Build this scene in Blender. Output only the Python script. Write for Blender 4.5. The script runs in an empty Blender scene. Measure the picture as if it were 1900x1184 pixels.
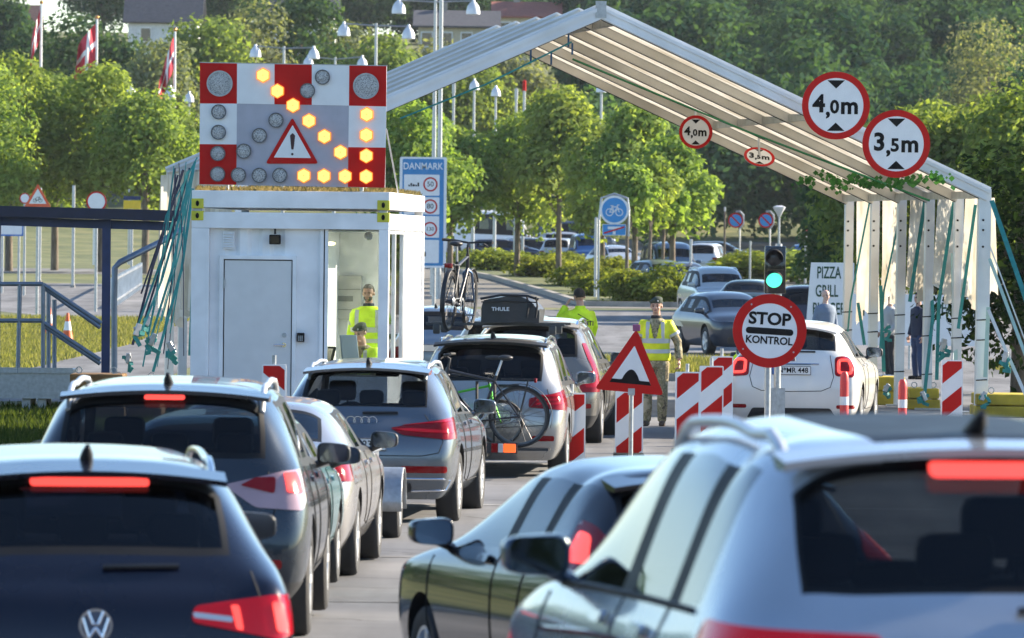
import bpy, bmesh, math, random
import numpy as np
from mathutils import Vector, Matrix
from mathutils.bvhtree import BVHTree
R = math.radians
rng = np.random.default_rng(7); random.seed(7)
scene = bpy.context.scene
COL = scene.collection

# ------------------------------------------------------------------ camera, sky, sun, exposure
F, CX, CY, HC, YH = 12000.0, 950.0, 592.0, 2.5, 455.0        # focal length in photo pixels, photo centre, eye height, horizon row
ROLL = R(0.6)
cam_rot = Matrix.Rotation(R(90) - math.atan((CY - YH) / F), 3, 'X') @ Matrix.Rotation(ROLL, 3, 'Z')
cd = bpy.data.cameras.new('camera'); cam = bpy.data.objects.new('camera', cd); COL.objects.link(cam)
cam.matrix_world = Matrix.Translation((0, 0, HC)) @ cam_rot.to_4x4()
cd.sensor_width = 36.0; cd.lens = F / 1900 * 36.0; cd.clip_start = 0.5; cd.clip_end = 6000
cd.dof.use_dof = True; cd.dof.focus_distance = 84.0; cd.dof.aperture_fstop = 8.0; cd.dof.aperture_blades = 9
scene.camera = cam

SUN_EL, SUN_AZ = 25.0, 24.0                                  # height of the sun; its bearing from +X towards +Y
tosun = Vector((math.cos(R(SUN_EL)) * math.cos(R(SUN_AZ)), math.cos(R(SUN_EL)) * math.sin(R(SUN_AZ)), math.sin(R(SUN_EL))))
w = bpy.data.worlds.new("World"); scene.world = w; w.use_nodes = True
nt = w.node_tree; bgn = nt.nodes['Background']; sky = nt.nodes.new('ShaderNodeTexSky')
sky.sky_type = 'NISHITA'; sky.sun_disc = False; sky.sun_elevation = R(SUN_EL); sky.sun_rotation = R(90 - SUN_AZ)
sky.air_density = 1.0; sky.dust_density = .12; sky.ozone_density = 3.0; sky.altitude = 20
nt.links.new(sky.outputs[0], bgn.inputs[0]); bgn.inputs[1].default_value = 0.095
sl = bpy.data.lights.new('sun', 'SUN'); sl.energy = 5.0; sl.angle = R(0.5); sl.color = (1.0, 0.86, 0.66)
so = bpy.data.objects.new('sun', sl); COL.objects.link(so); so.rotation_euler = tosun.to_track_quat('Z', 'Y').to_euler()
so.location = (60, 40, 60)
vs = scene.view_settings; vs.view_transform = 'Standard'; vs.look = 'None'; vs.exposure = 1.6; vs.gamma = 1.0; vs.use_curve_mapping = False
scene.cycles.use_denoising = True
scene.cycles.max_bounces = 8; scene.cycles.transparent_max_bounces = 24
scene.cycles.sample_clamp_indirect = 6

def at(px, py, d):
    """world point seen at photo pixel (px, py) at distance d along +Y"""
    v = cam_rot @ Vector(((px - CX) / F, -(py - CY) / F, -1.0))
    return Vector((0, 0, HC)) + v * (d / v.y)

# ------------------------------------------------------------------ terrain height
YK = [-150, 0, 14, 22, 30, 38, 43, 50, 62, 78, 90, 112, 160, 200, 260, 320, 375, 420, 470, 540, 640, 760, 1000, 2500]
ZK = [0.30, .30, .30, .22, 0.0, -.03, -.05, -.16, -.19, -.08, 0.0, 0.0, -.05, .30, .75, 1.2, 1.5, 3.0, 7.5, 14.0, 22.0, 27.0, 30.0, 34.0]
def gz(x, y):
    return float(np.interp(y, YK, ZK))

# ------------------------------------------------------------------ object helpers
def link(o, parent=None):
    COL.objects.link(o)
    if parent is not None: o.parent = parent
    return o
def tag(o, label=None, cat=None, group=None, kind=None):
    if label: o['label'] = label
    if cat: o['category'] = cat
    if group: o['group'] = group
    if kind: o['kind'] = kind
    return o
def thing(name, label, cat, loc=(0, 0, 0), rotz=0.0, group=None):
    o = bpy.data.objects.new(name, None); COL.objects.link(o); o.empty_display_size = .3
    o.location = loc; o.rotation_euler = (0, 0, rotz)
    return tag(o, label, cat, group)
def copy_tree(o, parent=None):
    c = o.copy(); COL.objects.link(c); c.parent = parent
    for ch in o.children: copy_tree(ch, c)
    return c
def obj(name, bm, m, parent=None, smooth=None):
    me = bpy.data.meshes.new(name)
    bmesh.ops.recalc_face_normals(bm, faces=bm.faces[:])
    bm.to_mesh(me); bm.free()
    for mm in (m if isinstance(m, (list, tuple)) else [m]): me.materials.append(mm)
    if smooth is not None:
        me.polygons.foreach_set('use_smooth', [True] * len(me.polygons))
        if smooth < 180: me.set_sharp_from_angle(angle=R(smooth))
    return link(bpy.data.objects.new(name, me), parent)
def mesh_np(name, V, Fq, m, parent=None, tint=None, smooth=False):
    """fast mesh from arrays: V (n,3), Fq (m,k) faces, tint per face"""
    V = np.asarray(V, np.float32); Fq = np.asarray(Fq, np.int32); n, k = Fq.shape
    me = bpy.data.meshes.new(name); me.vertices.add(len(V)); me.vertices.foreach_set('co', V.ravel())
    me.loops.add(n * k); me.loops.foreach_set('vertex_index', Fq.ravel())
    me.polygons.add(n); me.polygons.foreach_set('loop_start', np.arange(0, n * k, k, dtype=np.int32))
    me.update(calc_edges=True)
    if smooth: me.polygons.foreach_set('use_smooth', [True] * n)
    if tint is not None:
        a = me.attributes.new('tint', 'FLOAT', 'FACE'); a.data.foreach_set('value', np.asarray(tint, np.float32))
    me.materials.append(m); me.validate()
    return link(bpy.data.objects.new(name, me), parent)
def evaluated(me, mods):
    """apply a list of (type, settings) modifiers to a mesh and return the new mesh"""
    o = bpy.data.objects.new('work', me); COL.objects.link(o)
    for t, kw in mods:
        md = o.modifiers.new('m', t)
        for k, v in kw.items(): setattr(md, k, v)
    dg = bpy.context.evaluated_depsgraph_get(); dg.update()
    out = bpy.data.meshes.new_from_object(o.evaluated_get(dg), preserve_all_data_layers=True, depsgraph=dg)
    bpy.data.objects.remove(o)
    return out

# shapes added to a bmesh --------------------------------------------------------
def box(bm, c, s, rot=None, bev=0.0):
    m = Matrix.Translation(c) @ (rot.to_4x4() if rot is not None else Matrix.Identity(4)) @ Matrix.Diagonal((s[0], s[1], s[2], 1))
    r = bmesh.ops.create_cube(bm, size=1.0, matrix=m)
    if bev > 0:
        es = list({e for v in r['verts'] for e in v.link_edges})
        bmesh.ops.bevel(bm, geom=es, offset=bev, segments=2, affect='EDGES', profile=.5)
def bbox(bm, lo, hi, bev=0.0):
    box(bm, [(a + b) / 2 for a, b in zip(lo, hi)], [abs(b - a) for a, b in zip(lo, hi)], None, bev)
def frame_of(d):
    d = d.normalized(); u = d.cross(Vector((0, 0, 1)))
    if u.length < 1e-4: u = Vector((1, 0, 0))
    u.normalize(); return u, d.cross(u).normalized()
def tube(bm, pts, r, seg=8, cap=True, ry=None):
    """round tube along points; r a number or a list; returns nothing"""
    pts = [Vector(p) for p in pts]; n = len(pts); rr = r if isinstance(r, (list, tuple)) else [r] * n
    rings = []; pu = None
    for i, p in enumerate(pts):
        d = (pts[min(i + 1, n - 1)] - pts[max(i - 1, 0)])
        u, v = frame_of(d)
        if pu is not None and u.dot(pu) < 0: u, v = -u, -v
        pu = u; q = 1.0 if ry is None else ry
        rings.append([bm.verts.new(p + u * (rr[i] * math.cos(2 * math.pi * k / seg)) + v * (rr[i] * q * math.sin(2 * math.pi * k / seg))) for k in range(seg)])
    for a, b in zip(rings, rings[1:]):
        for k in range(seg): bm.faces.new((a[k], a[(k + 1) % seg], b[(k + 1) % seg], b[k]))
    if cap and seg > 2:
        bm.faces.new(rings[0][::-1]); bm.faces.new(rings[-1])
def beam(bm, p0, p1, wd, ht, up=(0, 0, 1)):
    """rectangular bar from p0 to p1, wd sideways, ht along 'up'"""
    p0, p1 = Vector(p0), Vector(p1); d = (p1 - p0).normalized(); s = d.cross(Vector(up))
    if s.length < 1e-4: s = Vector((1, 0, 0))
    s.normalize(); t = s.cross(d).normalized(); vs_ = []
    for p in (p0, p1):
        vs_.append([bm.verts.new(p + s * (a * wd / 2) + t * (b * ht / 2)) for a, b in ((-1, -1), (1, -1), (1, 1), (-1, 1))])
    a, b = vs_
    for k in range(4): bm.faces.new((a[k], a[(k + 1) % 4], b[(k + 1) % 4], b[k]))
    bm.faces.new(a[::-1]); bm.faces.new(b)
def lathe(bm, prof, seg=24, M=None, closed=True):
    """spin a profile of (r, h) about local Z, then transform by M"""
    M = M or Matrix.Identity(4); rings = []
    for r, h in prof:
        if r < 1e-6: rings.append([bm.verts.new(M @ Vector((0, 0, h)))])
        else: rings.append([bm.verts.new(M @ Vector((r * math.cos(2 * math.pi * k / seg), r * math.sin(2 * math.pi * k / seg), h))) for k in range(seg)])
    for a, b in zip(rings, rings[1:]):
        if len(a) == 1 and len(b) == 1: continue
        for k in range(seg):
            k2 = (k + 1) % seg
            if len(a) == 1: bm.faces.new((a[0], b[k], b[k2]))
            elif len(b) == 1: bm.faces.new((a[k], a[k2], b[0]))
            else: bm.faces.new((a[k], a[k2], b[k2], b[k]))
    if closed:
        for rg in (rings[0], rings[-1]):
            if len(rg) > 2: bm.faces.new(rg)
def ball(bm, c, r, sub=2, sc=(1, 1, 1), rot=None):
    m = Matrix.Translation(c) @ (rot.to_4x4() if rot is not None else Matrix.Identity(4)) @ Matrix.Diagonal((r * sc[0], r * sc[1], r * sc[2], 1))
    bmesh.ops.create_icosphere(bm, subdivisions=sub, radius=1.0, matrix=m)
def prism(bm, pts2, d0, d1, M=None):
    """flat outline (u, v) extruded from depth d0 to d1; local axes x=u, z=v, y=depth"""
    M = M or Matrix.Identity(4)
    a = [bm.verts.new(M @ Vector((u, d0, v))) for u, v in pts2]; b = [bm.verts.new(M @ Vector((u, d1, v))) for u, v in pts2]
    n = len(pts2)
    for k in range(n): bm.faces.new((a[k], a[(k + 1) % n], b[(k + 1) % n], b[k]))
    bm.faces.new(a[::-1]); bm.faces.new(b)
def circle2(cx, cz, r, n=32, a0=0.0): return [(cx + r * math.cos(2 * math.pi * k / n + a0), cz + r * math.sin(2 * math.pi * k / n + a0)) for k in range(n)]
def rrect2(x0, z0, x1, z1, r, n=5):
    out = []
    for cx, cz, a in ((x1 - r, z1 - r, 0), (x0 + r, z1 - r, 90), (x0 + r, z0 + r, 180), (x1 - r, z0 + r, 270)):
        for k in range(n + 1): out.append((cx + r * math.cos(R(a + 90 * k / n)), cz + r * math.sin(R(a + 90 * k / n))))
    return out
def rpoly2(P, r, n=4):
    """polygon with rounded corners"""
    out = []; m = len(P)
    for i in range(m):
        p, a, b = Vector(P[i]), Vector(P[i - 1]), Vector(P[(i + 1) % m])
        da, db = (a - p), (b - p); t = min(r, da.length * .45, db.length * .45)
        q0, q1 = p + da.normalized() * t, p + db.normalized() * t
        for k in range(n + 1):
            s = k / n; out.append(tuple(q0 * (1 - s) ** 2 + p * (2 * s * (1 - s)) + q1 * s * s))
    return out
def ring2(bm, outer, inner, d0, d1, M=None):
    """flat ring between two outlines with the same number of points"""
    M = M or Matrix.Identity(4); n = len(outer)
    O0, I0, O1, I1 = [[bm.verts.new(M @ Vector((u, d, v))) for u, v in P] for P, d in ((outer, d0), (inner, d0), (outer, d1), (inner, d1))]
    for k in range(n):
        j = (k + 1) % n
        for q in ((O0[k], O0[j], I0[j], I0[k]), (O1[k], I1[k], I1[j], O1[j]), (O0[k], O1[k], O1[j], O0[j]), (I0[k], I0[j], I1[j], I1[k])): bm.faces.new(q)
def text_part(name, s, size, M, m, parent, bold=0.0, depth=.003, sx=1.0, align='CENTER'):
    """raised lettering as a mesh; M places it: x right, z up, facing -y"""
    cu = bpy.data.curves.new('t', 'FONT'); cu.body = s; cu.size = size; cu.align_x = align; cu.align_y = 'CENTER'
    cu.offset = bold * size; cu.extrude = depth; cu.resolution_u = 4
    o = bpy.data.objects.new('t', cu); COL.objects.link(o); dg = bpy.context.evaluated_depsgraph_get(); dg.update()
    me = bpy.data.meshes.new_from_object(o.evaluated_get(dg), depsgraph=dg); bpy.data.objects.remove(o); me.name = name
    me.transform(M @ Matrix.Rotation(R(90), 4, 'X') @ Matrix.Diagonal((sx, 1, 1, 1)))
    me.materials.clear(); me.materials.append(m)
    return link(bpy.data.objects.new(name, me), parent)
# ------------------------------------------------------------------ materials
MATS = {}
def mat(name, col, rough=.5, metal=0.0, coat=0.0, emit=0.0, ecol=None, var=.06, scale=6.0, bump=0.0, bscale=40.0, spec=.5, trans=0.0):
    """principled surface with a slight procedural unevenness of colour, gloss and relief"""
    if name in MATS: return MATS[name]
    m = bpy.data.materials.new(name); m.use_nodes = True; nt = m.node_tree; b = nt.nodes['Principled BSDF']; L = nt.links.new
    tc = nt.nodes.new('ShaderNodeTexCoord'); nz = nt.nodes.new('ShaderNodeTexNoise'); nz.inputs['Scale'].default_value = scale; nz.inputs['Detail'].default_value = 5
    L(tc.outputs['Object'], nz.inputs['Vector'])
    mr = nt.nodes.new('ShaderNodeMapRange'); mr.inputs[1].default_value = .3; mr.inputs[2].default_value = .7; mr.inputs[3].default_value = 1 - var * 1.6; mr.inputs[4].default_value = 1 + var
    L(nz.outputs[0], mr.inputs[0])
    vm = nt.nodes.new('ShaderNodeVectorMath'); vm.operation = 'SCALE'; vm.inputs[0].default_value = col[:3]; L(mr.outputs[0], vm.inputs['Scale'])
    L(vm.outputs[0], b.inputs['Base Color'])
    rr = nt.nodes.new('ShaderNodeMapRange'); rr.inputs[3].default_value = max(.02, rough * .8); rr.inputs[4].default_value = min(1, rough * 1.2); L(nz.outputs[0], rr.inputs[0]); L(rr.outputs[0], b.inputs['Roughness'])
    b.inputs['Metallic'].default_value = metal; b.inputs['Coat Weight'].default_value = coat; b.inputs['Coat Roughness'].default_value = .04
    b.inputs['Specular IOR Level'].default_value = spec
    if emit: b.inputs['Emission Color'].default_value = (*(ecol or col)[:3], 1); b.inputs['Emission Strength'].default_value = emit
    if trans: b.inputs['Transmission Weight'].default_value = trans
    if bump:
        n2 = nt.nodes.new('ShaderNodeTexNoise'); n2.inputs['Scale'].default_value = bscale; n2.inputs['Detail'].default_value = 4; L(tc.outputs['Object'], n2.inputs['Vector'])
        bp = nt.nodes.new('ShaderNodeBump'); bp.inputs['Strength'].default_value = bump; bp.inputs['Distance'].default_value = .02; L(n2.outputs[0], bp.inputs['Height']); L(bp.outputs[0], b.inputs['Normal'])
    MATS[name] = m; return m
def paint(name, col, metal=.35, rough=.32, dirt=.05):
    return mat('paint_' + name, col, rough, metal, .85, var=dirt, scale=2.5, spec=.15)
def glass(name, tint, refl=1.0):
    if name in MATS: return MATS[name]
    m = bpy.data.materials.new(name); m.use_nodes = True; nt = m.node_tree; nt.nodes.clear(); L = nt.links.new
    out = nt.nodes.new('ShaderNodeOutputMaterial'); mx = nt.nodes.new('ShaderNodeMixShader'); tr = nt.nodes.new('ShaderNodeBsdfTransparent'); gl = nt.nodes.new('ShaderNodeBsdfGlossy')
    tr.inputs[0].default_value = (*tint, 1); gl.inputs['Roughness'].default_value = .015; gl.inputs[0].default_value = (.93, .96, 1.0, 1)
    fr = nt.nodes.new('ShaderNodeFresnel'); fr.inputs[0].default_value = 1.52
    ge = nt.nodes.new('ShaderNodeNewGeometry')
    ml = nt.nodes.new('ShaderNodeMath'); ml.operation = 'MULTIPLY'; ml.inputs[1].default_value = refl; ml.use_clamp = True; L(fr.outputs[0], ml.inputs[0])
    L(ml.outputs[0], mx.inputs[0]); L(tr.outputs[0], mx.inputs[1]); L(gl.outputs[0], mx.inputs[2]); L(mx.outputs[0], out.inputs[0])
    MATS[name] = m; return m
def leaf_mat(name, dark, light, trans=.45):
    if name in MATS: return MATS[name]
    m = bpy.data.materials.new(name); m.use_nodes = True; nt = m.node_tree; nt.nodes.clear(); L = nt.links.new
    out = nt.nodes.new('ShaderNodeOutputMaterial'); at_ = nt.nodes.new('ShaderNodeAttribute'); at_.attribute_name = 'tint'
    oi = nt.nodes.new('ShaderNodeObjectInfo')
    rp = nt.nodes.new('ShaderNodeMix'); rp.data_type = 'RGBA'; rp.inputs['A'].default_value = (*dark, 1); rp.inputs['B'].default_value = (*light, 1)
    L(at_.outputs['Fac'], rp.inputs['Factor'])
    hs = nt.nodes.new('ShaderNodeHueSaturation'); mr = nt.nodes.new('ShaderNodeMapRange'); mr.inputs[3].default_value = .485; mr.inputs[4].default_value = .515
    L(oi.outputs['Random'], mr.inputs[0]); L(mr.outputs[0], hs.inputs['Hue']); L(rp.outputs['Result'], hs.inputs['Color'])
    df = nt.nodes.new('ShaderNodeBsdfDiffuse'); tl = nt.nodes.new('ShaderNodeBsdfTranslucent'); mx = nt.nodes.new('ShaderNodeMixShader'); mx.inputs[0].default_value = trans
    gm = nt.nodes.new('ShaderNodeMix'); gm.data_type = 'RGBA'; gm.blend_type = 'MULTIPLY'; gm.inputs['Factor'].default_value = 1; gm.inputs['B'].default_value = (1.5, 1.5, .55, 1)
    L(hs.outputs[0], gm.inputs['A']); L(gm.outputs['Result'], tl.inputs[0]); L(hs.outputs[0], df.inputs[0])
    L(df.outputs[0], mx.inputs[1]); L(tl.outputs[0], mx.inputs[2]); L(mx.outputs[0], out.inputs[0])
    MATS[name] = m; return m
def ramp_mat(name, stops, scale, rough=.9, detail=6, bump=0.0, coord='Object', kind='noise', stretch=(1, 1, 1), dist=0.0):
    """colour ramp over noise / voronoi: asphalt, grass, camouflage, bark"""
    if name in MATS: return MATS[name]
    m = bpy.data.materials.new(name); m.use_nodes = True; nt = m.node_tree; b = nt.nodes['Principled BSDF']; L = nt.links.new
    tc = nt.nodes.new('ShaderNodeTexCoord'); mp = nt.nodes.new('ShaderNodeMapping'); mp.inputs['Scale'].default_value = stretch; L(tc.outputs[coord], mp.inputs[0])
    if kind == 'noise':
        nz = nt.nodes.new('ShaderNodeTexNoise'); nz.inputs['Detail'].default_value = detail; nz.inputs['Distortion'].default_value = dist
    else: nz = nt.nodes.new('ShaderNodeTexVoronoi')
    nz.inputs['Scale'].default_value = scale; L(mp.outputs[0], nz.inputs['Vector'])
    cr = nt.nodes.new('ShaderNodeValToRGB'); e = cr.color_ramp.elements
    while len(e) < len(stops): e.new(.5)
    for q, (p, c) in zip(e, stops): q.position = p; q.color = (*c, 1)
    L(nz.outputs[0], cr.inputs[0]); L(cr.outputs[0], b.inputs['Base Color']); b.inputs['Roughness'].default_value = rough
    if bump:
        n2 = nt.nodes.new('ShaderNodeTexNoise'); n2.inputs['Scale'].default_value = scale * 9; n2.inputs['Detail'].default_value = 5; L(tc.outputs[coord], n2.inputs['Vector'])
        bp = nt.nodes.new('ShaderNodeBump'); bp.inputs['Strength'].default_value = bump; bp.inputs['Distance'].default_value = .03; L(n2.outputs[0], bp.inputs['Height']); L(bp.outputs[0], b.inputs['Normal'])
    MATS[name] = m; return m

WHITE = mat('white_paint', (.86, .87, .89), .45, var=.10, scale=2.2, bump=.03)
SIGNW = mat('sign_white', (.78, .79, .81), .4, var=.03)
SIGNR = mat('sign_red', (.52, .010, .008), .5, var=.05, spec=.15)
SIGNB = mat('sign_blue', (.02, .14, .48), .4, var=.05)
SIGNG = mat('sign_grey', (.40, .40, .47), .45, var=.05)
BLACK = mat('black_print', (.008, .008, .009), .6, spec=.12)
TRIM = mat('window_trim', (.010, .011, .013), .55, spec=.2)
RUBBER = mat('rubber', (.022, .022, .024), .75, bump=.2, bscale=60)
PLASTIC = mat('black_plastic', (.022, .023, .026), .5, bump=.05, bscale=200)
GLOSSBLACK = mat('gloss_black', (.01, .01, .012), .12, coat=.6)
CHROME = mat('chrome', (.75, .77, .8), .12, 1.0)
STEEL = mat('galvanised_steel', (.42, .44, .46), .42, .75, var=.12, scale=18)
ALU = mat('aluminium', (.66, .68, .71), .35, .6, var=.1, scale=4)
INTERIOR = mat('dark_interior', (.018, .02, .026), .85)
SEATM = mat('seat_fabric', (.014, .016, .022), .9)
DARK = mat('underside_black', (.01, .01, .011), .9)
YELLOWC = mat('yellow_casting', (.62, .58, .04), .45, var=.15)
NAVY = mat('navy_steel', (.018, .035, .11), .5, .1, var=.15)
GLASSD = glass('privacy_glass', (.06, .07, .10), .6)
GLASSM = glass('tinted_glass', (.42, .47, .50))
GLASSC = glass('clear_glass', (.86, .90, .90))
GLASSW = glass('windscreen_glass', (.74, .79, .80), .7)
REDLENS = mat('red_lens', (.24, .003, .006), .15, coat=.35, spec=.2)
REDGLOW = mat('red_tail_glow', (.26, .002, .012), .15, coat=.35, spec=.2, emit=.07, ecol=(1, .02, .03))
REDLIT = mat('red_lit', (.5, .02, .02), .2, emit=.64, ecol=(1, .075, .06))
CLEARLENS = mat('clear_lens', (.62, .64, .66), .1, .2, coat=1.0)
AMBERLENS = mat('amber_lens', (.7, .16, .02), .15, coat=1.0)
PLATEW = mat('plate_white', (.72, .73, .74), .35)
SKIN = mat('skin', (.52, .30, .22), .5, var=.08, scale=20)
HAIRD = mat('dark_hair', (.018, .014, .012), .6, bump=.5, bscale=160)
EYE = mat('eye', (.03, .02, .016), .2)
LIPS = mat('lips', (.34, .13, .11), .5)
HIVIS = mat('hi_vis_yellow', (.66, .92, .015), .65, var=.14, scale=6, bump=.9, bscale=8)
HIVISY = mat('hi_vis_lemon', (.78, .80, .015), .65, var=.14, scale=6, bump=.9, bscale=8)
REFLECT = mat('reflective_grey', (.50, .52, .52), .35, var=.08)
NAVYC = mat('navy_cloth', (.018, .024, .05), .85, bump=.3, bscale=30)
BERET = mat('green_beret', (.045, .06, .045), .95, bump=.2, bscale=60)
CAMO = ramp_mat('camouflage', [(.36, (.08, .07, .045)), (.44, (.34, .28, .17)), (.54, (.20, .18, .09)), (.62, (.46, .39, .26))], 11, .9, detail=2, bump=.25)
BOOT = mat('boot_leather', (.07, .045, .03), .7, bump=.2)
TEAL = mat('teal_strap', (.02, .22, .21), .7, var=.15, scale=10)
BARK = ramp_mat('bark', [(.3, (.07, .055, .04)), (.7, (.22, .18, .14))], 3, .95, bump=.6, stretch=(3, 3, .6))
# ------------------------------------------------------------------ ground, roads, vegetation, houses
GRASS = ramp_mat('grass', [(.25, (.035, .05, .014)), (.5, (.09, .11, .03)), (.75, (.20, .18, .07))], .45, 1.0, bump=.8)
ASPH = ramp_mat('asphalt', [(.3, (.10, .103, .115)), (.55, (.155, .157, .168)), (.75, (.20, .20, .205))], .35, .88, detail=9, bump=.35)
def worn_asphalt():
    nt = ASPH.node_tree; L = nt.links.new; b = nt.nodes['Principled BSDF']; cr = next(n for n in nt.nodes if n.type == 'VALTORGB'); tc = next(n for n in nt.nodes if n.type == 'TEX_COORD')
    mp = nt.nodes.new('ShaderNodeMapping'); mp.inputs['Scale'].default_value = (1.3, .10, 1); L(tc.outputs['Object'], mp.inputs[0])
    n1 = nt.nodes.new('ShaderNodeTexNoise'); n1.inputs['Scale'].default_value = 1.0; n1.inputs['Detail'].default_value = 8; L(mp.outputs[0], n1.inputs['Vector'])
    m1 = nt.nodes.new('ShaderNodeMapRange'); m1.inputs[1].default_value = .35; m1.inputs[2].default_value = .62; m1.inputs[3].default_value = .62; m1.inputs[4].default_value = 1.12; L(n1.outputs[0], m1.inputs[0])
    nd = nt.nodes.new('ShaderNodeTexNoise'); nd.inputs['Scale'].default_value = .9; nd.inputs['Detail'].default_value = 5; L(tc.outputs['Object'], nd.inputs['Vector'])
    mxv = nt.nodes.new('ShaderNodeVectorMath'); mxv.operation = 'MULTIPLY_ADD'; L(nd.outputs['Color'], mxv.inputs[0]); mxv.inputs[1].default_value = (1.6, 1.6, 0); L(tc.outputs['Object'], mxv.inputs[2])
    vo = nt.nodes.new('ShaderNodeTexVoronoi'); vo.feature = 'DISTANCE_TO_EDGE'; vo.inputs['Scale'].default_value = .28; L(mxv.outputs[0], vo.inputs['Vector'])
    m2 = nt.nodes.new('ShaderNodeMapRange'); m2.inputs[1].default_value = .003; m2.inputs[2].default_value = .012; m2.inputs[3].default_value = .45; m2.inputs[4].default_value = 1.0; L(vo.outputs['Distance'], m2.inputs[0])
    mu = nt.nodes.new('ShaderNodeMath'); mu.operation = 'MULTIPLY'; L(m1.outputs[0], mu.inputs[0]); L(m2.outputs[0], mu.inputs[1])
    vm = nt.nodes.new('ShaderNodeVectorMath'); vm.operation = 'SCALE'; L(cr.outputs[0], vm.inputs[0]); L(mu.outputs[0], vm.inputs['Scale']); L(vm.outputs[0], b.inputs['Base Color'])
worn_asphalt()
PAVED = ramp_mat('worn_paving', [(.3, (.10, .095, .09)), (.55, (.16, .15, .135)), (.78, (.21, .20, .15))], .5, .92, detail=9, bump=.35)
CONC = ramp_mat('kerb_concrete', [(.3, (.22, .21, .19)), (.7, (.36, .34, .31))], 3, .9, bump=.3)

def ysamples(y0, y1, step=6.0):
    s = set([y0, y1] + [k for k in YK if y0 < k < y1]); y = y0
    while y < y1: s.add(y); y += step
    return sorted(s)
def sheet(name, knots, dz, m, kind='structure', nx=2, wob=0.0):
    """strip of ground given as [(y, x0, x1), ...]"""
    ys = ysamples(knots[0][0], knots[-1][0]); K = np.array(knots, float); bm = bmesh.new(); rows = []
    for y in ys:
        a, b = np.interp(y, K[:, 0], K[:, 1]), np.interp(y, K[:, 0], K[:, 2])
        a += wob * math.sin(y * 1.7) * .5; b += wob * math.sin(y * 2.3 + 1)
        rows.append([bm.verts.new((a + (b - a) * k / nx, y, gz(0, y) + dz)) for k in range(nx + 1)])
    for r0, r1 in zip(rows, rows[1:]):
        for k in range(nx): bm.faces.new((r0[k], r0[k + 1], r1[k + 1], r1[k]))
    o = obj(name, bm, m)
    if kind: tag(o, kind=kind)
    return o
bm = bmesh.new(); rows = []
for y in ysamples(-150, 1000, 40):
    rows.append([bm.verts.new((x, y, gz(0, y))) for x in (-420, -300, -120, -40, -12, 0, 12, 40, 120, 300, 420)])
for r0, r1 in zip(rows, rows[1:]):
    for k in range(10): bm.faces.new((r0[k], r0[k + 1], r1[k + 1], r1[k]))
tag(obj('ground', bm, GRASS), kind='structure')
sheet('road', [(-60, -5.5, 60), (20, -5.2, 40), (60, -4.9, 12), (112, -4.6, 10.5), (125, -4.6, 14), (160, -5, 40), (212, -6, 60)], .004, ASPH)
sheet('side_road', [(100, -9.3, -6.2), (150, -10.2, -6.6), (190, -13, -7.4), (226, -24, -8.2), (240, -80, -8.6), (262, -120, -9)], .006, ASPH)
sheet('far_road', [(292, -200, -9.4), (312, -200, -9.4)], .006, ASPH)
sheet('car_park', [(216, -8, 60), (300, -7.5, 60), (416, -7, 60)], .005, PAVED)
sheet('traffic_island', [(121, 1.6, 4.6), (128, 1.2, 5.4), (136, 1.8, 5.0)], .12, GRASS)
sheet('planting_bed', [(220, 2.6, 7.2), (245, 1.6, 6.6), (290, -.6, 4.6), (325, -3.2, 3.6), (345, -4.2, 2.5)], .13, GRASS)
bm = bmesh.new()
for (xa, ya), (xb, yb) in zip([(7.3, 219.6), (2.4, 219.6), (1.3, 245), (-.9, 290), (-3.5, 325)], [(2.4, 219.6), (1.3, 245), (-.9, 290), (-3.5, 325), (-4.6, 346)]):
    beam(bm, (xa, ya, gz(0, ya) + .08), (xb, yb, gz(0, yb) + .08), .25, .2)
tag(obj('kerb', bm, CONC), kind='structure')
bm = bmesh.new()
for (xa, ya), (xb, yb) in zip([(1.5, 120.8), (1.0, 128), (1.6, 136.3)], [(1.0, 128), (1.6, 136.3), (5.1, 136.3)]): beam(bm, (xa, ya, .06), (xb, yb, .06), .16, .16)
beam(bm, (1.4, 120.8, .06), (4.8, 120.8, .06), .16, .16)
tag(obj('island_kerb', bm, CONC), kind='structure')
# painted lane lines, worn
LINEW = ramp_mat('road_paint', [(.35, (.20, .20, .20)), (.6, (.55, .55, .54))], 2.2, .8, detail=8)
PATCH = ramp_mat('road_patch', [(.3, (.05, .052, .058)), (.7, (.24, .24, .245))], 1.1, .9, detail=8)
for k, (x0, y0, y1) in enumerate([(-.35, 24, 30), (-.30, 36, 42), (-.2, 48, 54)]):
    sheet('lane_line', [(y0, x0, x0 + .12), (y1, x0 + .1, x0 + .22)], .012, LINEW)
for k, y in enumerate((23.5, 26.2, 31, 35.5, 41, 47, 55, 66)):
    sheet('road_joint', [(y, -5.0, 4.5), (y + (.10 if k % 2 else .22), -5.0, 4.5)], .008, LINEW if k % 3 == 1 else PATCH)
# ------------------------------------------------------------------ foliage
LEAF_L = leaf_mat('lime_leaf', (.085, .15, .04), (.34, .42, .14), .5)
LEAF_M = leaf_mat('mixed_leaf', (.075, .125, .04), (.31, .37, .12), .5)
LEAF_D = leaf_mat('forest_leaf', (.022, .06, .040), (.085, .145, .07), .4)
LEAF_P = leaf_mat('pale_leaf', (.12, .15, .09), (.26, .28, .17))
LEAF_K = leaf_mat('shaded_leaf', (.010, .024, .010), (.03, .055, .016), .3)  # shade of backlit foliage put into a near-black leaf colour
SHRUB = leaf_mat('shrub_leaf', (.06, .10, .022), (.30, .34, .07))
STRAW = leaf_mat('straw', (.16, .12, .05), (.36, .30, .14), .3)
GRASSB = leaf_mat('grass_blade', (.09, .11, .035), (.27, .25, .12), .4)

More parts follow.
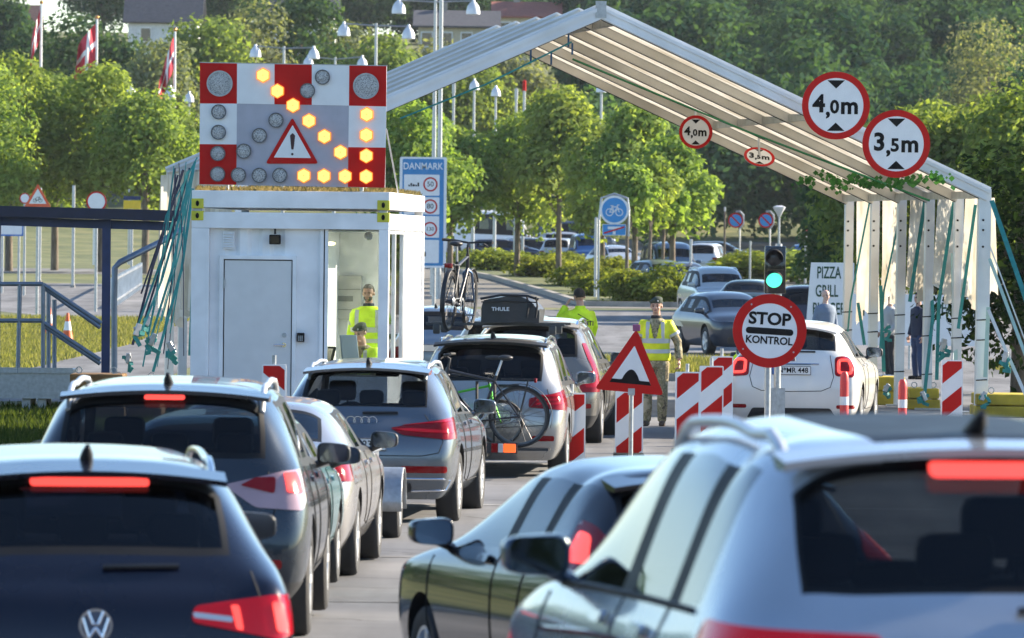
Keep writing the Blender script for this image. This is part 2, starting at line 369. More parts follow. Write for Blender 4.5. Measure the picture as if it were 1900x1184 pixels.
def crown(n, H, W, leaf, seed, shape='oval', nclump=34, clumpr=.26, low=.0):
    """leaf cards through a clumped crown standing on z=0..H; returns verts, faces, tint, clump centres"""
    g = np.random.default_rng(seed); C = []
    while len(C) < nclump:
        p = g.uniform(-1, 1, 3); r = np.linalg.norm(p)
        if r > 1 or r < .35: continue
        t = (p[2] + 1) / 2
        if shape == 'cone': p[:2] *= (1.15 - .85 * t)
        if shape == 'oval': p[:2] *= (1.0 - .45 * max(0, t - .55) / .45)
        C.append([p[0] * W / 2 * .82, p[1] * W / 2 * .82, low + (t * .86 + .07) * (H - low)])
    C = np.array(C); cr = clumpr * W * g.uniform(.55, 1.15, nclump); ct = g.uniform(.15, .85, nclump)
    wgt = cr ** 2; k = g.choice(nclump, n, p=wgt / wgt.sum())
    d = g.normal(size=(n, 3)); d /= np.linalg.norm(d, axis=1)[:, None]; d[:, 2] = np.where((d[:, 2] < -.3) & (g.random(n) < .6), -d[:, 2], d[:, 2])
    rad = cr[k] * (.45 + .62 * g.random(n) ** .6)
    P = C[k] + d * rad[:, None] * np.array([1, 1, .8])
    nrm = d + g.normal(size=(n, 3)) * .55 + np.array([0, 0, .35]); nrm /= np.linalg.norm(nrm, axis=1)[:, None]
    a = np.cross(nrm, g.normal(size=(n, 3))); a /= np.linalg.norm(a, axis=1)[:, None]; b = np.cross(nrm, a)
    s = leaf * g.uniform(.6, 1.35, n)[:, None]
    V = np.empty((n, 4, 3)); V[:, 0] = P - a * s; V[:, 1] = P + b * s * .55 - nrm * s * .12; V[:, 2] = P + a * s; V[:, 3] = P - b * s * .55 - nrm * s * .12
    Fq = np.arange(n * 4).reshape(n, 4)
    tint = np.clip(ct[k] * .6 + g.random(n) * .5 - .05, 0, 1)
    return V.reshape(-1, 3), Fq, tint, C
def trunk_bm(h, r, C, lean=0.0, nl=9, seed=0):
    g = random.Random(seed); bm = bmesh.new(); top = Vector((lean, 0, h))
    tube(bm, [(0, 0, -.3), (0, 0, 0), (lean * .3, .02, h * .35), (lean * .7, -.03, h * .7), top], [r * 1.5, r * 1.2, r, r * .8, r * .35], 9)
    for c in C[:nl]:
        c = Vector(c); z = max(h * .25, min(h * .85, c.z * .62)); p0 = Vector((lean * z / h, 0, z)); mid = (p0 + c) / 2 + Vector((g.uniform(-.1, .1), g.uniform(-.1, .1), .15))
        tube(bm, [p0, mid, c], [r * .42, r * .28, r * .1], 6)
    return bm
CROWNS = {}
def tree(name, label, group, x, y, H, W, leafm, trunk_h, seed, n=6500, leaf=.14, shape='oval', rz=0.0, nclump=34, z=None, tr=.16):
    """a tree thing with a trunk and a crown; crowns of equal settings share their mesh"""
    t = thing(name, label, 'tree', (x, y, gz(x, y) if z is None else z), rz, group)
    key = (round(H), round(W), leafm.name, seed % 3, n, shape, leaf)
    if key not in CROWNS:
        V, Fq, ti, C = crown(n, H - trunk_h, W, leaf, seed, shape, nclump)
        V[:, 2] += trunk_h; C[:, 2] += trunk_h
        co = mesh_np('crown', V, Fq, leafm, None, ti); to = obj('trunk', trunk_bm(H * .8, tr, C, seed=seed), BARK, None, 40)
        CROWNS[key] = (co.data, to.data)
        co.parent = t; to.parent = t
    else:
        for nm, me in zip(('crown', 'trunk'), CROWNS[key]): link(bpy.data.objects.new(nm, me), t)
    return t
# left row of lime trees along the far road:  px of trunk, distance, top row, width
LT = [(-35, 296, 120, 5.2, 'leftmost lime tree of the far row, cut by the left edge of the photo'),
      (20, 300, 98, 5.0, 'tall full lime tree on the left behind the bicycle warning sign'),
      (105, 305, 128, 5.2, 'lime tree in the row under the flag with the largest spread cloth'),
      (190, 300, 150, 5.2, 'lime tree behind the round prohibition sign left of the white booth'),
      (272, 296, 178, 5.4, 'lime tree above the slanting teal straps, trunk seen under the blue beam'),
      (345, 300, 205, 4.6, 'lowest lime tree of the far row, half behind the flashing arrow board')]
for i, (px, d, top, W, lab) in enumerate(LT):
    p = at(px, top, d); tree('lime_tree', lab, 'lime trees in the far left row', p.x, d, p.z - gz(0, d), W, LEAF_L, 2.3, i, rz=i * 1.3, n=9000)
MT = [(762, 262, 192, 4.6, 'sunlit lime tree between the arrow board and the blue border sign'),
      (838, 285, 232, 4.2, 'lime tree rising behind the right edge of the blue border sign'),
      (962, 290, 212, 4.4, 'lime tree with a pale trunk by the dark parked estate car'),
      (1040, 285, 168, 5.0, 'tallest lime tree of the middle clump, below the canopy ridge'),
      (1120, 275, 215, 4.4, 'lime tree straight behind the round blue bicycle sign'),
      (1180, 262, 190, 4.6, 'lime tree under the small height sign, thin trunks at its foot'),
      (1250, 250, 262, 3.6, 'small bright lime tree at the right end of the middle clump')]
for i, (px, d, top, W, lab) in enumerate(MT):
    p = at(px, top, d); tree('lime_tree', lab, 'lime trees beside the car park', p.x, d, p.z - gz(0, d), W, LEAF_L, 2.0, i + 1, rz=i * 2.1 + .4, n=9000, shape='cone' if i in (3, 5) else 'oval', tr=.12)
for i, (px, d, top, lab) in enumerate([(1165, 236, 300, 'slim young tree in the planting bed right of the bicycle sign'), (1208, 240, 290, 'slim young tree with a pale stem beside the planting bed shrub'), (1232, 246, 320, 'young tree furthest right in the planting bed')]):
    p = at(px, top, d); tree('young_tree', lab, 'young trees in the planting bed', p.x, d, p.z - gz(0, d), 2.4, LEAF_L, 2.6, i + 5, n=2200, nclump=14, rz=i, tr=.07)
RT = [(1660, 200, 205, 4.6, 'bright leafy tree right behind the canopy eave'), (1745, 205, 190, 5.0, 'bright leafy tree above the height sign of three and a half metres'),
      (1835, 200, 200, 5.2, 'bright leafy tree behind the canopy corner at the right'), (1915, 195, 160, 5.0, 'bright leafy tree cut by the right edge of the photo'),
      (1560, 215, 320, 4.0, 'shaded tree behind the far canopy posts')]
for i, (px, d, top, W, lab) in enumerate(RT):
    p = at(px, top, d); tree('leafy_tree', lab, 'trees right of the canopy', p.x, d, p.z - gz(0, d), W, LEAF_M if i < 4 else LEAF_D, .8, i + 2, rz=i * 1.7, n=9000, leaf=.13)
# dark tree close on the right, its twigs hanging into the frame
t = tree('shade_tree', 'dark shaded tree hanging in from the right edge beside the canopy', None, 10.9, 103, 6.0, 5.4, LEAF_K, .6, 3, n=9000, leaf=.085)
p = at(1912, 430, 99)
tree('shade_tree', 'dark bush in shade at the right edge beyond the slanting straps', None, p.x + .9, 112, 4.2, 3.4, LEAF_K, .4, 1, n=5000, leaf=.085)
# trees and wood on the hill
HT = [(60, 470, 60, 7, 'forest'), (135, 455, 35, 8, 'forest'), (215, 450, 60, 7.5, 'forest'), (300, 440, 72, 7, 'pale'), (385, 445, 38, 8.5, 'pale'),
      (470, 450, 22, 8, 'pale'), (560, 455, -25, 9, 'forest'), (640, 460, 35, 8, 'pale'), (715, 450, 52, 7, 'pale'), (800, 455, 88, 8, 'pale'), (880, 450, 100, 7.5, 'pale'), (960, 455, 92, 7.5, 'pale'),
      (20, 520, -10, 6, 'forest'), (190, 640, -30, 9, 'forest'), (420, 640, -60, 9, 'forest'), (690, 660, -45, 9, 'forest'), (880, 660, -60, 9, 'forest')]
HL = ['behind the leftmost flag', 'behind the middle flag', 'behind the right flag, below the white house', 'pale crown right of the white house', 'pale spreading crown above the arrow board',
      'pale crown behind the lamp over the arrow board', 'tall dark crown at the top edge over the arrow board', 'pale crown left of the lamp with two heads', 'crown right below the lamp with two heads', 'crown below the cream house', 'crown under the ridge of the canopy slope', 'crown left of the canopy peak',
      'beside the red brown roof at the top left', 'behind the white house at the top left', 'behind the arrow board at the top edge', 'behind the dark roof at the top edge', 'behind the red roofed house']
for i, ((px, d, top, W, k), lb) in enumerate(zip(HT, HL)):
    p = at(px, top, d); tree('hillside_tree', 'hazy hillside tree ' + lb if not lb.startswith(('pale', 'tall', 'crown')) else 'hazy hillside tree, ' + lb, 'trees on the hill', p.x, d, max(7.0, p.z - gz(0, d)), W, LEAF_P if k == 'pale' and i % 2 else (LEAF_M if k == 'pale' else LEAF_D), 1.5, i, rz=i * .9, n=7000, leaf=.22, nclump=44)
p = at(1835, 42, 420); tree('willow_tree', 'pale grey green willow at the top right against the dark wood', None, p.x, 420, p.z - gz(0, 420), 7.6, LEAF_P, 2.0, 1, n=11000, leaf=.15, nclump=60)
VV, FF, TT = [], [], []; nv = 0; TV = []; 
g = np.random.default_rng(3)
base = [crown(3600, 10, 7.0, .27, 50 + k, 'oval', 40) for k in range(4)]
spots = []
for y in (405, 425, 447, 468, 492, 520, 550, 585, 625, 670, 730):
    x = (4 if y < 470 else -2) if y < 560 else -34
    x = at(1000 if y < 560 else 380, 300, y).x
    xe = at(1960, 300, y).x + 8
    while x < xe:
        if not (950 + x / y * F < 1075 and y < 640): spots.append((x + g.uniform(-1, 1), y + g.uniform(-6, 6), g.uniform(.75, 1.25)))
        x += g.uniform(3.6, 5.6)
for (x, y, s) in spots:
    V, Fq, ti, C = base[int(g.integers(4))]; a = g.uniform(0, 6.28); c, sn = math.cos(a), math.sin(a)
    W = V * s; W = np.stack([W[:, 0] * c - W[:, 1] * sn + x, W[:, 0] * sn + W[:, 1] * c + y, W[:, 2] + gz(x, y) - .5 * s + .3], 1)
    VV.append(W); FF.append(Fq + nv); TT.append(np.clip(ti + g.uniform(-.3, .25), 0, 1)); nv += len(W)
o = mesh_np('forest', np.concatenate(VV), np.concatenate(FF), LEAF_D, None, np.concatenate(TT))
tag(o, 'dense dark green wood covering the hillside behind the canopy', 'wood', kind='stuff')
# shrubs in the planting bed, and tall grass
def shrub(name, label, x, y, W, D, H, n, leafm, seed, group=None, leaf=.075):
    V, Fq, ti, C = crown(n, H, 2.0, leaf, seed, 'dome', 46, .22)
    V[:, 0] *= W / 2; V[:, 1] *= D / 2
    o = mesh_np(name, V, Fq, leafm, None, ti); o.location = (x, y, gz(x, y)); return tag(o, label, 'shrub', group)
for i, (px, d, W, D, H, lab) in enumerate([
        (1245, 223, 2.6, 3, 1.25, 'rounded bright shrub at the front right of the planting bed'), (1165, 224, 2.2, 3, 1.05, 'dark green shrub at the foot of the bicycle sign'),
        (1115, 236, 2.4, 4, .9, 'low shrub left of the bicycle sign post'), (1195, 250, 3.0, 8, .9, 'low shrub between the young tree stems'),
        (1075, 262, 2.6, 9, .95, 'low shrub behind the policeman with the raised hand'), (1130, 275, 3.2, 10, 1.0, 'shrub under the blue van'),
        (1010, 292, 3.2, 10, .95, 'shrub along the paving below the two tree trunks'), (930, 315, 3.2, 10, .95, 'shrub in front of the dark parked estate car'),
        (880, 330, 3.0, 10, .9, 'shrub at the far left end of the planting bed'), (1050, 318, 3.4, 12, .9, 'shrub in front of the silver people carrier')]):
    p = at(px, 500, d); shrub('shrub', lab, p.x, d, W, D, H, 4200, SHRUB, 20 + i, 'shrubs in the planting bed')
for i, (px, d, W, H, lab) in enumerate([(1450, 290, 6, 1.3, 'yellow green bush below the no parking signs'), (1530, 285, 5, 1.5, 'dark bush left of the pizza board'), (1395, 300, 4, 1.2, 'bush behind the grey estate car at the traffic light')]):
    p = at(px, 480, d); shrub('shrub', lab, p.x, d, W, 5, H, 4000, SHRUB if i != 1 else LEAF_M, 40 + i, 'bushes under the wood')
def blades(name, n, x0, x1, y0, y1, h, m, seed, label, dz=0.0, zf=None):
    g = np.random.default_rng(seed); x = g.uniform(x0, x1, n); y = g.uniform(y0, y1, n)
    z = np.interp(y, YK, ZK) + dz if zf is None else np.full(n, zf)
    a = g.uniform(0, 6.28, n); hh = h * g.uniform(.4, 1.3, n); wd = .012 + .02 * g.random(n); lx, ly = g.normal(size=n) * .3 * hh, g.normal(size=n) * .3 * hh
    V = np.empty((n, 3, 3)); V[:, 0] = np.stack([x - np.cos(a) * wd, y - np.sin(a) * wd, z], 1); V[:, 1] = np.stack([x + np.cos(a) * wd, y + np.sin(a) * wd, z], 1); V[:, 2] = np.stack([x + lx, y + ly, z + hh], 1)
    o = mesh_np(name, V.reshape(-1, 3), np.arange(n * 3).reshape(n, 3), m, None, g.random(n)); return tag(o, label, 'grass', kind='stuff')
blades('grass', 60000, -15, -9.4, 100, 190, .13, GRASSB, 1, 'sunlit dry grass beyond the grey railing on the left')
blades('grass', 9000, 1.4, 4.9, 121, 136, .16, GRASSB, 2, 'grass on the traffic island behind the soldier', .12)
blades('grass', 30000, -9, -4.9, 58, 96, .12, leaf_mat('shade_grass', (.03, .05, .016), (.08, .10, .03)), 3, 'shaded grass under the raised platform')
blades('grass', 26000, 10.2, 17, 78, 140, .22, GRASSB, 4, 'grass at the right edge beyond the canopy')
# ------------------------------------------------------------------ houses on the hill
def house(label, px0, px1, py_eave, py_ridge, py_base, d, wallm, roofm, gable_right=False, nwin=3, chim=True):
    a, b = at(px0, py_eave, d), at(px1, py_eave, d); zr = at(px0, py_ridge, d).z; zb = gz(0, d) - 1.5; W = b.x - a.x; H = a.z - zb; Hr = zr - a.z; D = 8.0
    t = thing('house', label, 'house', (a.x, d, zb), 0)
    bm = bmesh.new(); bbox(bm, (.3, .3, 0), (W - .3, D - .3, H))
    for x in (.3, W - .302):
        vs_ = [bm.verts.new((x, .3, H)), bm.verts.new((x, D - .3, H)), bm.verts.new((x, D / 2, H + Hr * .93))]; bm.faces.new(vs_)
    obj('wall', bm, wallm, t)
    bm = bmesh.new(); beam(bm, (-.2, D / 4 - .15, H + Hr / 2 - .02), (W + .2, D / 4 - .15, H + Hr / 2 - .02), math.hypot(D / 2 + .3, Hr), .18, up=(0, -Hr, D / 2))
    beam(bm, (-.2, 3 * D / 4 + .15, H + Hr / 2 - .02), (W + .2, 3 * D / 4 + .15, H + Hr / 2 - .02), math.hypot(D / 2 + .3, Hr), .18, up=(0, Hr, D / 2))
    ro = obj('roof', bm, roofm, t)
    if chim: bm = bmesh.new(); bbox(bm, (W * .3, D / 2 - .3, H + Hr * .6), (W * .3 + .6, D / 2 + .3, H + Hr + .8)); obj('chimney', bm, CONC, ro)
    for k in range(nwin):
        x = W * (k + .6) / (nwin + .2); bm = bmesh.new(); bbox(bm, (x - .55, .22, H - 1.9), (x + .55, .29, H - .5)); w_ = obj('window', bm, SIGNW, t)
        bm = bmesh.new(); bbox(bm, (x - .45, .19, H - 1.8), (x + .45, .23, H - .6)); obj('pane', bm, GLOSSBLACK, w_)
    return t
CREAM = mat('cream_render', (.52, .46, .34), .9, var=.1); LIMEW = mat('white_render', (.62, .64, .66), .9, var=.1)
RTILE = ramp_mat('red_tiles', [(.3, (.20, .06, .045)), (.7, (.33, .11, .08))], 3, .9, stretch=(1, 1, 6)); DTILE = ramp_mat('dark_tiles', [(.3, (.035, .04, .055)), (.7, (.075, .08, .10))], 3, .9, stretch=(1, 1, 6))
BTILE = ramp_mat('brown_tiles', [(.3, (.09, .05, .045)), (.7, (.17, .09, .08))], 3, .9, stretch=(1, 1, 6))
house('house with brown red roof at the top left corner', -40, 68, 68, 8, 90, 600, LIMEW, BTILE)
house('white walled house with a dark roof at the top left', 232, 372, 40, -30, 90, 610, LIMEW, DTILE, nwin=2)
house('house with a dark grey roof above the arrow board', 500, 625, 30, -8, 80, 620, LIMEW, DTILE)
house('cream house with a blue grey roof behind the canopy slope', 770, 925, 48, 18, 90, 585, CREAM, DTILE, nwin=4)
house('house with a bright red roof by the canopy peak', 915, 1040, 30, 2, 90, 615, CREAM, RTILE)
# ------------------------------------------------------------------ cars: a subdivided cage, split into body and panes
def spec(**k):
    s = dict(L=4.4, W=1.82, H=1.60, zb=.20, zs=.36, zl=.62, zh=.86, br=1.04, bf=.98, zwb=1.06, yw0=.16, yrr=.52, Hrr=None, deck=0.0, rw=.66, yq=.72, yC=1.05, yB=2.0, ywt=2.72, ywb=3.42,
             zc=1.02, zn=.80, rb=.02, hatch=.07, wr=.335, ay=.88, fy=None, clad=False, panoroof=False, quarter=True, wwb=.70, crown=.05, rearglass='d', pw=.10, seal=True, lvl=3, tumble=.93)
    s.update(k); s['Hrr'] = s['Hrr'] or s['H'] - .05; s['fy'] = s['fy'] or s['L'] - .90
    return s
def cage(sp):
    L, hw, H = sp['L'], sp['W'] / 2, sp['H']; zb, zs, zl, zh = sp['zb'], sp['zs'], sp['zl'], sp['zh']; br, bf = sp['br'], sp['bf']
    tb = sp['tumble']; st = []
    def S(y, yt, zt, wt, belt, k=(.84, .965, 1.0, .99), dy=(0, 0, 0, 0, 0), drop=None, z1=None, low=0.0):
        dr = sp['crown'] if drop is None else drop
        zz = (zb + low, zs + low * .6, zl, zh)
        P = [(0, y + dy[0], zz[0])] + [(hw * k[i], y + dy[i], zz[i]) for i in range(4)] + [(hw * tb * k[3], y + dy[4], belt), (wt, yt, zt - dr), (wt * .56, yt - .0, zt - dr * .22), (0, yt, zt)]
        st.append(P)
    wwb = hw * sp['wwb'] / .70 * .70
    zwb, rw = sp['zwb'], sp['rw'] * sp['W'] / 1.82 if False else sp['rw']
    if sp['deck'] == 0:
        S(0, sp['yw0'] - .03, zwb - .05, wwb, br - .05, (.80, .90, .93, .91), (.13, .03, 0, sp['hatch'], sp['hatch'] + .03), .015)
        S(.20, sp['yw0'] + .03, zwb + .02, wwb, br, (.84, .965, .995, .985), (0, 0, 0, 0, .03), .01)
        base_i = 1
    else:
        zd = sp['zd']
        S(0, .06, zd - .03, hw * .74, br - .08, (.80, .90, .93, .91), (.13, .03, 0, .05, .07), .01)
        S(.20, .16, zd, hw * .78, br - .02, (.84, .965, .995, .985), (0, 0, 0, 0, 0), .015)
        S(sp['deck'] * .75, sp['deck'] - .02, zwb, wwb, br, (.84, .965, 1, .99), (0,) * 5, .015)
        base_i = 2
    y3 = max(.55, sp['yrr'] * .8 + .1) if sp['deck'] == 0 else sp['deck'] + .3
    S(y3, sp['yrr'], sp['Hrr'], rw * .93, br)
    S(sp['yq'], sp['yq'] + .08 if sp['deck'] == 0 else max(sp['yrr'] + .15, sp['yq']), sp['Hrr'] + (H - sp['Hrr']) * .45, rw * .985, br)
    def zroof(y):
        t = (y - sp['yrr']) / (sp['ywt'] - sp['yrr']); return sp['Hrr'] + (H - sp['Hrr']) * math.sin(min(1, t * 1.25) * math.pi / 2) - max(0, t - .75) * .22
    def belt(y): t = y / sp['ywb']; return br + (bf - br) * t
    rows = {}
    for nm, y in (('C0', sp['yC']), ('C1', sp['yC'] + sp['pw']), ('B0', sp['yB']), ('B1', sp['yB'] + sp['pw'])):
        rows[nm] = len(st); S(y, y, zroof(y), rw, belt(y))
    roof_i = len(st); S(sp['ywt'] + .12, sp['ywt'], zroof(sp['ywt']), rw * .93, belt(sp['ywt']))
    cowl_i = len(st); S(sp['ywb'], sp['ywb'], sp['zc'], hw * .80, bf, drop=.03)
    ym = (sp['ywb'] + L) / 2; S(ym, ym, sp['zc'] - (sp['zc'] - sp['zn']) * .32, hw * .78, bf - .06, drop=.03)
    S(L - .28, L - .30, sp['zn'] + .02, hw * .72, sp['zn'] - .02, (.82, .95, .98, .95), (0, 0, 0, -.02, -.03), .03)
    S(L, L - .10, sp['zn'] - .06, hw * .62, sp['zn'] - .10, (.72, .82, .84, .80), (-.12, -.04, 0, -.04, -.08), .02)
    bm = bmesh.new(); G = []
    for P in st:
        r = [bm.verts.new(p) for p in P]
        l = [r[0]] + [bm.verts.new((-p[0], p[1], p[2])) for p in P[1:8]] + [r[8]]
        G.append((r, l))
    n = len(st)
    for i in range(n - 1):
        for k in range(8):
            reg = 0
            if k == 0: reg = 5
            if k in (6, 7):
                if i == base_i: reg = 1
                if i == roof_i: reg = 3
                if sp['panoroof'] and base_i < i < roof_i and k == 7: reg = 6
            if k == 5:
                if i in (roof_i - 1, roof_i): reg = 2
                if i == base_i + 2 and sp['quarter']: reg = 2
                if i == rows['C0'] or i == rows['B0']: reg = 4
                if i == rows['C1']: reg = 2
            if k == 1 and sp['clad']: reg = 7
            for s, (A, B) in enumerate(((G[i][0], G[i + 1][0]), (G[i][1], G[i + 1][1]))):
                q = (A[k], B[k], B[k + 1], A[k + 1]); f = bm.faces.new(q if s == 0 else q[::-1]); f.material_index = reg
    for i, bulge in ((0, -.035), (n - 1, .05)):
        r, l = G[i]; inner = []
        for k in range(1, 5):
            row = []
            for fr in (.78, .42):
                row.append([bm.verts.new((sg * r[k].co.x * fr, r[k].co.y + bulge * (1 - fr * fr), r[k].co.z)) for sg in (1, -1)])
            c = r[0] if k == 1 else bm.verts.new((0, r[k].co.y + bulge, r[k].co.z))
            inner.append([r[k], row[0][0], row[1][0], c, row[1][1], row[0][1], l[k]])
        inner.append([r[5], r[6], r[7], r[8], l[7], l[6], l[5]])
        for a, b in zip(inner, inner[1:]):
            for j in range(6):
                f = bm.faces.new((a[j], a[j + 1], b[j + 1], b[j])); f.material_index = 7 if (sp['clad'] and a is inner[0]) else 0
    bmesh.ops.recalc_face_normals(bm, faces=bm.faces[:])
    cl = bm.edges.layers.float.new('crease_edge')
    for e in bm.edges:
        ms = {f.material_index for f in e.link_faces}
        if len(ms) == 2 and ms & {1, 2, 3}: e[cl] = .25
        if ms == {5, 0} or ms == {5, 7}: e[cl] = .5
    # shoulder line: crease along the belt
    for i in range(1, n - 2):
        for s in (0, 1):
            e = bm.edges.get((G[i][s][5], G[i + 1][s][5]))
            if e: e[cl] = .45
    return bm
WHEELS = {}
def wheel_meshes(R_, wd, style):
    key = (round(R_, 3), round(wd, 3), style)
    if key in WHEELS: return WHEELS[key]
    M = Matrix.Rotation(R(90), 4, 'Y'); bm = bmesh.new(); h = wd / 2; ri = R_ * .66
    lathe(bm, [(ri, -h * .92), (ri + .012, -h), (R_ * .93, -h * .98), (R_ * .985, -h * .82), (R_, -h * .5), (R_, 0), (R_, h * .5), (R_ * .985, h * .82), (R_ * .93, h * .98), (ri + .012, h), (ri, h * .92)], 36, M, closed=False)
    ty = obj('tyre', bm, RUBBER, None, 40); bm = bmesh.new()
    lathe(bm, [(ri, -h * .9), (ri, h * .92), (ri - .02, h * .9), (ri - .035, h * .6), (ri - .04, -h * .4)], 36, M, closed=False)
    ns = style
    for k in range(ns):
        a = 2 * math.pi * k / ns; d = Vector((0, math.cos(a), math.sin(a))); s = Vector((0, -math.sin(a), math.cos(a)))
        beam(bm, Vector((h * .72, 0, 0)) + d * .03, Vector((h * .80, 0, 0)) + d * (ri - .015), .055 if ns <= 5 else .035, .035, up=(1, 0, 0))
    lathe(bm, [(0, h * .5), (.06, h * .5), (.06, h * .78), (.045, h * .86), (0, h * .86)], 16, M)
    rim = obj('rim', bm, ALU, None, 40); bm = bmesh.new()
    lathe(bm, [(0, h * .12), (ri - .03, h * .12)], 24, M, closed=False); lathe(bm, [(0, h * .35), (R_ * .42, h * .35), (R_ * .42, h * .2)], 24, M, closed=False)
    br = obj('brake_disc', bm, DARK, None)
    WHEELS[key] = [('tyre', ty.data), ('rim', rim.data), ('brake_disc', br.data)]
    for o in (ty, rim, br): bpy.data.objects.remove(o)
    return WHEELS[key]
def add_wheel(parent, x, y, R_, wd, style, steer=0.0, z=None):
    w = bpy.data.objects.new('wheel', None); link(w, parent); w.location = (x, y, R_ if z is None else z); w.rotation_euler = (0, 0, (0 if x > 0 else math.pi) + steer)
    for nm, me in wheel_meshes(R_, wd, style): link(bpy.data.objects.new(nm, me), w)
    return w
class Skin:
    """the finished outer surface of a car: lets parts be laid onto it"""
    def __init__(s, me):
        s.bvh = BVHTree.FromPolygons([v.co for v in me.vertices], [p.vertices[:] for p in me.polygons])
    def cast(s, o, d):
        h = s.bvh.ray_cast(o, d); return h[0]
    def patch(s, outline, mode='rear', side=1, ang=0.0, off=.008, grid=.06, thick=.012, y0=0.0):
        """outline in (u, z); laid along the view direction of the mode onto the body"""
        if mode == 'rear': U, D = Vector((math.cos(R(ang)) * side, math.sin(R(ang)), 0)), Vector((-math.sin(R(ang)) * side, math.cos(R(ang)), 0))
        elif mode == 'front': U, D = Vector((math.cos(R(ang)) * side, -math.sin(R(ang)), 0)), Vector((-math.sin(R(ang)) * side, -math.cos(R(ang)), 0))
        elif mode == 'side': U, D = Vector((0, 1, 0)), Vector((-side, 0, 0))
        else: U, D = Vector((1, 0, 0)), None
        bm = bmesh.new()
        if mode == 'top': vs_ = [bm.verts.new((u, v, 0)) for u, v in outline]
        else: vs_ = [bm.verts.new((u, 0, v)) for u, v in outline]
        bm.faces.new(vs_)
        us = [p[0] for p in outline]; zs = [p[1] for p in outline]
        for lo, hi, ax in ((min(us), max(us), 0), (min(zs), max(zs), 1)):
            k = lo + grid
            while k < hi - .01:
                no = (1, 0, 0) if ax == 0 else ((0, 1, 0) if mode == 'top' else (0, 0, 1))
                co = (k, 0, 0) if ax == 0 else ((0, k, 0) if mode == 'top' else (0, 0, k))
                bmesh.ops.bisect_plane(bm, geom=bm.verts[:] + bm.edges[:] + bm.faces[:], plane_co=co, plane_no=no); k += grid
        bmesh.ops.triangulate(bm, faces=bm.faces[:])
        base = Vector((0, y0, 0)); bad = []
        for v in bm.verts:
            if mode == 'top': o, d = Vector((v.co.x, v.co.y, 5)), Vector((0, 0, -1))
            else: o, d = base + U * v.co.x + Vector((0, 0, v.co.z)) - D * 6, D
            h = s.cast(o, d)
            if h is None: bad.append(v); v.co = o + d * 6
            else: v.co = h - d * off
        if bad: bmesh.ops.delete(bm, geom=bad, context='VERTS')
        dd = Vector((0, 0, -1)) if mode == 'top' else D
        if thick and bm.faces:
            rt = bmesh.ops.extrude_face_region(bm, geom=bm.faces[:]); bmesh.ops.translate(bm, verts=[e for e in rt['geom'] if isinstance(e, bmesh.types.BMVert)], vec=dd * thick)
        return bm
    def line(s, pts, mode='side', side=1, r=.004, ang=0.0, off=.001, step=.05):
        """thin seam or moulding following the body through (u, z) points"""
        if mode == 'rear': U, D = Vector((math.cos(R(ang)) * side, math.sin(R(ang)), 0)), Vector((-math.sin(R(ang)) * side, math.cos(R(ang)), 0))
        elif mode == 'side': U, D = Vector((0, 1, 0)), Vector((-side, 0, 0))
        else: U, D = None, Vector((0, 0, -1))
        out = []
        for a, b in zip(pts, pts[1:]):
            a, b = Vector(a), Vector(b); n = max(1, int((b - a).length / step))
            for k in range(n + (1 if b == Vector(pts[-1]) else 0)):
                p = a.lerp(b, k / n)
                o = Vector((p.x, p.y, 5)) if mode == 'top' else U * p.x + Vector((0, 0, p.y)) - D * 6
                h = s.cast(o, D)
                if h is not None: out.append(h - D * off)
        bm = bmesh.new()
        if len(out) > 1: tube(bm, out, r, 5)
        return bm
BODYCACHE = {}
ROOFGL = mat('roof_glass', (.008, .009, .012), .45, spec=.12)
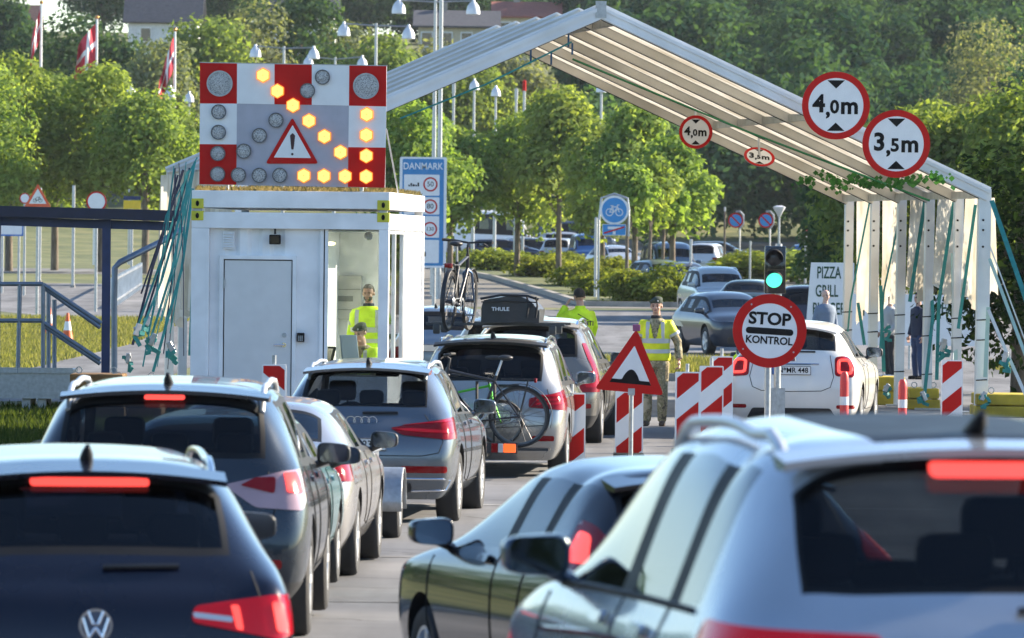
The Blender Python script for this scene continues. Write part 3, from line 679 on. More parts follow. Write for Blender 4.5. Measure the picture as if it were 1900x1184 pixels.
def build_body(key, sp, paintm):
    """returns list of (part name, mesh, material list) plus the Skin"""
    if key in BODYCACHE: return BODYCACHE[key]
    bm = cage(sp); me = bpy.data.meshes.new('b'); bm.to_mesh(me); bm.free()
    for k in range(8): me.materials.append(DARK)
    me = evaluated(me, [('SUBSURF', dict(levels=sp['lvl'], render_levels=sp['lvl']))])
    skin_full = Skin(me)
    # wheel arches
    cut = bmesh.new(); hw = sp['W'] / 2
    for y in (sp['ay'], sp['fy']):
        for sg in (1, -1):
            n0 = len(cut.faces)
            lathe(cut, [(sp['wr'] + .055, -.20), (sp['wr'] + .065, .25)], 40, Matrix.Translation((sg * (hw - .10), y, sp['wr'] + .01)) @ Matrix.Rotation(R(90) * sg, 4, 'Y'))
    bmesh.ops.recalc_face_normals(cut, faces=cut.faces[:])
    for f in cut.faces: f.material_index = 5
    cm = bpy.data.meshes.new('c'); cut.to_mesh(cm); cut.free()
    for k in range(8): cm.materials.append(DARK)
    co = bpy.data.objects.new('cutter', cm); COL.objects.link(co)
    me = evaluated(me, [('BOOLEAN', dict(operation='DIFFERENCE', object=co, solver='EXACT'))])
    bpy.data.objects.remove(co)
    bm = bmesh.new(); bm.from_mesh(me); bm.faces.ensure_lookup_table()
    # black surround of every pane
    ring = []
    for f in bm.faces:
        if f.material_index in ((1, 2, 3) if sp['seal'] else (1, 3)):
            if any(g.material_index != f.material_index for e in f.edges for g in e.link_faces): ring.append(f)
    for f in ring: f.material_index = {1: 10, 2: 12, 3: 13}[f.material_index]
    parts = []
    seen = set()
    panes = []
    for f in bm.faces:
        if f.material_index in (1, 2, 3) and f.index not in seen:
            reg = f.material_index; stack = [f]; comp = []; seen.add(f.index)
            while stack:
                q = stack.pop(); comp.append(q)
                for e in q.edges:
                    for g in e.link_faces:
                        if g.index not in seen and g.material_index == reg: seen.add(g.index); stack.append(g)
            if len(comp) > 3: panes.append((reg, comp))
    def extract(faces, keep_idx=None):
        b2 = bmesh.new(); mp = {}
        for f in faces:
            vs_ = []
            for v in f.verts:
                if v.index not in mp: mp[v.index] = b2.verts.new(v.co)
                vs_.append(mp[v.index])
            nf = b2.faces.new(vs_); nf.smooth = True; nf.material_index = keep_idx[f.material_index] if keep_idx else 0
        m2 = bpy.data.meshes.new('p'); b2.normal_update(); b2.to_mesh(m2); b2.free(); return m2
    for reg, comp in panes: parts.append(({1: 'rear_window', 2: 'side_window', 3: 'windscreen'}[reg], extract(comp), reg))
    # body: paint 0, trim 1, underside 2, roof glass 3
    idx = {0: 0, 1: 1, 2: 1, 3: 1, 4: 1, 5: 2, 6: 3, 7: 4, 10: 1, 12: 1, 13: 0}
    bf = [f for f in bm.faces if f.material_index not in (1, 2, 3)]
    body = extract(bf, idx)
    # inner lining so that the cabin is dark inside
    lin = bmesh.new(); lin.from_mesh(body)
    lin.verts.ensure_lookup_table(); lin.normal_update()
    kill = [f for f in lin.faces if f.material_index == 2]
    bmesh.ops.delete(lin, geom=kill, context='FACES')
    for v in lin.verts: v.co -= v.normal * .022
    bmesh.ops.reverse_faces(lin, faces=lin.faces[:])
    lm = bpy.data.meshes.new('l'); lin.to_mesh(lm); lin.free()
    body.set_sharp_from_angle(angle=R(35))
    bm.free()
    BODYCACHE[key] = (body, lm, parts, skin_full)
    return BODYCACHE[key]
def seats(parent, sp, full=True):
    for (x, y) in ((.36, sp['ywt'] - .62), (-.36, sp['ywt'] - .62)):
        bm = bmesh.new(); z = sp['zwb'] - .02
        box(bm, (x, y, z - .28), (.50, .16, .66), Matrix.Rotation(R(14), 3, 'X'), .05)
        box(bm, (x, y - .10, z + .20), (.27, .11, .20), None, .045); tube(bm, [(x - .05, y - .09, z), (x - .05, y - .1, z + .15)], .008, 6); tube(bm, [(x + .05, y - .09, z), (x + .05, y - .1, z + .15)], .008, 6)
        obj('seat', bm, SEATM, parent, 40)
    if full:
        y = sp['yC'] + .05; bm = bmesh.new(); box(bm, (0, y, sp['zwb'] - .26), (1.28, .16, .62), Matrix.Rotation(R(16), 3, 'X'), .06); obj('rear_seat', bm, SEATM, parent, 40)
        for x in (-.42, 0, .42):
            bm = bmesh.new(); box(bm, (x, y - .1, sp['zwb'] + .13), (.24, .10, .15), None, .045); obj('headrest', bm, SEATM, parent, 40)
        bm = bmesh.new(); bbox(bm, (-.68, sp['ywb'] - .45, sp['zc'] - .22), (.68, sp['ywb'] - .05, sp['zc'] - .02), .04); obj('dashboard', bm, INTERIOR, parent, 40)
        bm = bmesh.new(); lathe(bm, [(.165, -.012), (.185, -.012), (.185, .012), (.165, .012), (.165, -.012)], 24, Matrix.Translation((-.36, sp['ywb'] - .62, sp['zc'] - .08)) @ Matrix.Rotation(R(65), 4, 'X'), closed=False); obj('steering_wheel', bm, INTERIOR, parent, 40)
        bm = bmesh.new(); box(bm, (0, sp['ywt'] + .12, sp['H'] - .17), (.24, .04, .075), None, .02); tube(bm, [(0, sp['ywt'] + .13, sp['H'] - .15), (0, sp['ywt'] + .14, sp['H'] - .07)], .012, 6); obj('inside_mirror', bm, INTERIOR, parent, 40)
def mirror(parent, sp, m, side, y=None, z=None):
    y = y or sp['ywb'] - .28; z = z or sp['bf'] + .09; x = side * (sp['W'] / 2 * sp['tumble'] + .10); bm = bmesh.new()
    bmesh.ops.create_cube(bm, size=1.0); bmesh.ops.subdivide_edges(bm, edges=bm.edges[:], cuts=5, use_grid_fill=True)
    for v in bm.verts:
        q = v.co * 2; n_ = (abs(q.x) ** 4 + abs(q.y) ** 4 + abs(q.z) ** 4) ** .25; q = q / n_; tp = 1 - .22 * (q.x * side + 1) / 2
        v.co = Vector((x + q.x * .115, y + .03 + q.y * .075, z + q.z * .078 * tp))
    for v in bm.verts:
        if v.co.y < y - .02: v.co.y = y - .02
    bmesh.ops.recalc_face_normals(bm, faces=bm.faces[:])
    tube(bm, [(side * (sp['W'] / 2 * sp['tumble'] - .06), y + .06, z - .10), (x - side * .05, y + .05, z - .05)], [.035, .04], 8, ry=.7)
    o = obj('wing_mirror', bm, m, parent, 50); bm = bmesh.new(); prism(bm, rrect2(x - .095, z - .062, x + .095, z + .062, .04), y - .027, y - .021); obj('mirror_glass', bm, mat('mirror_glass', (.20, .24, .30), .06, 1.0), o)
def make_car(name, label, cat, X, d, head, sp, paintm, key, group=None, z=None, near=True, glassr=None, glasss=None, mirrors=None, style=5, seatful=True, pitch=0.0):
    """a car whose rear centre stands at (X, d); head = degrees to the right of straight ahead"""
    t = thing(name, label, cat, (X, d, gz(X, d) if z is None else z), -R(head), group)
    t.rotation_euler = (R(pitch), 0, -R(head))
    body, lm, parts, skin = build_body(key, sp, paintm)
    b = bpy.data.objects.new('body', body.copy()); link(b, t)
    for m in (paintm, TRIM, DARK, ROOFGL, PLASTIC): b.data.materials.append(m)
    li = bpy.data.objects.new('cabin_lining', lm); link(li, t)
    if not lm.materials: lm.materials.append(INTERIOR)
    for nm, me, reg in parts:
        o = bpy.data.objects.new(nm, me.copy()); link(o, t)
        o.data.materials.append((glassr or GLASSD) if reg == 1 else ((glasss or GLASSM) if reg == 2 else GLASSW))
    for y in (sp['ay'], sp['fy']):
        for sg in (1, -1): add_wheel(t, sg * (sp['W'] / 2 - .125), y, sp['wr'], .215, style)
    seats(t, sp, near and seatful)
    mm = mirrors or paintm
    for sg in (1, -1): mirror(t, sp, mm, sg)
    if near:
        seam = mat('panel_gap', (.008, .008, .01), .8)
        for sg in (1, -1):
            y0, y1, y2 = sp['yC'] + .06, sp['yB'] + .05, sp['ywb'] - .02
            bm = skin.line([(y0 + .02, sp['br'] - .01), (y0 + .12, .70), (y0 + .36, .40), (y1, .36), (y1, sp['br'] - .02), (y1, .36), (y2 - .1, .36), (y2, .55), (y2 - .02, sp['bf'] - .04)], 'side', sg, .005); obj('door_seam', bm, seam, t)
            for yy in (y0 + .22, y1 + .12):
                bm = skin.patch(rrect2(yy, sp['br'] - .12, yy + .20, sp['br'] - .085, .015), 'side', sg, off=.03, thick=.02, grid=.08); obj('door_handle', bm, paintm, t)
    t['skin'] = 0
    return t, skin
def part(parent, name, bm, m, smooth=None): 
    return obj(name, bm, m, parent, smooth)
def plate(parent, skin, z, w=.52, h=.115, text=None, y=None, eu=True, x=0.0):
    hits = [skin.cast(Vector((x + dx, -5, z + dz)), Vector((0, 1, 0))) for dx in (-.2, 0, .2) for dz in (-.05, .05)]; hits = [h.y for h in hits if h]
    y = (min(hits) if hits else 0) - .012 if y is None else y
    bm = bmesh.new(); prism(bm, rrect2(x - w / 2, z - h / 2, x + w / 2, z + h / 2, .012), y - .008, y + .03); p = obj('number_plate', bm, PLATEW, parent)
    bm = bmesh.new(); ring2(bm, rrect2(x - w / 2, z - h / 2, x + w / 2, z + h / 2, .012), rrect2(x - w / 2 + .006, z - h / 2 + .006, x + w / 2 - .006, z + h / 2 - .006, .008), y - .010, y - .0085); obj('plate_border', bm, BLACK, p)
    if eu: bm = bmesh.new(); bbox(bm, (x - w / 2 + .007, y - .0105, z - h / 2 + .007), (x - w / 2 + .045, y - .0085, z + h / 2 - .007)); obj('plate_band', bm, SIGNB, p)
    if text: text_part('plate_lettering', text, .098, Matrix.Translation((x + .022, y - .0105, z)), BLACK, p, .012, .001, sx=.95)
    return p
def antenna(parent, skin, y=.75, x=0.0, fin=True, h=.0):
    p = skin.cast(Vector((x, y, 5)), Vector((0, 0, -1))); bm = bmesh.new()
    if fin: 
        tube(bm, [p + Vector((0, .10, -.01)), p + Vector((0, .0, .03)), p + Vector((0, -.05, .065))], [.035, .028, .012], 8)
    else: lathe(bm, [(.0, .04), (.03, .02), (.04, -.01)], 12, Matrix.Translation(p))
    if h: tube(bm, [p + Vector((0, 0, .02)), p + Vector((0, -h * .5, h))], .006, 6)
    obj('aerial', bm, PLASTIC, parent, 50)
def rails(parent, skin, sp, x, y0, y1, m, lift=.045, r=.018):
    x = min(x, sp['rw'] * .93 - .02)
    for sg in (1, -1):
        pts = []
        n = 14
        for k in range(n + 1):
            y = y0 + (y1 - y0) * k / n; h = skin.cast(Vector((sg * x, y, 5)), Vector((0, 0, -1))); e = min(1, min(k, n - k) / 1.6)
            pts.append(h + Vector((0, 0, lift * e)))
        bm = bmesh.new(); tube(bm, pts, r, 8); obj('roof_rail', bm, m, parent, 50)
def wiper(parent, skin, x0, z0, x1, z1):
    bm = skin.line([(x0, z0), (x1, z1)], 'rear', 1, .012, off=.02); obj('rear_wiper', bm, PLASTIC, parent)
def highlamp(parent, skin, x0, x1, z0, z1, m, off=.012):
    bm = skin.patch(rrect2(x0, z0, x1, z1, min(.018, (z1 - z0) * .45)), 'rear', 1, off=off, grid=.08, thick=.02); obj('high_brake_light', bm, m, parent)
# ------------------------------------------------------------------ the queue of cars
def lamp(t, skin, name, outline, m, ang=0, sides=(1, -1), off=.012, thick=.03, grid=.05, y0=0.0):
    out = []
    for sg in sides:
        bm = skin.patch(outline, 'rear', sg, ang, off, grid, thick, y0)
        if bm.faces: out.append(obj(name, bm, m, t, 35))
        else: bm.free()
    return out
def fog(t, skin, z, x0, x1, m=REDLENS, h=.06): lamp(t, skin, 'reflector', rrect2(x0, z - h / 2, x1, z + h / 2, .02), m, off=.006)
def hatch_seam(t, skin, pts):
    seam = mat('panel_gap', (.008, .008, .01), .8)
    for sg in (1, -1):
        bm = skin.line(pts, 'rear', sg, .005); obj('hatch_seam', bm, seam, t)
def spoiler(t, sp, m, ln=.16, drop=.03):
    bm = bmesh.new(); n = 12; top = []; bot = []
    for k in range(n + 1):
        s = -1 + 2 * k / n; x = s * sp['rw'] * .98; z = sp['Hrr'] - sp['crown'] * .9 * s * s
        top.append([bm.verts.new((x, sp['yrr'] + .12, z + .004)), bm.verts.new((x * .99, sp['yrr'] - ln, z - drop)), bm.verts.new((x * .99, sp['yrr'] - ln + .01, z - drop - .025)), bm.verts.new((x, sp['yrr'] + .02, z - .045))])
    for a, b in zip(top, top[1:]):
        for k in range(4): bm.faces.new((a[k], a[(k + 1) % 4], b[(k + 1) % 4], b[k]))
    bm.faces.new(top[0]); bm.faces.new(top[-1][::-1])
    return obj('roof_spoiler', bm, m, t, 40)

# --- 1: dark estate at the lower left, brake lights on
P_DARKB = paint('deep_blue_black', (.006, .008, .020), .3, .28)
sp = spec(L=4.77, W=1.83, H=1.50, yw0=.20, yrr=.78, zwb=1.00, br=1.00, bf=.96, deck=0, yq=.95, yC=1.35, yB=2.25, ywt=2.95, ywb=3.75, rw=.64, ay=1.05, wr=.335, rb=.02)
p = at(182, 700, 28.6)
t, sk = make_car('estate_car', 'dark blue estate car at the lower left with a long lit high brake light', 'car', p.x, 28.6, -6.5, sp, P_DARKB, 'estate_a', 'cars queuing in the left lane', mirrors=PLASTIC)
spoiler(t, sp, P_DARKB, .14)
highlamp(t, sk, -.27, .27, 1.352, 1.388, REDLIT, .03)
for l in lamp(t, sk, 'tail_light', rpoly2([(.42, .775), (.80, .70), (.96, .72), (.965, .885), (.80, .895), (.44, .845)], .03), REDGLOW, 12): pass
lamp(t, sk, 'brake_lamp', rpoly2([(.615, .745), (.645, .74), (.635, .85), (.60, .85)], .01), REDLIT, 12, off=.018)
lamp(t, sk, 'brake_lamp', rpoly2([(.80, .73), (.865, .73), (.845, .86), (.785, .865)], .02), REDLIT, 12, off=.018)
lamp(t, sk, 'lens_strip', rpoly2([(.43, .795), (.60, .775), (.60, .80), (.43, .82)], .01), CLEARLENS, 12, sides=(1, -1), off=.018)
# round emblem
ems = [sk.cast(Vector((0, -5, .76)), Vector((0, 1, 0)))]
y = ems[0].y - .012; bm = bmesh.new(); ring2(bm, circle2(0, .76, .074, 40), circle2(0, .76, .064, 40), y - .006, y + .01); e = obj('emblem', bm, CHROME, t, 40)
bm = bmesh.new(); prism(bm, circle2(0, .76, .068, 40), y, y + .02); obj('emblem_disc', bm, mat('emblem_blue', (.10, .13, .2), .15, .4), e)
bm = bmesh.new()
for pts in ([(-.035, .925), (-.012, .868)], [(.035, .925), (.012, .868)], [(-.012, .868), (.012, .868)], [(-.058, .895), (-.03, .808)], [(.058, .895), (.03, .808)], [(-.03, .808), (0, .852)], [(.03, .808), (0, .852)]):
    (a, b), (c, d_) = pts; tube(bm, [(a, y - .003, b - .102), (c, y - .003, d_ - .102)], .006, 6)
obj('emblem_letters', bm, CHROME, e)
wiper(t, sk, .04, 1.01, .38, 1.015); rails(t, sk, sp, .60, .95, 2.85, CHROME, .05, .017); antenna(t, sk, .95)
hatch_seam(t, sk, [(.70, .99), (.76, .80), (.74, .60), (0, .57)]); plate(t, sk, .60); fog(t, sk, .45, .55, .80)

# --- 2: dark crossover with silver roof rails
P_GREYB = paint('dark_blue_grey', (.035, .045, .058), .55, .28)
sp = spec(L=4.64, W=1.90, H=1.66, yw0=.14, yrr=.46, zwb=1.10, br=1.10, bf=1.02, yC=1.05, yB=1.95, ywt=2.65, ywb=3.4, rw=.69, wr=.36, zb=.24, clad=True, wwb=.73)
p = at(298, 700, 41.0)
t, sk = make_car('crossover_car', 'dark grey crossover with raised rail ends and lit brake lights behind the dark estate', 'car', p.x, 41.0, .6, sp, P_GREYB, 'suv_b', 'cars queuing in the left lane', mirrors=PLASTIC, glassr=glass('grey_tint', (.34, .40, .50), .6))
spoiler(t, sp, P_GREYB, .08, .02); highlamp(t, sk, -.13, .13, 1.53, 1.56, REDLIT, .06)
lamp(t, sk, 'tail_light', rpoly2([(.40, 1.00), (.58, .86), (.90, .84), (1.02, .95), (.98, 1.10), (.78, 1.09)], .03), mat('smoky_lens', (.40, .26, .28), .1, .2, coat=1.0), 22)
lamp(t, sk, 'tail_light', rpoly2([(.50, 1.0), (.70, .95), (.72, 1.055), (.60, 1.05)], .02), REDLENS, 22, off=.02)
lamp(t, sk, 'brake_lamp', rpoly2([(.78, .96), (.93, .95), (.90, 1.085), (.78, 1.08)], .02), REDLIT, 22, off=.022)
rails(t, sk, sp, .66, .45, 2.4, ALU, .055, .020); antenna(t, sk, .75); wiper(t, sk, .02, 1.10, .34, 1.10)
hatch_seam(t, sk, [(.68, 1.08), (.74, .90), (.70, .70), (.55, .58), (0, .56)]); plate(t, sk, .82); fog(t, sk, .5, .6, .78)

# --- 3: small teal car squeezed between
P_TEAL = paint('pale_teal', (.12, .27, .30), .45, .3)
sp = spec(L=3.5, W=1.64, H=1.37, yw0=.12, yrr=.40, zwb=.96, br=.94, bf=.90, yq=.55, yC=.80, yB=1.55, ywt=2.05, ywb=2.7, rw=.56, wr=.29, zh=.78, zl=.55, zc=.94, zn=.72, ay=.72, lvl=2)
p = at(390, 700, 47.4)
t, sk = make_car('small_car', 'small pale teal car glimpsed between the dark crossover and the silver saloon', 'car', p.x, 47.2, 2.0, sp, P_TEAL, 'mini_c', 'cars queuing in the left lane', mirrors=PLASTIC)
lamp(t, sk, 'tail_light', rpoly2([(.56, .80), (.80, .78), (.78, 1.16), (.66, 1.16), (.60, .98)], .03), REDLENS, 30)
lamp(t, sk, 'brake_lamp', rpoly2([(.62, .90), (.78, .90), (.76, 1.0), (.64, 1.0)], .02), REDLIT, 30, off=.02); fog(t, sk, .42, .55, .72)

# --- 4: silver saloon
P_SILVER = paint('warm_silver', (.42, .41, .41), .65, .28)
sp = spec(L=4.65, W=1.80, H=1.41, deck=.62, zd=1.04, zwb=1.06, yrr=1.25, Hrr=1.37, yq=1.5, yC=1.62, yB=2.35, ywt=2.85, ywb=3.6, rw=.60, wr=.32, zh=.82, br=.98, bf=.93, zc=.97, zn=.74, ay=1.0, quarter=False)
p = at(444, 740, 50.9)
t, sk = make_car('saloon_car', 'silver saloon with a black mirror behind the two wheeled trailer', 'car', p.x, 50.9, 2.5, sp, P_SILVER, 'saloon_d', 'cars queuing in the left lane', mirrors=PLASTIC, glassr=GLASSM)
lamp(t, sk, 'tail_light', rpoly2([(.50, .80), (.95, .78), (.95, .95), (.50, .96)], .04), REDLENS, 25); plate(t, sk, .78); fog(t, sk, .45, .55, .75)

# --- 5: grey compact crossover towing the trailer
P_STEEL = paint('steel_blue_grey', (.155, .175, .20), .65, .26)
sp = spec(L=4.39, W=1.83, H=1.57, yw0=.26, yrr=.72, zwb=1.06, br=1.04, bf=.98, yq=.92, yC=1.15, yB=1.95, ywt=2.55, ywb=3.28, rw=.63, wr=.345, zb=.24, hatch=.05, ay=.86, lvl=4)
p = at(668, 740, 62.0)
t, sk = make_car('crossover_car', 'steel grey crossover with four chrome rings on its tailgate in front of the white booth', 'car', p.x, 62.0, 4.5, sp, P_STEEL, 'suv_e', 'cars queuing in the left lane', style=10, glassr=glass('rear_tint', (.58, .64, .70), .6))
spoiler(t, sp, P_STEEL, .20, .03); rails(t, sk, sp, .61, .66, 2.45, ALU, .04, .017); antenna(t, sk, .80)
lamp(t, sk, 'tail_light', rpoly2([(.30, .925), (.40, .86), (.80, .82), (.99, .82), (1.0, 1.03), (.80, 1.01)], .03), REDLENS, 18)
lamp(t, sk, 'light_band', rpoly2([(.34, .915), (.50, .895), (.95, .875), (.95, .90), (.50, .925)], .01), REDGLOW, 18, off=.02)
lamp(t, sk, 'light_band', rpoly2([(.42, .955), (.80, .985), (.95, .99), (.95, 1.005), (.80, 1.0)], .008), REDGLOW, 18, off=.02)
fog(t, sk, .53, .40, .84, REDLENS, .065)
y = sk.cast(Vector((0, -5, .985)), Vector((0, 1, 0))).y - .012; bm = bmesh.new()
for x in (-.105, -.035, .035, .105): lathe(bm, [(.040, 0), (.046, 0), (.046, .008), (.040, .008), (.040, 0)], 24, Matrix.Translation((x, y, .985)) @ Matrix.Rotation(R(90), 4, 'X'), closed=False)
obj('emblem', bm, CHROME, t, 40)
bm = sk.patch(rrect2(-.50, .31, .50, .40, .03), 'rear', 1, off=.008, grid=.1); obj('bumper_grille', bm, PLASTIC, t)
bm = sk.line([(.5, .32), (.82, .33), (.86, .42), (.80, .44), (.2, .44)], 'rear', 1, .010, off=.006); obj('bumper_trim', bm, CHROME, t)
plate(t, sk, .765, text='SA  237'); wiper(t, sk, .0, 1.065, .34, 1.07); hatch_seam(t, sk, [(.60, 1.05), (.80, .80), (.76, .69), (.6, .66), (0, .66)])

# trailer hitched to it
p = at(572, 800, 58.2)
tr = thing('trailer', 'small galvanised two wheeled trailer hitched behind the steel grey crossover', 'trailer', (p.x, 58.2, gz(0, 58.2)), -R(3))
bm = bmesh.new()
for lo, hi in (((-.52, 0, .42), (.52, .03, .78)), ((-.52, 1.6, .42), (.52, 1.63, .78)), ((-.52, .03, .42), (-.49, 1.6, .78)), ((.49, .03, .42), (.52, 1.6, .78)), ((-.5, .02, .40), (.5, 1.6, .43))): bbox(bm, lo, hi)
for x in (-.5, -.25, 0, .25, .5): beam(bm, (x, -.012, .43), (x, -.012, .77), .03, .02, up=(0, 1, 0))
tube(bm, [(-.54, -.01, .79), (.54, -.01, .79), (.54, 1.63, .79), (-.54, 1.63, .79), (-.54, -.01, .79)], .018, 6)
obj('load_box', bm, mat('trailer_steel', (.20, .22, .25), .5, .5, var=.15), tr, 40)
for sg in (1, -1):
    add_wheel(tr, sg * .70, .82, .29, .17, 5); bm = bmesh.new(); n = 12
    rows = []
    for k in range(n + 1):
        a = R(-8 + 196 * k / n); rows.append([bm.verts.new((sg * x, .82 + .345 * math.cos(a), .30 + .345 * math.sin(a))) for x in (.57, .60, .80, .815)])
    for a, b in zip(rows, rows[1:]):
        for k in range(3): bm.faces.new((a[k], a[k + 1], b[k + 1], b[k]))
    f_ = obj('mudguard', bm, STEEL, tr, 60); f_.modifiers.new('s', 'SOLIDIFY').thickness = .012
bm = bmesh.new(); tube(bm, [(-.35, 1.6, .40), (0, 2.75, .42), (.35, 1.6, .40)], .03, 6); tube(bm, [(0, 2.6, .42), (0, 3.45, .42)], .035, 8); obj('drawbar', bm, STEEL, tr, 40)
for sg in (1, -1):
    bm = bmesh.new(); bbox(bm, (sg * .28, -.03, .30), (sg * .50, .02, .39), .01); obj('tail_light', bm, REDLENS, tr)
bm = bmesh.new(); bbox(bm, (-.26, -.025, .48), (.26, -.014, .60)); obj('number_plate', bm, PLATEW, tr)

# --- 6: silver people carrier with roof bars, carrying a bicycle
P_WSILV = paint('champagne_silver', (.46, .45, .43), .65, .26)
sp = spec(L=4.5, W=1.74, H=1.60, yw0=.14, yrr=.44, zwb=1.02, br=1.02, bf=.98, yq=.62, yC=1.12, yB=2.0, ywt=2.75, ywb=3.6, rw=.66, wr=.325, ay=.9)
p = at(905, 740, 72.6); CARRIER = (p.x, 72.6)
t, sk = make_car('people_carrier', 'silver people carrier with black roof bars and a bicycle on its tail', 'car', p.x, 72.6, 4.0, sp, P_WSILV, 'mpv_f', 'cars queuing in the left lane')
carrier = t
spoiler(t, sp, PLASTIC, .16, .02); rails(t, sk, sp, .64, .5, 2.6, CHROME, .05, .016); antenna(t, sk, .7)
lamp(t, sk, 'tail_light', rpoly2([(.44, .80), (.95, .76), (1.0, .80), (1.0, .99), (.9, .99), (.46, .90)], .03), REDLENS, 18)
for z in (.83, .875, .92): lamp(t, sk, 'light_band', rpoly2([(.52, z), (.90, z + .005), (.90, z + .025), (.54, z + .02)], .008), REDGLOW, 18, off=.02)
wiper(t, sk, .0, 1.04, .34, 1.04); hatch_seam(t, sk, [(.66, 1.0), (.72, .8), (.68, .60), (0, .56)]); plate(t, sk, .70); fog(t, sk, .45, .5, .75)
for y in (.95, 2.05):
    bm = bmesh.new(); beam(bm, (-.78, y, 1.715), (.80, y, 1.715), .07, .025)
    for x in (-.66, .66): bbox(bm, (x - .04, y - .05, 1.60), (x + .04, y + .05, 1.712), .015)
    obj('roof_bar', bm, mat('bar_grey', (.05, .055, .06), .4, .3), t, 40)

# --- 7: grey estate ahead of it
P_TAUPE = paint('taupe_grey', (.22, .215, .20), .6, .28)
sp = spec(L=4.75, W=1.86, H=1.62, yw0=.18, yrr=.55, zwb=1.06, br=1.03, bf=.98, yq=.8, yC=1.2, yB=2.1, ywt=2.8, ywb=3.6, rw=.64, wr=.345, clad=True)
p = at(978, 740, 82.7)
t, sk = make_car('estate_car', 'taupe grey estate with tall tail lights right of the bicycle wheel', 'car', p.x, 82.7, 4.5, sp, P_TAUPE, 'estate_g', 'cars queuing in the left lane', glassr=glass('grey_tint', (.34, .40, .50), .6))
spoiler(t, sp, P_TAUPE, .14); rails(t, sk, sp, .62, .6, 2.6, CHROME, .05, .018)
lamp(t, sk, 'tail_light', rpoly2([(.62, .68), (.95, .68), (.95, .95), (.88, 1.30), (.79, 1.30), (.83, .95), (.66, .93)], .02), REDLENS, 22)
lamp(t, sk, 'brake_lamp', rpoly2([(.70, .74), (.93, .74), (.93, .84), (.70, .84)], .02), REDGLOW, 22, off=.02)
fog(t, sk, .50, .55, .82); plate(t, sk, .78); wiper(t, sk, .0, 1.08, .34, 1.08)
bm = sk.patch(rrect2(-.6, .28, .6, .42, .04), 'rear', 1, off=.006, grid=.1); obj('bumper_grille', bm, PLASTIC, t)
for sg in (1, -1): bm = bmesh.new(); lathe(bm, [(.03, -.02), (.045, -.02), (.045, .12), (.03, .12)], 14, Matrix.Translation((sg * .58, .04, .30)) @ Matrix.Rotation(R(-90), 4, 'X'), closed=False); obj('exhaust_tip', bm, CHROME, t, 40)

# --- 8: small white crossover on the right of the stop sign
P_WHITE = paint('car_white', (.74, .73, .70), .05, .3)
sp = spec(L=4.25, W=1.80, H=1.56, yw0=.16, yrr=.56, zwb=1.12, br=1.06, bf=1.02, yq=.80, yC=1.02, yB=1.72, ywt=2.25, ywb=3.05, rw=.57, wr=.335, zh=.92, zl=.66, hatch=.06, zc=1.06, zn=.86, lvl=4, ay=.82, tumble=.88, crown=.085, wwb=.66)
p = at(1468, 740, 86.0)
t, sk = make_car('small_crossover', 'white rounded crossover waiting behind the round stop sign', 'car', p.x, 86.0, 7.5, sp, P_WHITE, 'white_h', None, mirrors=PLASTIC, glassr=glass('bronze_glass', (.16, .15, .12)))
spoiler(t, sp, P_WHITE, .14); highlamp(t, sk, -.17, .17, 1.445, 1.47, REDGLOW, .03); antenna(t, sk, .9)
for l in lamp(t, sk, 'tail_light', rpoly2([(.545, .83), (.80, .81), (.83, .92), (.80, 1.08), (.70, 1.10), (.575, 1.08)], .05), REDLENS, 20): pass
for sg in (1, -1):
    O = rpoly2([(.575, .86), (.775, .85), (.795, .93), (.775, 1.055), (.69, 1.07), (.60, 1.055)], .05); c = Vector((.685, .955)); I = [tuple(c + (Vector(q) - c) * .62) for q in O]
    pts3 = [sk.cast(Vector((math.cos(R(20)) * sg * u, math.sin(R(20)) * u, z)) - Vector((-math.sin(R(20)) * sg, math.cos(R(20)), 0)) * 6, Vector((-math.sin(R(20)) * sg, math.cos(R(20)), 0))) for u, z in [((a[0] + b[0]) / 2, (a[1] + b[1]) / 2) for a, b in zip(O, I)]]
    bm = bmesh.new(); q = [h - Vector((-.3 * sg, .9, 0)) * .022 for h in pts3 if h]; tube(bm, q + [q[0]], .022, 6, cap=False); obj('light_ring', bm, REDLIT, t, 50)
plate(t, sk, .90, text='N*MR 448'); hatch_seam(t, sk, [(.50, 1.10), (.56, .82), (.52, .68), (.40, .63), (0, .62)])
bm = sk.line([(-.36, .985), (.36, .985)], 'rear', 1, .012, off=.008); obj('tailgate_trim', bm, CHROME, t)
y = sk.cast(Vector((0, -5, 1.045)), Vector((0, 1, 0))).y - .01; bm = bmesh.new(); prism(bm, circle2(0, 1.045, .05, 28), y - .004, y + .02); e = obj('emblem', bm, CHROME, t); bm = bmesh.new(); prism(bm, circle2(0, 1.045, .038, 24), y - .007, y); obj('emblem_disc', bm, mat('emblem_red', (.12, .03, .05), .3), e)
bm = sk.patch(rpoly2([(-.60, .26), (.60, .26), (.52, .40), (-.52, .40)], .03), 'rear', 1, off=.01, grid=.08); obj('bumper_insert', bm, PLASTIC, t); fog(t, sk, .42, .60, .84, REDLENS, .05)
wiper(t, sk, 0, 1.15, .3, 1.15)

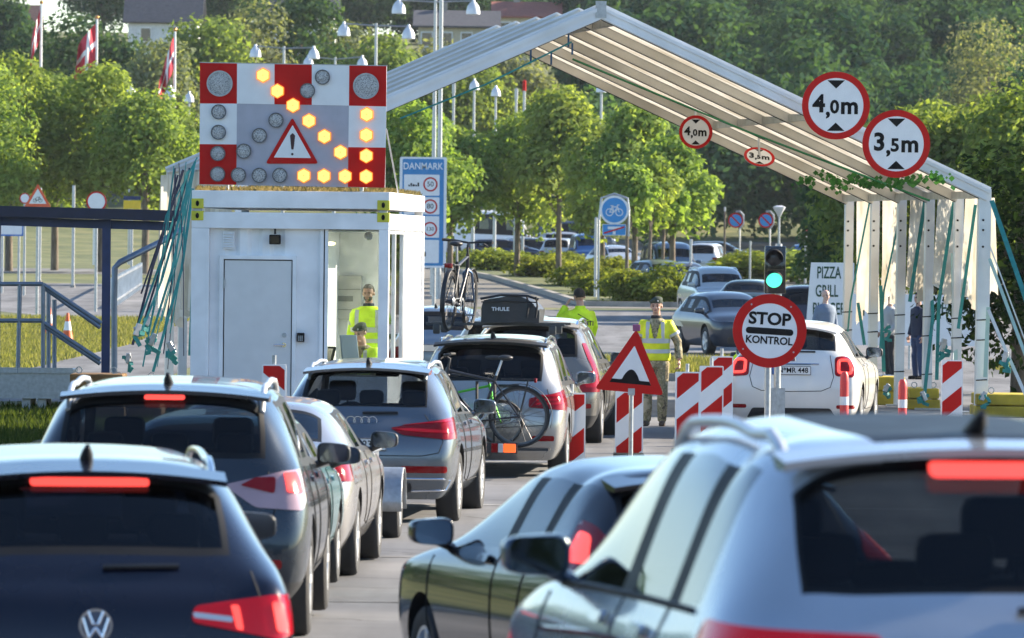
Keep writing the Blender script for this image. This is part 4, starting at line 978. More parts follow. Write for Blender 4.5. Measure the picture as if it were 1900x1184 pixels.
# --- 9: cars further up the queue
sp = spec(L=4.4, W=1.8, H=1.46, yw0=.2, yrr=.66, zwb=1.0, br=.98, bf=.95, lvl=2, rw=.62, yC=1.15, yB=1.95, ywt=2.6)
p = at(800, 740, 109)
t, sk = make_car('hatchback_car', 'pale blue hatchback in the queue behind the upright roof bicycle', 'car', p.x, 109, 4, sp, paint('pale_blue', (.22, .30, .40), .5), 'hatch_i', 'cars queuing in the left lane', near=False, glassr=GLASSM)
lamp(t, sk, 'tail_light', rrect2(.60, .78, .92, .96, .03), REDLENS, 20); antenna(t, sk, .8); plate(t, sk, .75)
p = at(935, 740, 97)
t, sk = make_car('hatchback_car', 'white hatchback roof showing behind the black roof bag', 'car', p.x, 97, 5, sp, P_WHITE, 'hatch_i', 'cars queuing in the left lane', near=False)
spoiler(t, sp, P_WHITE, .12); highlamp(t, sk, -.2, .2, 1.37, 1.40, REDGLOW, .03); lamp(t, sk, 'tail_light', rrect2(.60, .78, .92, .96, .03), REDLENS, 20); plate(t, sk, .75)

# --- 10: black hatchback and pale crossover in the right foreground, turned to the left
P_BLACK = paint('black', (.012, .014, .02), .4, .2)
sp = spec(L=3.97, W=1.74, H=1.46, yw0=.18, yrr=.58, zwb=1.03, br=1.03, bf=.93, yq=.62, yC=.98, yB=1.62, ywt=2.1, ywb=2.98, rw=.58, wr=.31, zc=.97, zn=.74, ay=.72, tumble=.92, pw=.05, seal=False)
p = at(1399, 900, 31.0)
t, sk = make_car('hatchback_car', 'black hatchback turned to the left at the lower centre', 'car', p.x, 31.0, -15, sp, P_BLACK, 'hatch_j', None, mirrors=GLOSSBLACK, glasss=glass('sky_mirror_glass', (.07, .09, .12), 1.15))
spoiler(t, sp, P_BLACK, .12); lamp(t, sk, 'tail_light', rpoly2([(.62, .92), (.92, .90), (.95, 1.03), (.90, 1.18), (.78, 1.15), (.64, 1.04)], .04), REDLENS, 30)
lamp(t, sk, 'brake_lamp', rpoly2([(.76, .98), (.92, .98), (.89, 1.13), (.80, 1.11)], .03), REDLIT, 30, off=.02); plate(t, sk, .72)
P_PALE = paint('pale_blue_silver', (.42, .47, .54), .5, .26)
sp = spec(L=4.6, W=1.86, H=1.63, yw0=.15, yrr=.50, zwb=1.08, br=1.07, bf=1.02, yq=.64, yC=1.08, yB=1.95, ywt=2.7, ywb=3.45, rw=.66, wr=.35, clad=True, panoroof=True, pw=.05, seal=False, zh=.90, tumble=.92, lvl=4)
p = at(1915, 900, 18.5)
t, sk = make_car('crossover_car', 'pale silver crossover filling the lower right corner with a wide rear window', 'car', p.x, 18.5, -8.3, sp, P_PALE, 'suv_k', None, z=.36, glassr=glass('deep_tint', (.22, .26, .30), .6), mirrors=mat('mirror_blue', (.02, .05, .10), .3, coat=1.0), glasss=glass('sky_mirror_glass', (.07, .09, .12), 1.15))
spoiler(t, sp, P_PALE, .08, .02); rails(t, sk, sp, .62, .62, 2.5, ALU, .05, .02); antenna(t, sk, .72); highlamp(t, sk, -.21, .21, 1.475, 1.52, REDLIT, .05)
lamp(t, sk, 'tail_light', rpoly2([(.42, .92), (.96, .90), (1.02, .96), (.98, 1.06), (.42, 1.03)], .03), REDGLOW, 20); plate(t, sk, .75); wiper(t, sk, 0, 1.1, .36, 1.1)
for sg in (1, -1): bm = sk.line([(.75, 1.065), (1.6, 1.055), (2.6, 1.035), (3.25, 1.015)], 'side', sg, .012, off=.004); obj('belt_moulding', bm, TRIM, t); bm = sk.line([(.25, .93), (1.2, .925), (2.4, .90), (3.3, .86)], 'side', sg, .012, off=.006); obj('side_moulding', bm, GLOSSBLACK, t)
# ------------------------------------------------------------------ white booth container, roof module, arrow board
BD = 80.0
o_ = at(355, 455, BD); BO = Vector((o_.x, BD, gz(o_.x, BD))); BYAW = -R(3.4)
BM = Matrix.Translation(BO) @ Matrix.Rotation(BYAW, 4, 'Z'); BMI = BM.inverted()
def bl(px, py, ly=0.0):
    """booth coordinates of what stands at photo pixel (px, py) on the plane y = ly of the booth"""
    a = BMI @ Vector((0, 0, HC)); b = BMI @ at(px, py, BD); d = b - a
    return a + d * ((ly - a.y) / d.y)
booth = thing('container_booth', 'white container booth with a grey door and a glazed corner below the arrow board', 'booth', BO, BYAW)
W_, D_ = 2.45, 6.0; ZB = .22; zt = bl(360, 393).z; z_in = zt - .2
for x0, x1 in ((0, .22), (W_ - .125, W_)):
    for y0, y1 in ((0, .13), (D_ - .13, D_)): bm = bmesh.new(); bbox(bm, (x0, y0, ZB), (x1, y1, zt - .202), .006); obj('corner_post', bm, WHITE, booth)
bm = bmesh.new()
bbox(bm, (0, 0, z_in), (W_, .13, zt), .006); bbox(bm, (0, D_ - .13, z_in), (W_, D_, zt), .006); bbox(bm, (0, .132, z_in), (.13, D_ - .132, zt), .006); bbox(bm, (W_ - .13, .132, z_in), (W_, D_ - .132, zt), .006); bbox(bm, (.132, .132, zt - .06), (W_ - .132, D_ - .132, zt - .01))
obj('roof_frame', bm, WHITE, booth)
bm = bmesh.new(); bbox(bm, (.222, .01, ZB), (W_ - .127, .12, ZB + .16)); bbox(bm, (.02, .14, ZB), (W_ - .02, D_ - .14, ZB + .14)); obj('floor_frame', bm, WHITE, booth)
for x in (.15, W_ - .15):
    for y in (.2, 2.0, 4.0, 5.8): bm = bmesh.new(); bbox(bm, (x - .15, y - .15, 0), (x + .15, y + .15, ZB)); obj('foundation_block', bm, CONC, booth)
def corrug(bm, x0, x1, z0, z1, y, depth=.035, pitch=.28, t=.02):
    pts = [(x0, y)]; x = x0 + .06
    while x + pitch < x1:
        pts += [(x, y), (x + .05, y + depth), (x + .14, y + depth), (x + .19, y)]; x += pitch
    pts.append((x1, y)); a = [[bm.verts.new((p[0], p[1], z)) for p in pts] for z in (z0, z1)]
    for i in range(len(pts) - 1): bm.faces.new((a[0][i], a[0][i + 1], a[1][i + 1], a[1][i]))
xd0, xd1, zd1 = bl(408, 478, .1).x, bl(551, 478, .1).x, bl(480, 474, .1).z
xw = bl(594, 500, .1).x
bm = bmesh.new(); corrug(bm, .222, xd0, ZB + .16, z_in, .10); corrug(bm, xd0, xd1, zd1, z_in, .10); corrug(bm, xd1, xw, ZB + .16, z_in, .10, pitch=.5); obj('corrugated_wall', bm, WHITE, booth)
bm = bmesh.new(); corrug(bm, 0, 5.6, ZB + .15, z_in, 0)
for v in bm.verts: v.co = Vector((.04 + v.co.y, v.co.x + .2, v.co.z))
obj('corrugated_wall', bm, WHITE, booth)
bm = bmesh.new(); bbox(bm, (.2, D_ - .06, ZB + .15), (W_ - .13, D_ - .02, z_in)); obj('rear_wall', bm, WHITE, booth)
# door
bm = bmesh.new(); zdb = ZB + .17; ring = [(xd0, zdb), (xd1, zdb), (xd1, zd1), (xd0, zd1)]
for lo, hi in (((xd0, .055, zdb), (xd0 + .05, .13, zd1)), ((xd1 - .05, .055, zdb), (xd1, .13, zd1)), ((xd0 + .05, .055, zd1 - .05), (xd1 - .05, .13, zd1))): bbox(bm, lo, hi, .004)
df = obj('door_frame', bm, WHITE, booth)
DOORM = mat('door_paint', (.70, .70, .70), .4, var=.03)
bm = bmesh.new(); bbox(bm, (xd0 + .064, .075, zdb + .01), (xd1 - .064, .12, zd1 - .064), .004); dr = obj('door', bm, DOORM, booth)
p = bl(527, 640, .07); bm = bmesh.new(); lathe(bm, [(0, 0), (.028, 0), (.028, .012), (0, .012)], 16, Matrix.Translation((p.x, .075, p.z)) @ Matrix.Rotation(R(90), 4, 'X')); tube(bm, [(p.x, .07, p.z), (p.x, .03, p.z), (p.x - .12, .03, p.z)], .011, 8); obj('door_handle', bm, CHROME, dr, 40)
bm = bmesh.new(); lathe(bm, [(0, 0), (.028, 0), (.024, .018), (0, .018)], 16, Matrix.Translation((p.x, .075, p.z + .12)) @ Matrix.Rotation(R(90), 4, 'X')); obj('door_lock', bm, STEEL, dr, 40)
for zz in (zdb + .35, zd1 - .35): bm = bmesh.new(); tube(bm, [(xd0 + .06, .062, zz - .06), (xd0 + .06, .062, zz + .06)], .012, 8); obj('hinge', bm, STEEL, dr, 40)
bm = bmesh.new(); bbox(bm, (xd0 + .052, .10, zdb), (xd0 + .064, .13, zd1 - .05)); bbox(bm, (xd0 + .064, .10, zd1 - .063), (xd1 - .052, .13, zd1 - .051)); bbox(bm, (xd1 - .063, .10, zdb), (xd1 - .052, .13, zd1 - .063)); obj('door_gasket', bm, BLACK, df)
# things on the front wall
p = bl(424, 446, .09); bm = bmesh.new(); bbox(bm, (p.x - .075, .07, p.z - .11), (p.x + .075, .10, p.z + .11), .006)
for k in range(6): beam(bm, (p.x - .06, .062, p.z - .08 + k * .032), (p.x + .06, .062, p.z - .08 + k * .032), .018, .008, up=(0, -1, 1))
obj('vent_grille', bm, SIGNW, booth)
p = bl(510, 440, .0); bm = bmesh.new(); bbox(bm, (p.x - .07, -.02, p.z - .09), (p.x + .07, .06, p.z + .03), .012); tube(bm, [(p.x, .02, p.z + .04), (p.x, .04, p.z + .10), (p.x - .05, .05, p.z + .12), (p.x + .08, .05, p.z + .12)], .014, 6)
fl = obj('flood_light', bm, BLACK, booth); bm = bmesh.new(); bbox(bm, (p.x - .055, -.026, p.z - .075), (p.x + .055, -.021, p.z + .015)); obj('flood_lens', bm, GLOSSBLACK, fl)
p = bl(558, 626, .06); bm = bmesh.new(); bbox(bm, (p.x - .045, .02, p.z - .055), (p.x + .045, .08, p.z + .055), .006); kp = obj('keypad', bm, BLACK, booth)
bm = bmesh.new()
for i in range(3):
    for j in range(4): bbox(bm, (p.x - .03 + i * .022, .014, p.z - .042 + j * .017), (p.x - .015 + i * .022, .021, p.z - .031 + j * .017))
obj('keypad_buttons', bm, STEEL, kp)
# glazing: front opening and right side, with interior
xg0, xg1 = xw + .01, W_ - .127; zs_ = ZB + .16
bm = bmesh.new(); bbox(bm, (xw, .06, zs_), (xw + .045, .13, z_in), .004); bbox(bm, (xw + .06, .06, zs_), (xw + .10, .13, z_in), .004); bbox(bm, (xw + .10, .06, .80), (xg1, .13, .92)); obj('window_frame', bm, WHITE, booth)
bm = bmesh.new(); bbox(bm, (xw + .046, .07, zs_), (xw + .059, .12, z_in)); obj('window_gasket', bm, BLACK, booth)
bm = bmesh.new(); bbox(bm, (xw + .10, .09, .92), (xg1, .098, z_in)); obj('window_pane', bm, GLASSC, booth)
bm = bmesh.new(); bbox(bm, (xw + .10, .07, zs_), (xg1, .12, .80)); obj('window_panel', bm, WHITE, booth)
ys = [.16, 1.45, 2.75]
bm = bmesh.new(); bbox(bm, (W_ - .07, .135, ZB + .15), (W_ - .03, 2.9, .95)); obj('side_panel', bm, WHITE, booth)
for a, b in zip(ys, ys[1:]):
    bm = bmesh.new()
    for y in (a, b - .05): bbox(bm, (W_ - .08, y, .95), (W_ - .025, y + .05, z_in), .004)
    bbox(bm, (W_ - .08, a + .052, z_in - .05), (W_ - .025, b - .052, z_in)); bbox(bm, (W_ - .08, a + .052, .95), (W_ - .025, b - .052, 1.0)); sw = obj('side_window', bm, ALU, booth)
    bm = bmesh.new(); bbox(bm, (W_ - .055, a + .05, 1.0), (W_ - .048, b - .05, z_in - .05)); obj('pane', bm, GLASSC, sw)
bm = bmesh.new(); corrug(bm, 2.9, D_ - .14, ZB + .15, z_in, 0)
for v in bm.verts: v.co = Vector((W_ - .03 - v.co.y, v.co.x, v.co.z))
obj('corrugated_wall', bm, WHITE, booth)
INW = mat('inside_wall', (.78, .77, .76), .7, var=.04)
bm = bmesh.new(); bbox(bm, (xw - .02, 2.85, ZB + .15), (W_ - .1, 2.89, z_in)); bbox(bm, (xw - .03, .14, ZB + .15), (xw + .0, 2.85, z_in)); bbox(bm, (xw, .14, z_in - .03), (W_ - .14, 2.84, z_in - .01)); inn = obj('inner_wall', bm, INW, booth)
bm = bmesh.new(); bbox(bm, (xw + .02, .16, .90), (W_ - .09, .62, .935), .006); obj('counter', bm, mat('counter', (.25, .25, .26), .4), booth)
p = bl(648, 552, 2.84); bm = bmesh.new(); bbox(bm, (p.x - .17, 2.70, p.z - .28), (p.x + .17, 2.845, p.z + .28), .01); cb = obj('wall_cabinet', bm, mat('cabinet', (.42, .41, .38), .5), booth)
bm = bmesh.new(); bbox(bm, (p.x - .14, 2.692, p.z - .05), (p.x + .06, 2.70, p.z + .02)); bbox(bm, (p.x - .16, 2.692, p.z + .10), (p.x + .16, 2.699, p.z + .108)); bbox(bm, (p.x - .16, 2.692, p.z - .16), (p.x + .16, 2.699, p.z - .152)); obj('cabinet_slot', bm, mat('cab_line', (.16, .16, .15), .6), cb)
p = bl(613, 452, 1.2); bm = bmesh.new(); ball(bm, (p.x, 1.2, p.z), .05, 2, (1.3, .5, .5)); obj('ceiling_lamp', bm, mat('warm_lamp', (.9, .7, .3), .3, emit=2.5, ecol=(1, .75, .3)), booth, 180)
p = bl(612, 597, 2.84); bm = bmesh.new(); tube(bm, [(p.x - .06, 2.80, p.z), (p.x + .06, 2.80, p.z)], .012, 6); obj('inner_handle', bm, CHROME, booth)
p = bl(683, 438, .25); bm = bmesh.new(); ball(bm, (p.x, .3, p.z), .055, 2); tube(bm, [(p.x, .3, p.z + .03), (p.x - .02, .3, p.z + .14)], .02, 6); bbox(bm, (p.x - .40, .28, p.z + .06), (p.x - .05, .34, p.z + .12)); obj('camera_dome', bm, mat('dome_grey', (.25, .26, .28), .25), booth, 40)
for nm, xx in (('corner_casting', .0), ('corner_casting', W_ - .145)):
    bm = bmesh.new(); bbox(bm, (xx - .003, -.012, zt - .105), (xx + .148, .11, zt + .012), .008); c = obj(nm, bm, YELLOWC, booth)
    bm = bmesh.new(); prism(bm, [(xx + .072 + .022 * math.cos(a), zt - .047 + .035 * math.sin(a)) for a in np.linspace(0, 2 * math.pi, 16, endpoint=False)], -.016, -.008); obj('casting_hole', bm, BLACK, c)
# things on the counter, seen through the glass
p = bl(594, 637, .35); tb = thing('tablet_screen', 'black framed screen leaning at the left end of the booth counter', 'screen', BM @ Vector((p.x + .06, .3, .936)), BYAW - R(60))
bm = bmesh.new(); bbox(bm, (-.14, -.015, .0), (.14, .015, .36), .01); obj('casing', bm, BLACK, tb); bm = bmesh.new(); bbox(bm, (-.115, -.02, .03), (.115, -.0155, .33)); obj('screen', bm, mat('screen_pale', (.45, .42, .36), .2), tb)
tb.rotation_euler = (R(-14), 0, BYAW - R(60))
p = bl(649, 637, .3); mo = thing('monitor', 'blue grey monitor back in front of the seated soldier in the booth', 'monitor', BM @ Vector((p.x, .26, .936)), BYAW + R(35))
bm = bmesh.new(); box(bm, (0, 0, .32), (.24, .03, .36), Matrix.Rotation(R(-12), 3, 'X'), .01); bm2 = bmesh.new(); obj('casing', bm, mat('monitor_blue', (.10, .16, .24), .4), mo); bm2.free()
bm = bmesh.new(); tube(bm, [(0, .02, 0), (0, .02, .16)], .02, 8); lathe(bm, [(0, 0), (.10, 0), (.10, .012), (0, .012)], 20); obj('stand', bm, PLASTIC, mo)
for px, lab, col in ((612, 'pale cup on the booth counter', (.6, .6, .6)), (624, 'dark mug beside the pale cup on the booth counter', (.03, .03, .03))):
    p = bl(px, 650, .35); bm = bmesh.new(); lathe(bm, [(.0, 0), (.035, 0), (.042, .16), (.036, .16), (.03, .01), (0, .01)], 16); o = obj('cup', bm, mat('cup%d' % px, col, .4), None, 40); o.location = BM @ Vector((p.x, .35, .936)); tag(o, lab, 'cup')

# flat module stacked on top
z0, z1 = zt + .055, bl(360, 353).z
rm = thing('roof_module', 'flat white container module on top of the booth with yellow corners', 'container', BM @ Vector((0, 0, z0)), BYAW); h = z1 - z0
bm = bmesh.new(); bbox(bm, (0, 0, 0), (W_, .13, h), .006); bbox(bm, (0, D_ - .13, 0), (W_, D_, h), .006); bbox(bm, (0, .132, 0), (.13, D_ - .132, h), .006); bbox(bm, (W_ - .13, .132, 0), (W_, D_ - .132, h), .006); bbox(bm, (.132, .132, .04), (W_ - .132, D_ - .132, h - .03)); obj('frame', bm, WHITE, rm)
for xx in (.0, W_ - .145):
    bm = bmesh.new(); bbox(bm, (xx - .003, -.012, -.012), (xx + .148, .11, .11), .008); c = obj('corner_casting', bm, YELLOWC, rm)
    bm = bmesh.new(); prism(bm, [(xx + .072 + .022 * math.cos(a), .05 + .035 * math.sin(a)) for a in np.linspace(0, 2 * math.pi, 16, endpoint=False)], -.016, -.008); obj('casting_hole', bm, BLACK, c)
    bm = bmesh.new(); bbox(bm, (xx + .02, .02, -.056), (xx + .12, .10, -.013)); bbox(bm, (xx + .02, D_ - .12, -.056), (xx + .12, D_ - .03, -.001)); obj('twist_lock', bm, STEEL, rm)
MOSS = leaf_mat('dry_sedum', (.10, .085, .04), (.34, .26, .16), .3)
n = 9000; g = np.random.default_rng(9); x = g.uniform(.02, W_ - .02, n); y = g.uniform(.02, D_ - .05, n); zb_ = np.full(n, h - .0); a = g.uniform(0, 6.28, n); hh = .055 * g.uniform(.2, 1.4, n); wd = .014
V = np.empty((n, 3, 3)); V[:, 0] = np.stack([x - wd, y, zb_], 1); V[:, 1] = np.stack([x + wd, y + .004, zb_], 1); V[:, 2] = np.stack([x + .03 * np.cos(a), y + .03 * np.sin(a), zb_ + hh], 1)
o = mesh_np('roof_plants', V.reshape(-1, 3), np.arange(n * 3).reshape(n, 3), MOSS, None, g.random(n)); o.matrix_world = BM @ Matrix.Translation((0, 0, z0)); tag(o, 'dry brown plants growing along the top of the white roof module', 'plants', kind='stuff')

# flashing arrow board
AY = -.02
A = lambda px, py: bl(px, py, AY)
bz = A(540, 347).z; ab = thing('arrow_board', 'red and white chequered arrow board with lit amber lamps on the booth roof', 'arrow board', BM @ Vector((0, AY, z1)), BYAW)
AM = Matrix.Translation((0, 0, -z1))
def a2(u, v):
    p = A(300 + u / 3.382, 80 + v / 3.382); return (p.x, p.z - z1)
cells = [((240, 124), (473, 126), (472, 380), (240, 379), SIGNR), ((473, 126), (708, 131), (707, 384), (472, 380), SIGNW), ((708, 131), (942, 136), (942, 388), (707, 384), SIGNR), ((942, 136), (1177, 141), (1175, 393), (942, 388), SIGNW), ((1177, 141), (1411, 145), (1409, 398), (1175, 393), SIGNR),
         ((240, 379), (472, 380), (470, 636), (238, 634), SIGNW), ((1175, 393), (1409, 398), (1406, 656), (1171, 653), SIGNW), ((238, 634), (470, 636), (468, 889), (236, 886), SIGNR), ((1171, 653), (1406, 656), (1400, 908), (1169, 902), SIGNR)]
P4 = [a2(240, 124), a2(1411, 145), a2(1400, 908), a2(236, 886)]
bm = bmesh.new(); prism(bm, P4, .005, .06); bk = obj('panel', bm, SIGNG, ab)
bm = bmesh.new(); ring2(bm, P4, [(x * .996 + .004 * P4[0][0], z) for x, z in P4], .0, .064) if False else prism(bm, [a2(236, 119), a2(1415, 140), a2(1411, 145), a2(240, 124)], -.002, .066); obj('edge_trim', bm, STEEL, ab)
for (q1, q2, q3, q4, m) in cells:
    bm = bmesh.new(); prism(bm, [a2(*q1), a2(*q2), a2(*q3), a2(*q4)], .001, .0048); obj('coloured_field', bm, m, ab)
LIT = mat('amber_lit', (.25, .12, .02), .3, emit=.52, ecol=(1.0, .62, .17)); RIM = mat('amber_bloom_rim', (.4, .12, .01), .3, emit=.42, ecol=(1, .27, .015))  # the orange edge is lens bloom, built as a faintly emitting rim
HONEY = ramp_mat('unlit_honeycomb', [(.28, (.03, .03, .035)), (.36, (.16, .16, .17)), (.5, (.50, .50, .51))], 95, .3, kind='voronoi')
lit = [(637, 202), (727, 301), (825, 391), (925, 488), (1022, 586), (1123, 685), (1288, 448), (1285, 577), (1285, 708), (1284, 838), (893, 832), (1019, 834), (1152, 836)]
off = [(1010, 214), (916, 299), (718, 484), (614, 580), (516, 678), (359, 432), (357, 560), (353, 693), (352, 822), (483, 828), (613, 830), (742, 830)]
rl = 46 / 3.382 / 150
for u, v in lit:
    x, z = a2(u, v); bm = bmesh.new(); prism(bm, circle2(x, z, rl * 1.04, 6, R(90)), -.03, .0); lm = obj('lit_lamp', bm, RIM, ab); bm = bmesh.new(); prism(bm, circle2(x, z, rl * .90, 6, R(90)), -.036, -.031); le = obj('lens', bm, LIT, lm)
    bm = bmesh.new(); prism(bm, circle2(x, z, .006, 8), -.040, -.0365); obj('lens_centre', bm, RIM, lm)
for (u, v), rr in [(q, rl) for q in off] + [((365, 254), rl * 1.72), ((1283, 270), rl * 1.72)]:
    x, z = a2(u, v); bm = bmesh.new(); lathe(bm, [(rr * .9, .0), (rr * 1.03, 0), (rr * 1.03, .035), (rr * .9, .035), (rr * .9, 0)], 28, Matrix.Translation((x, .0, z)) @ Matrix.Rotation(R(90), 4, 'X'), closed=False)
    lm = obj('unlit_lamp', bm, STEEL if rr > rl * 1.1 else mat('lamp_ring', (.12, .12, .13), .4), ab, 40)
    bm = bmesh.new(); lathe(bm, [(rr * .9, .02), (rr * .5, .027), (0, .03)], 28, Matrix.Translation((x, .0, z)) @ Matrix.Rotation(R(90), 4, 'X'), closed=False); obj('lens', bm, HONEY, lm, 60)
T3 = [a2(820, 466), a2(984, 757), a2(652, 757)]; T3i = [a2(822, 514), a2(938, 722), a2(704, 718)]
bm = bmesh.new(); prism(bm, rpoly2(T3, .04), -.006, .001); tri = obj('warning_triangle', bm, SIGNR, ab); bm = bmesh.new(); prism(bm, rpoly2(T3i, .012), -.009, -.0065); obj('triangle_field', bm, SIGNW, tri)
bm = bmesh.new(); prism(bm, rpoly2([a2(806, 580), a2(822, 564), a2(838, 580), a2(828, 668), a2(814, 668)], .01), -.012, -.0095); x, z = a2(820, 697); prism(bm, circle2(x, z, .015, 16), -.012, -.0095); obj('exclamation_mark', bm, mat('dark_red_print', (.05, .012, .012), .5), tri)
bm = bmesh.new(); 
for px in (420, 670):
    p = A(px, 340); tube(bm, [(p.x, .10, 0), (p.x, .10, A(px, 130).z - z1)], .025, 8)
    tube(bm, [(p.x, .12, A(px, 200).z - z1), (p.x, .75, .0)], .018, 6)
p = A(716, 240); tube(bm, [(p.x, .09, p.z - z1), (A(733, 352).x, .5, .0)], .012, 6); tube(bm, [(p.x - 2.0, .09, p.z - z1), (p.x, .09, p.z - z1)], .02, 6)
obj('support_frame', bm, STEEL, ab, 40)
# ------------------------------------------------------------------ tent-like canopy over the lanes
CD = 96.0; DV = Vector((-.155, .988, 0)); NB = 6; BAY = 2.03
Ax, ER, EL = at(1115, 10, CD), at(1838, 352, CD + .9), at(307, 314, CD - .8 + BAY * 5 * .988) - DV * (BAY * 5)
FR_, FL_ = Vector((ER.x - .02, ER.y, gz(0, CD))), Vector((EL.x, EL.y, gz(0, CD)))
TENTF = mat('tent_frame', (.66, .68, .72), .38, .35, var=.10, scale=1.5)
TENTB = mat('tent_frame_aged_bounce_tint', (.56, .54, .49), .5, .2, var=.16, scale=1.2)  # beige holds dirt on the aluminium and warm light bounced off the ground
m = bpy.data.materials.new('canvas'); m.use_nodes = True; nt_ = m.node_tree; nt_.nodes.clear(); L_ = nt_.links.new
out = nt_.nodes.new('ShaderNodeOutputMaterial'); df_ = nt_.nodes.new('ShaderNodeBsdfDiffuse'); tl_ = nt_.nodes.new('ShaderNodeBsdfTranslucent'); mx_ = nt_.nodes.new('ShaderNodeMixShader'); mx_.inputs[0].default_value = .38
nz = nt_.nodes.new('ShaderNodeTexNoise'); nz.inputs['Scale'].default_value = 1.6; nz.inputs['Detail'].default_value = 7; tc = nt_.nodes.new('ShaderNodeTexCoord'); L_(tc.outputs['Object'], nz.inputs['Vector'])
cr_ = nt_.nodes.new('ShaderNodeValToRGB'); cr_.color_ramp.elements[0].position = .3; cr_.color_ramp.elements[0].color = (.42, .37, .28, 1); cr_.color_ramp.elements[1].position = .6; cr_.color_ramp.elements[1].color = (.70, .67, .60, 1); L_(nz.outputs[0], cr_.inputs[0])
L_(cr_.outputs[0], df_.inputs[0]); L_(cr_.outputs[0], tl_.inputs[0]); L_(df_.outputs[0], mx_.inputs[1]); L_(tl_.outputs[0], mx_.inputs[2]); L_(mx_.outputs[0], out.inputs[0]); CANVAS = m
can = thing('canopy', 'white frame canopy with a pitched canvas roof spanning the lanes', 'canopy', (Ax.x, CD, 0))
O = Vector((Ax.x, CD, 0)); rel = lambda v: Vector(v) - O
def off_(k): return DV * (BAY * k)
rt, rw_ = .19, .15
def rafter(e, k, w_=None):
    bm = bmesh.new(); a, b = rel(Ax) + off_(k), rel(e) + off_(k); d = (b - a).normalized(); up = Vector((0, 0, 1)); n_ = (up - d * up.dot(d)).normalized()
    beam(bm, a - n_ * rt / 2, b - n_ * rt / 2, w_ or rw_, rt, up=n_); 
    if k == 0:
        beam(bm, a - n_ * .04 - DV * .085, b - n_ * .04 - DV * .085, .02, .05, up=n_); beam(bm, a - n_ * .165 - DV * .082, b - n_ * .165 - DV * .082, .02, .03, up=n_)
    return bm
for k in range(NB):
    for e in (ER, EL):
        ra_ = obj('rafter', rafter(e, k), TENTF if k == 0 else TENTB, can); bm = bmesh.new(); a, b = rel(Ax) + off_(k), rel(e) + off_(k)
        for z, y in ((.194, -.045), (.194, .045)): beam(bm, a + Vector((0, y, -z * 1.1)), b + Vector((0, y, -z * 1.1)), .010, .008)
        obj('rafter_groove', bm, DARK, ra_)
    for e, f in ((ER, FR_), (EL, FL_)):
        bm = bmesh.new(); a, b = rel(e) + off_(k), rel(f) + off_(k)
        xo = (-.09 if k == 0 else -.02) if e is ER else .09; a = a + Vector((xo + .09, 0, 0)) if e is ER else a; b = b + Vector((xo + .09, 0, 0)) if e is ER else b
        beam(bm, a + Vector((-.09 if e is ER else .09, 0, -.02)), b + Vector((-.09 if e is ER else .09, 0, 0)), .185 if k == 0 else .135, .13, up=DV)
        po = obj('post', bm, TENTF, can)
        bm = bmesh.new(); bbox(bm, tuple(b + Vector((-.28, -.2, 0))), tuple(b + Vector((.12, .2, .03)))); obj('base_plate', bm, STEEL, po)
        if e is ER:
            bm = bmesh.new(); c = Vector((-.09, 0, 0))
            for z in (1.15, 1.45, .55): bm = bmesh.new(); tube(bm, [(b + Vector((-.175, -.075, z))), (b + Vector((-.005, -.075, z + .01)))], .009, 5); obj('tie_band', bm, BLACK, po)
            
            for z in (2.55, 2.8, 2.95): bm = bmesh.new(); lathe(bm, [(0, 0), (.018, 0), (.018, .012), (0, .012)], 8, Matrix.Translation(b + Vector((-.09, -.068, z))) @ Matrix.Rotation(R(90), 4, 'X')); obj('bolt', bm, DARK, po)
# ridge joint and purlins
bm = bmesh.new(); beam(bm, rel(Ax) + Vector((0, -.09, -.19)), rel(Ax) + Vector((0, -.09, .06)), .16, .03, up=(0, 1, 0)); obj('ridge_plate', bm, STEEL, can)
PUR = mat('purlin_grey', (.42, .41, .38), .5, .2, var=.15)
for e, fr in ((ER, (.04, .55, .98)), (EL, (.04, .55, .98))):
    for f in fr:
        bm = bmesh.new(); a = rel(Ax).lerp(rel(e), f) - Vector((0, 0, .13)); beam(bm, a, a + off_(NB - 1), .07, .11); obj('purlin', bm, PUR, can)
# roof canvas with a little sag between the frames
for e in (ER, EL):
    V, Q = [], []; nu, nv = 24, (NB - 1) * 6
    for j in range(nv + 1):
        t = j / 6
        for i in range(nu + 1):
            p = rel(Ax).lerp(rel(e), i / nu) + off_(t); s = math.sin(math.pi * (t % 1.0)) * .05 * math.sin(math.pi * i / nu) ** .5 if 0 < i < nu else 0
            V.append(p + Vector((0, 0, -.06 - s if t > .05 else -.04)))
    for j in range(nv):
        for i in range(nu): a = j * (nu + 1) + i; Q.append((a, a + 1, a + nu + 2, a + nu + 1))
    o = mesh_np('roof_canvas', V, Q, CANVAS, can, smooth=True)
    # keder strips along the frames seen from outside
    for k in range(NB):
        bm = bmesh.new(); a, b = rel(Ax) + off_(k), rel(e) + off_(k); beam(bm, a + Vector((0, 0, .02)), b + Vector((0, 0, .02)), .06, .03); obj('keder_strip', bm, TENTF, can)
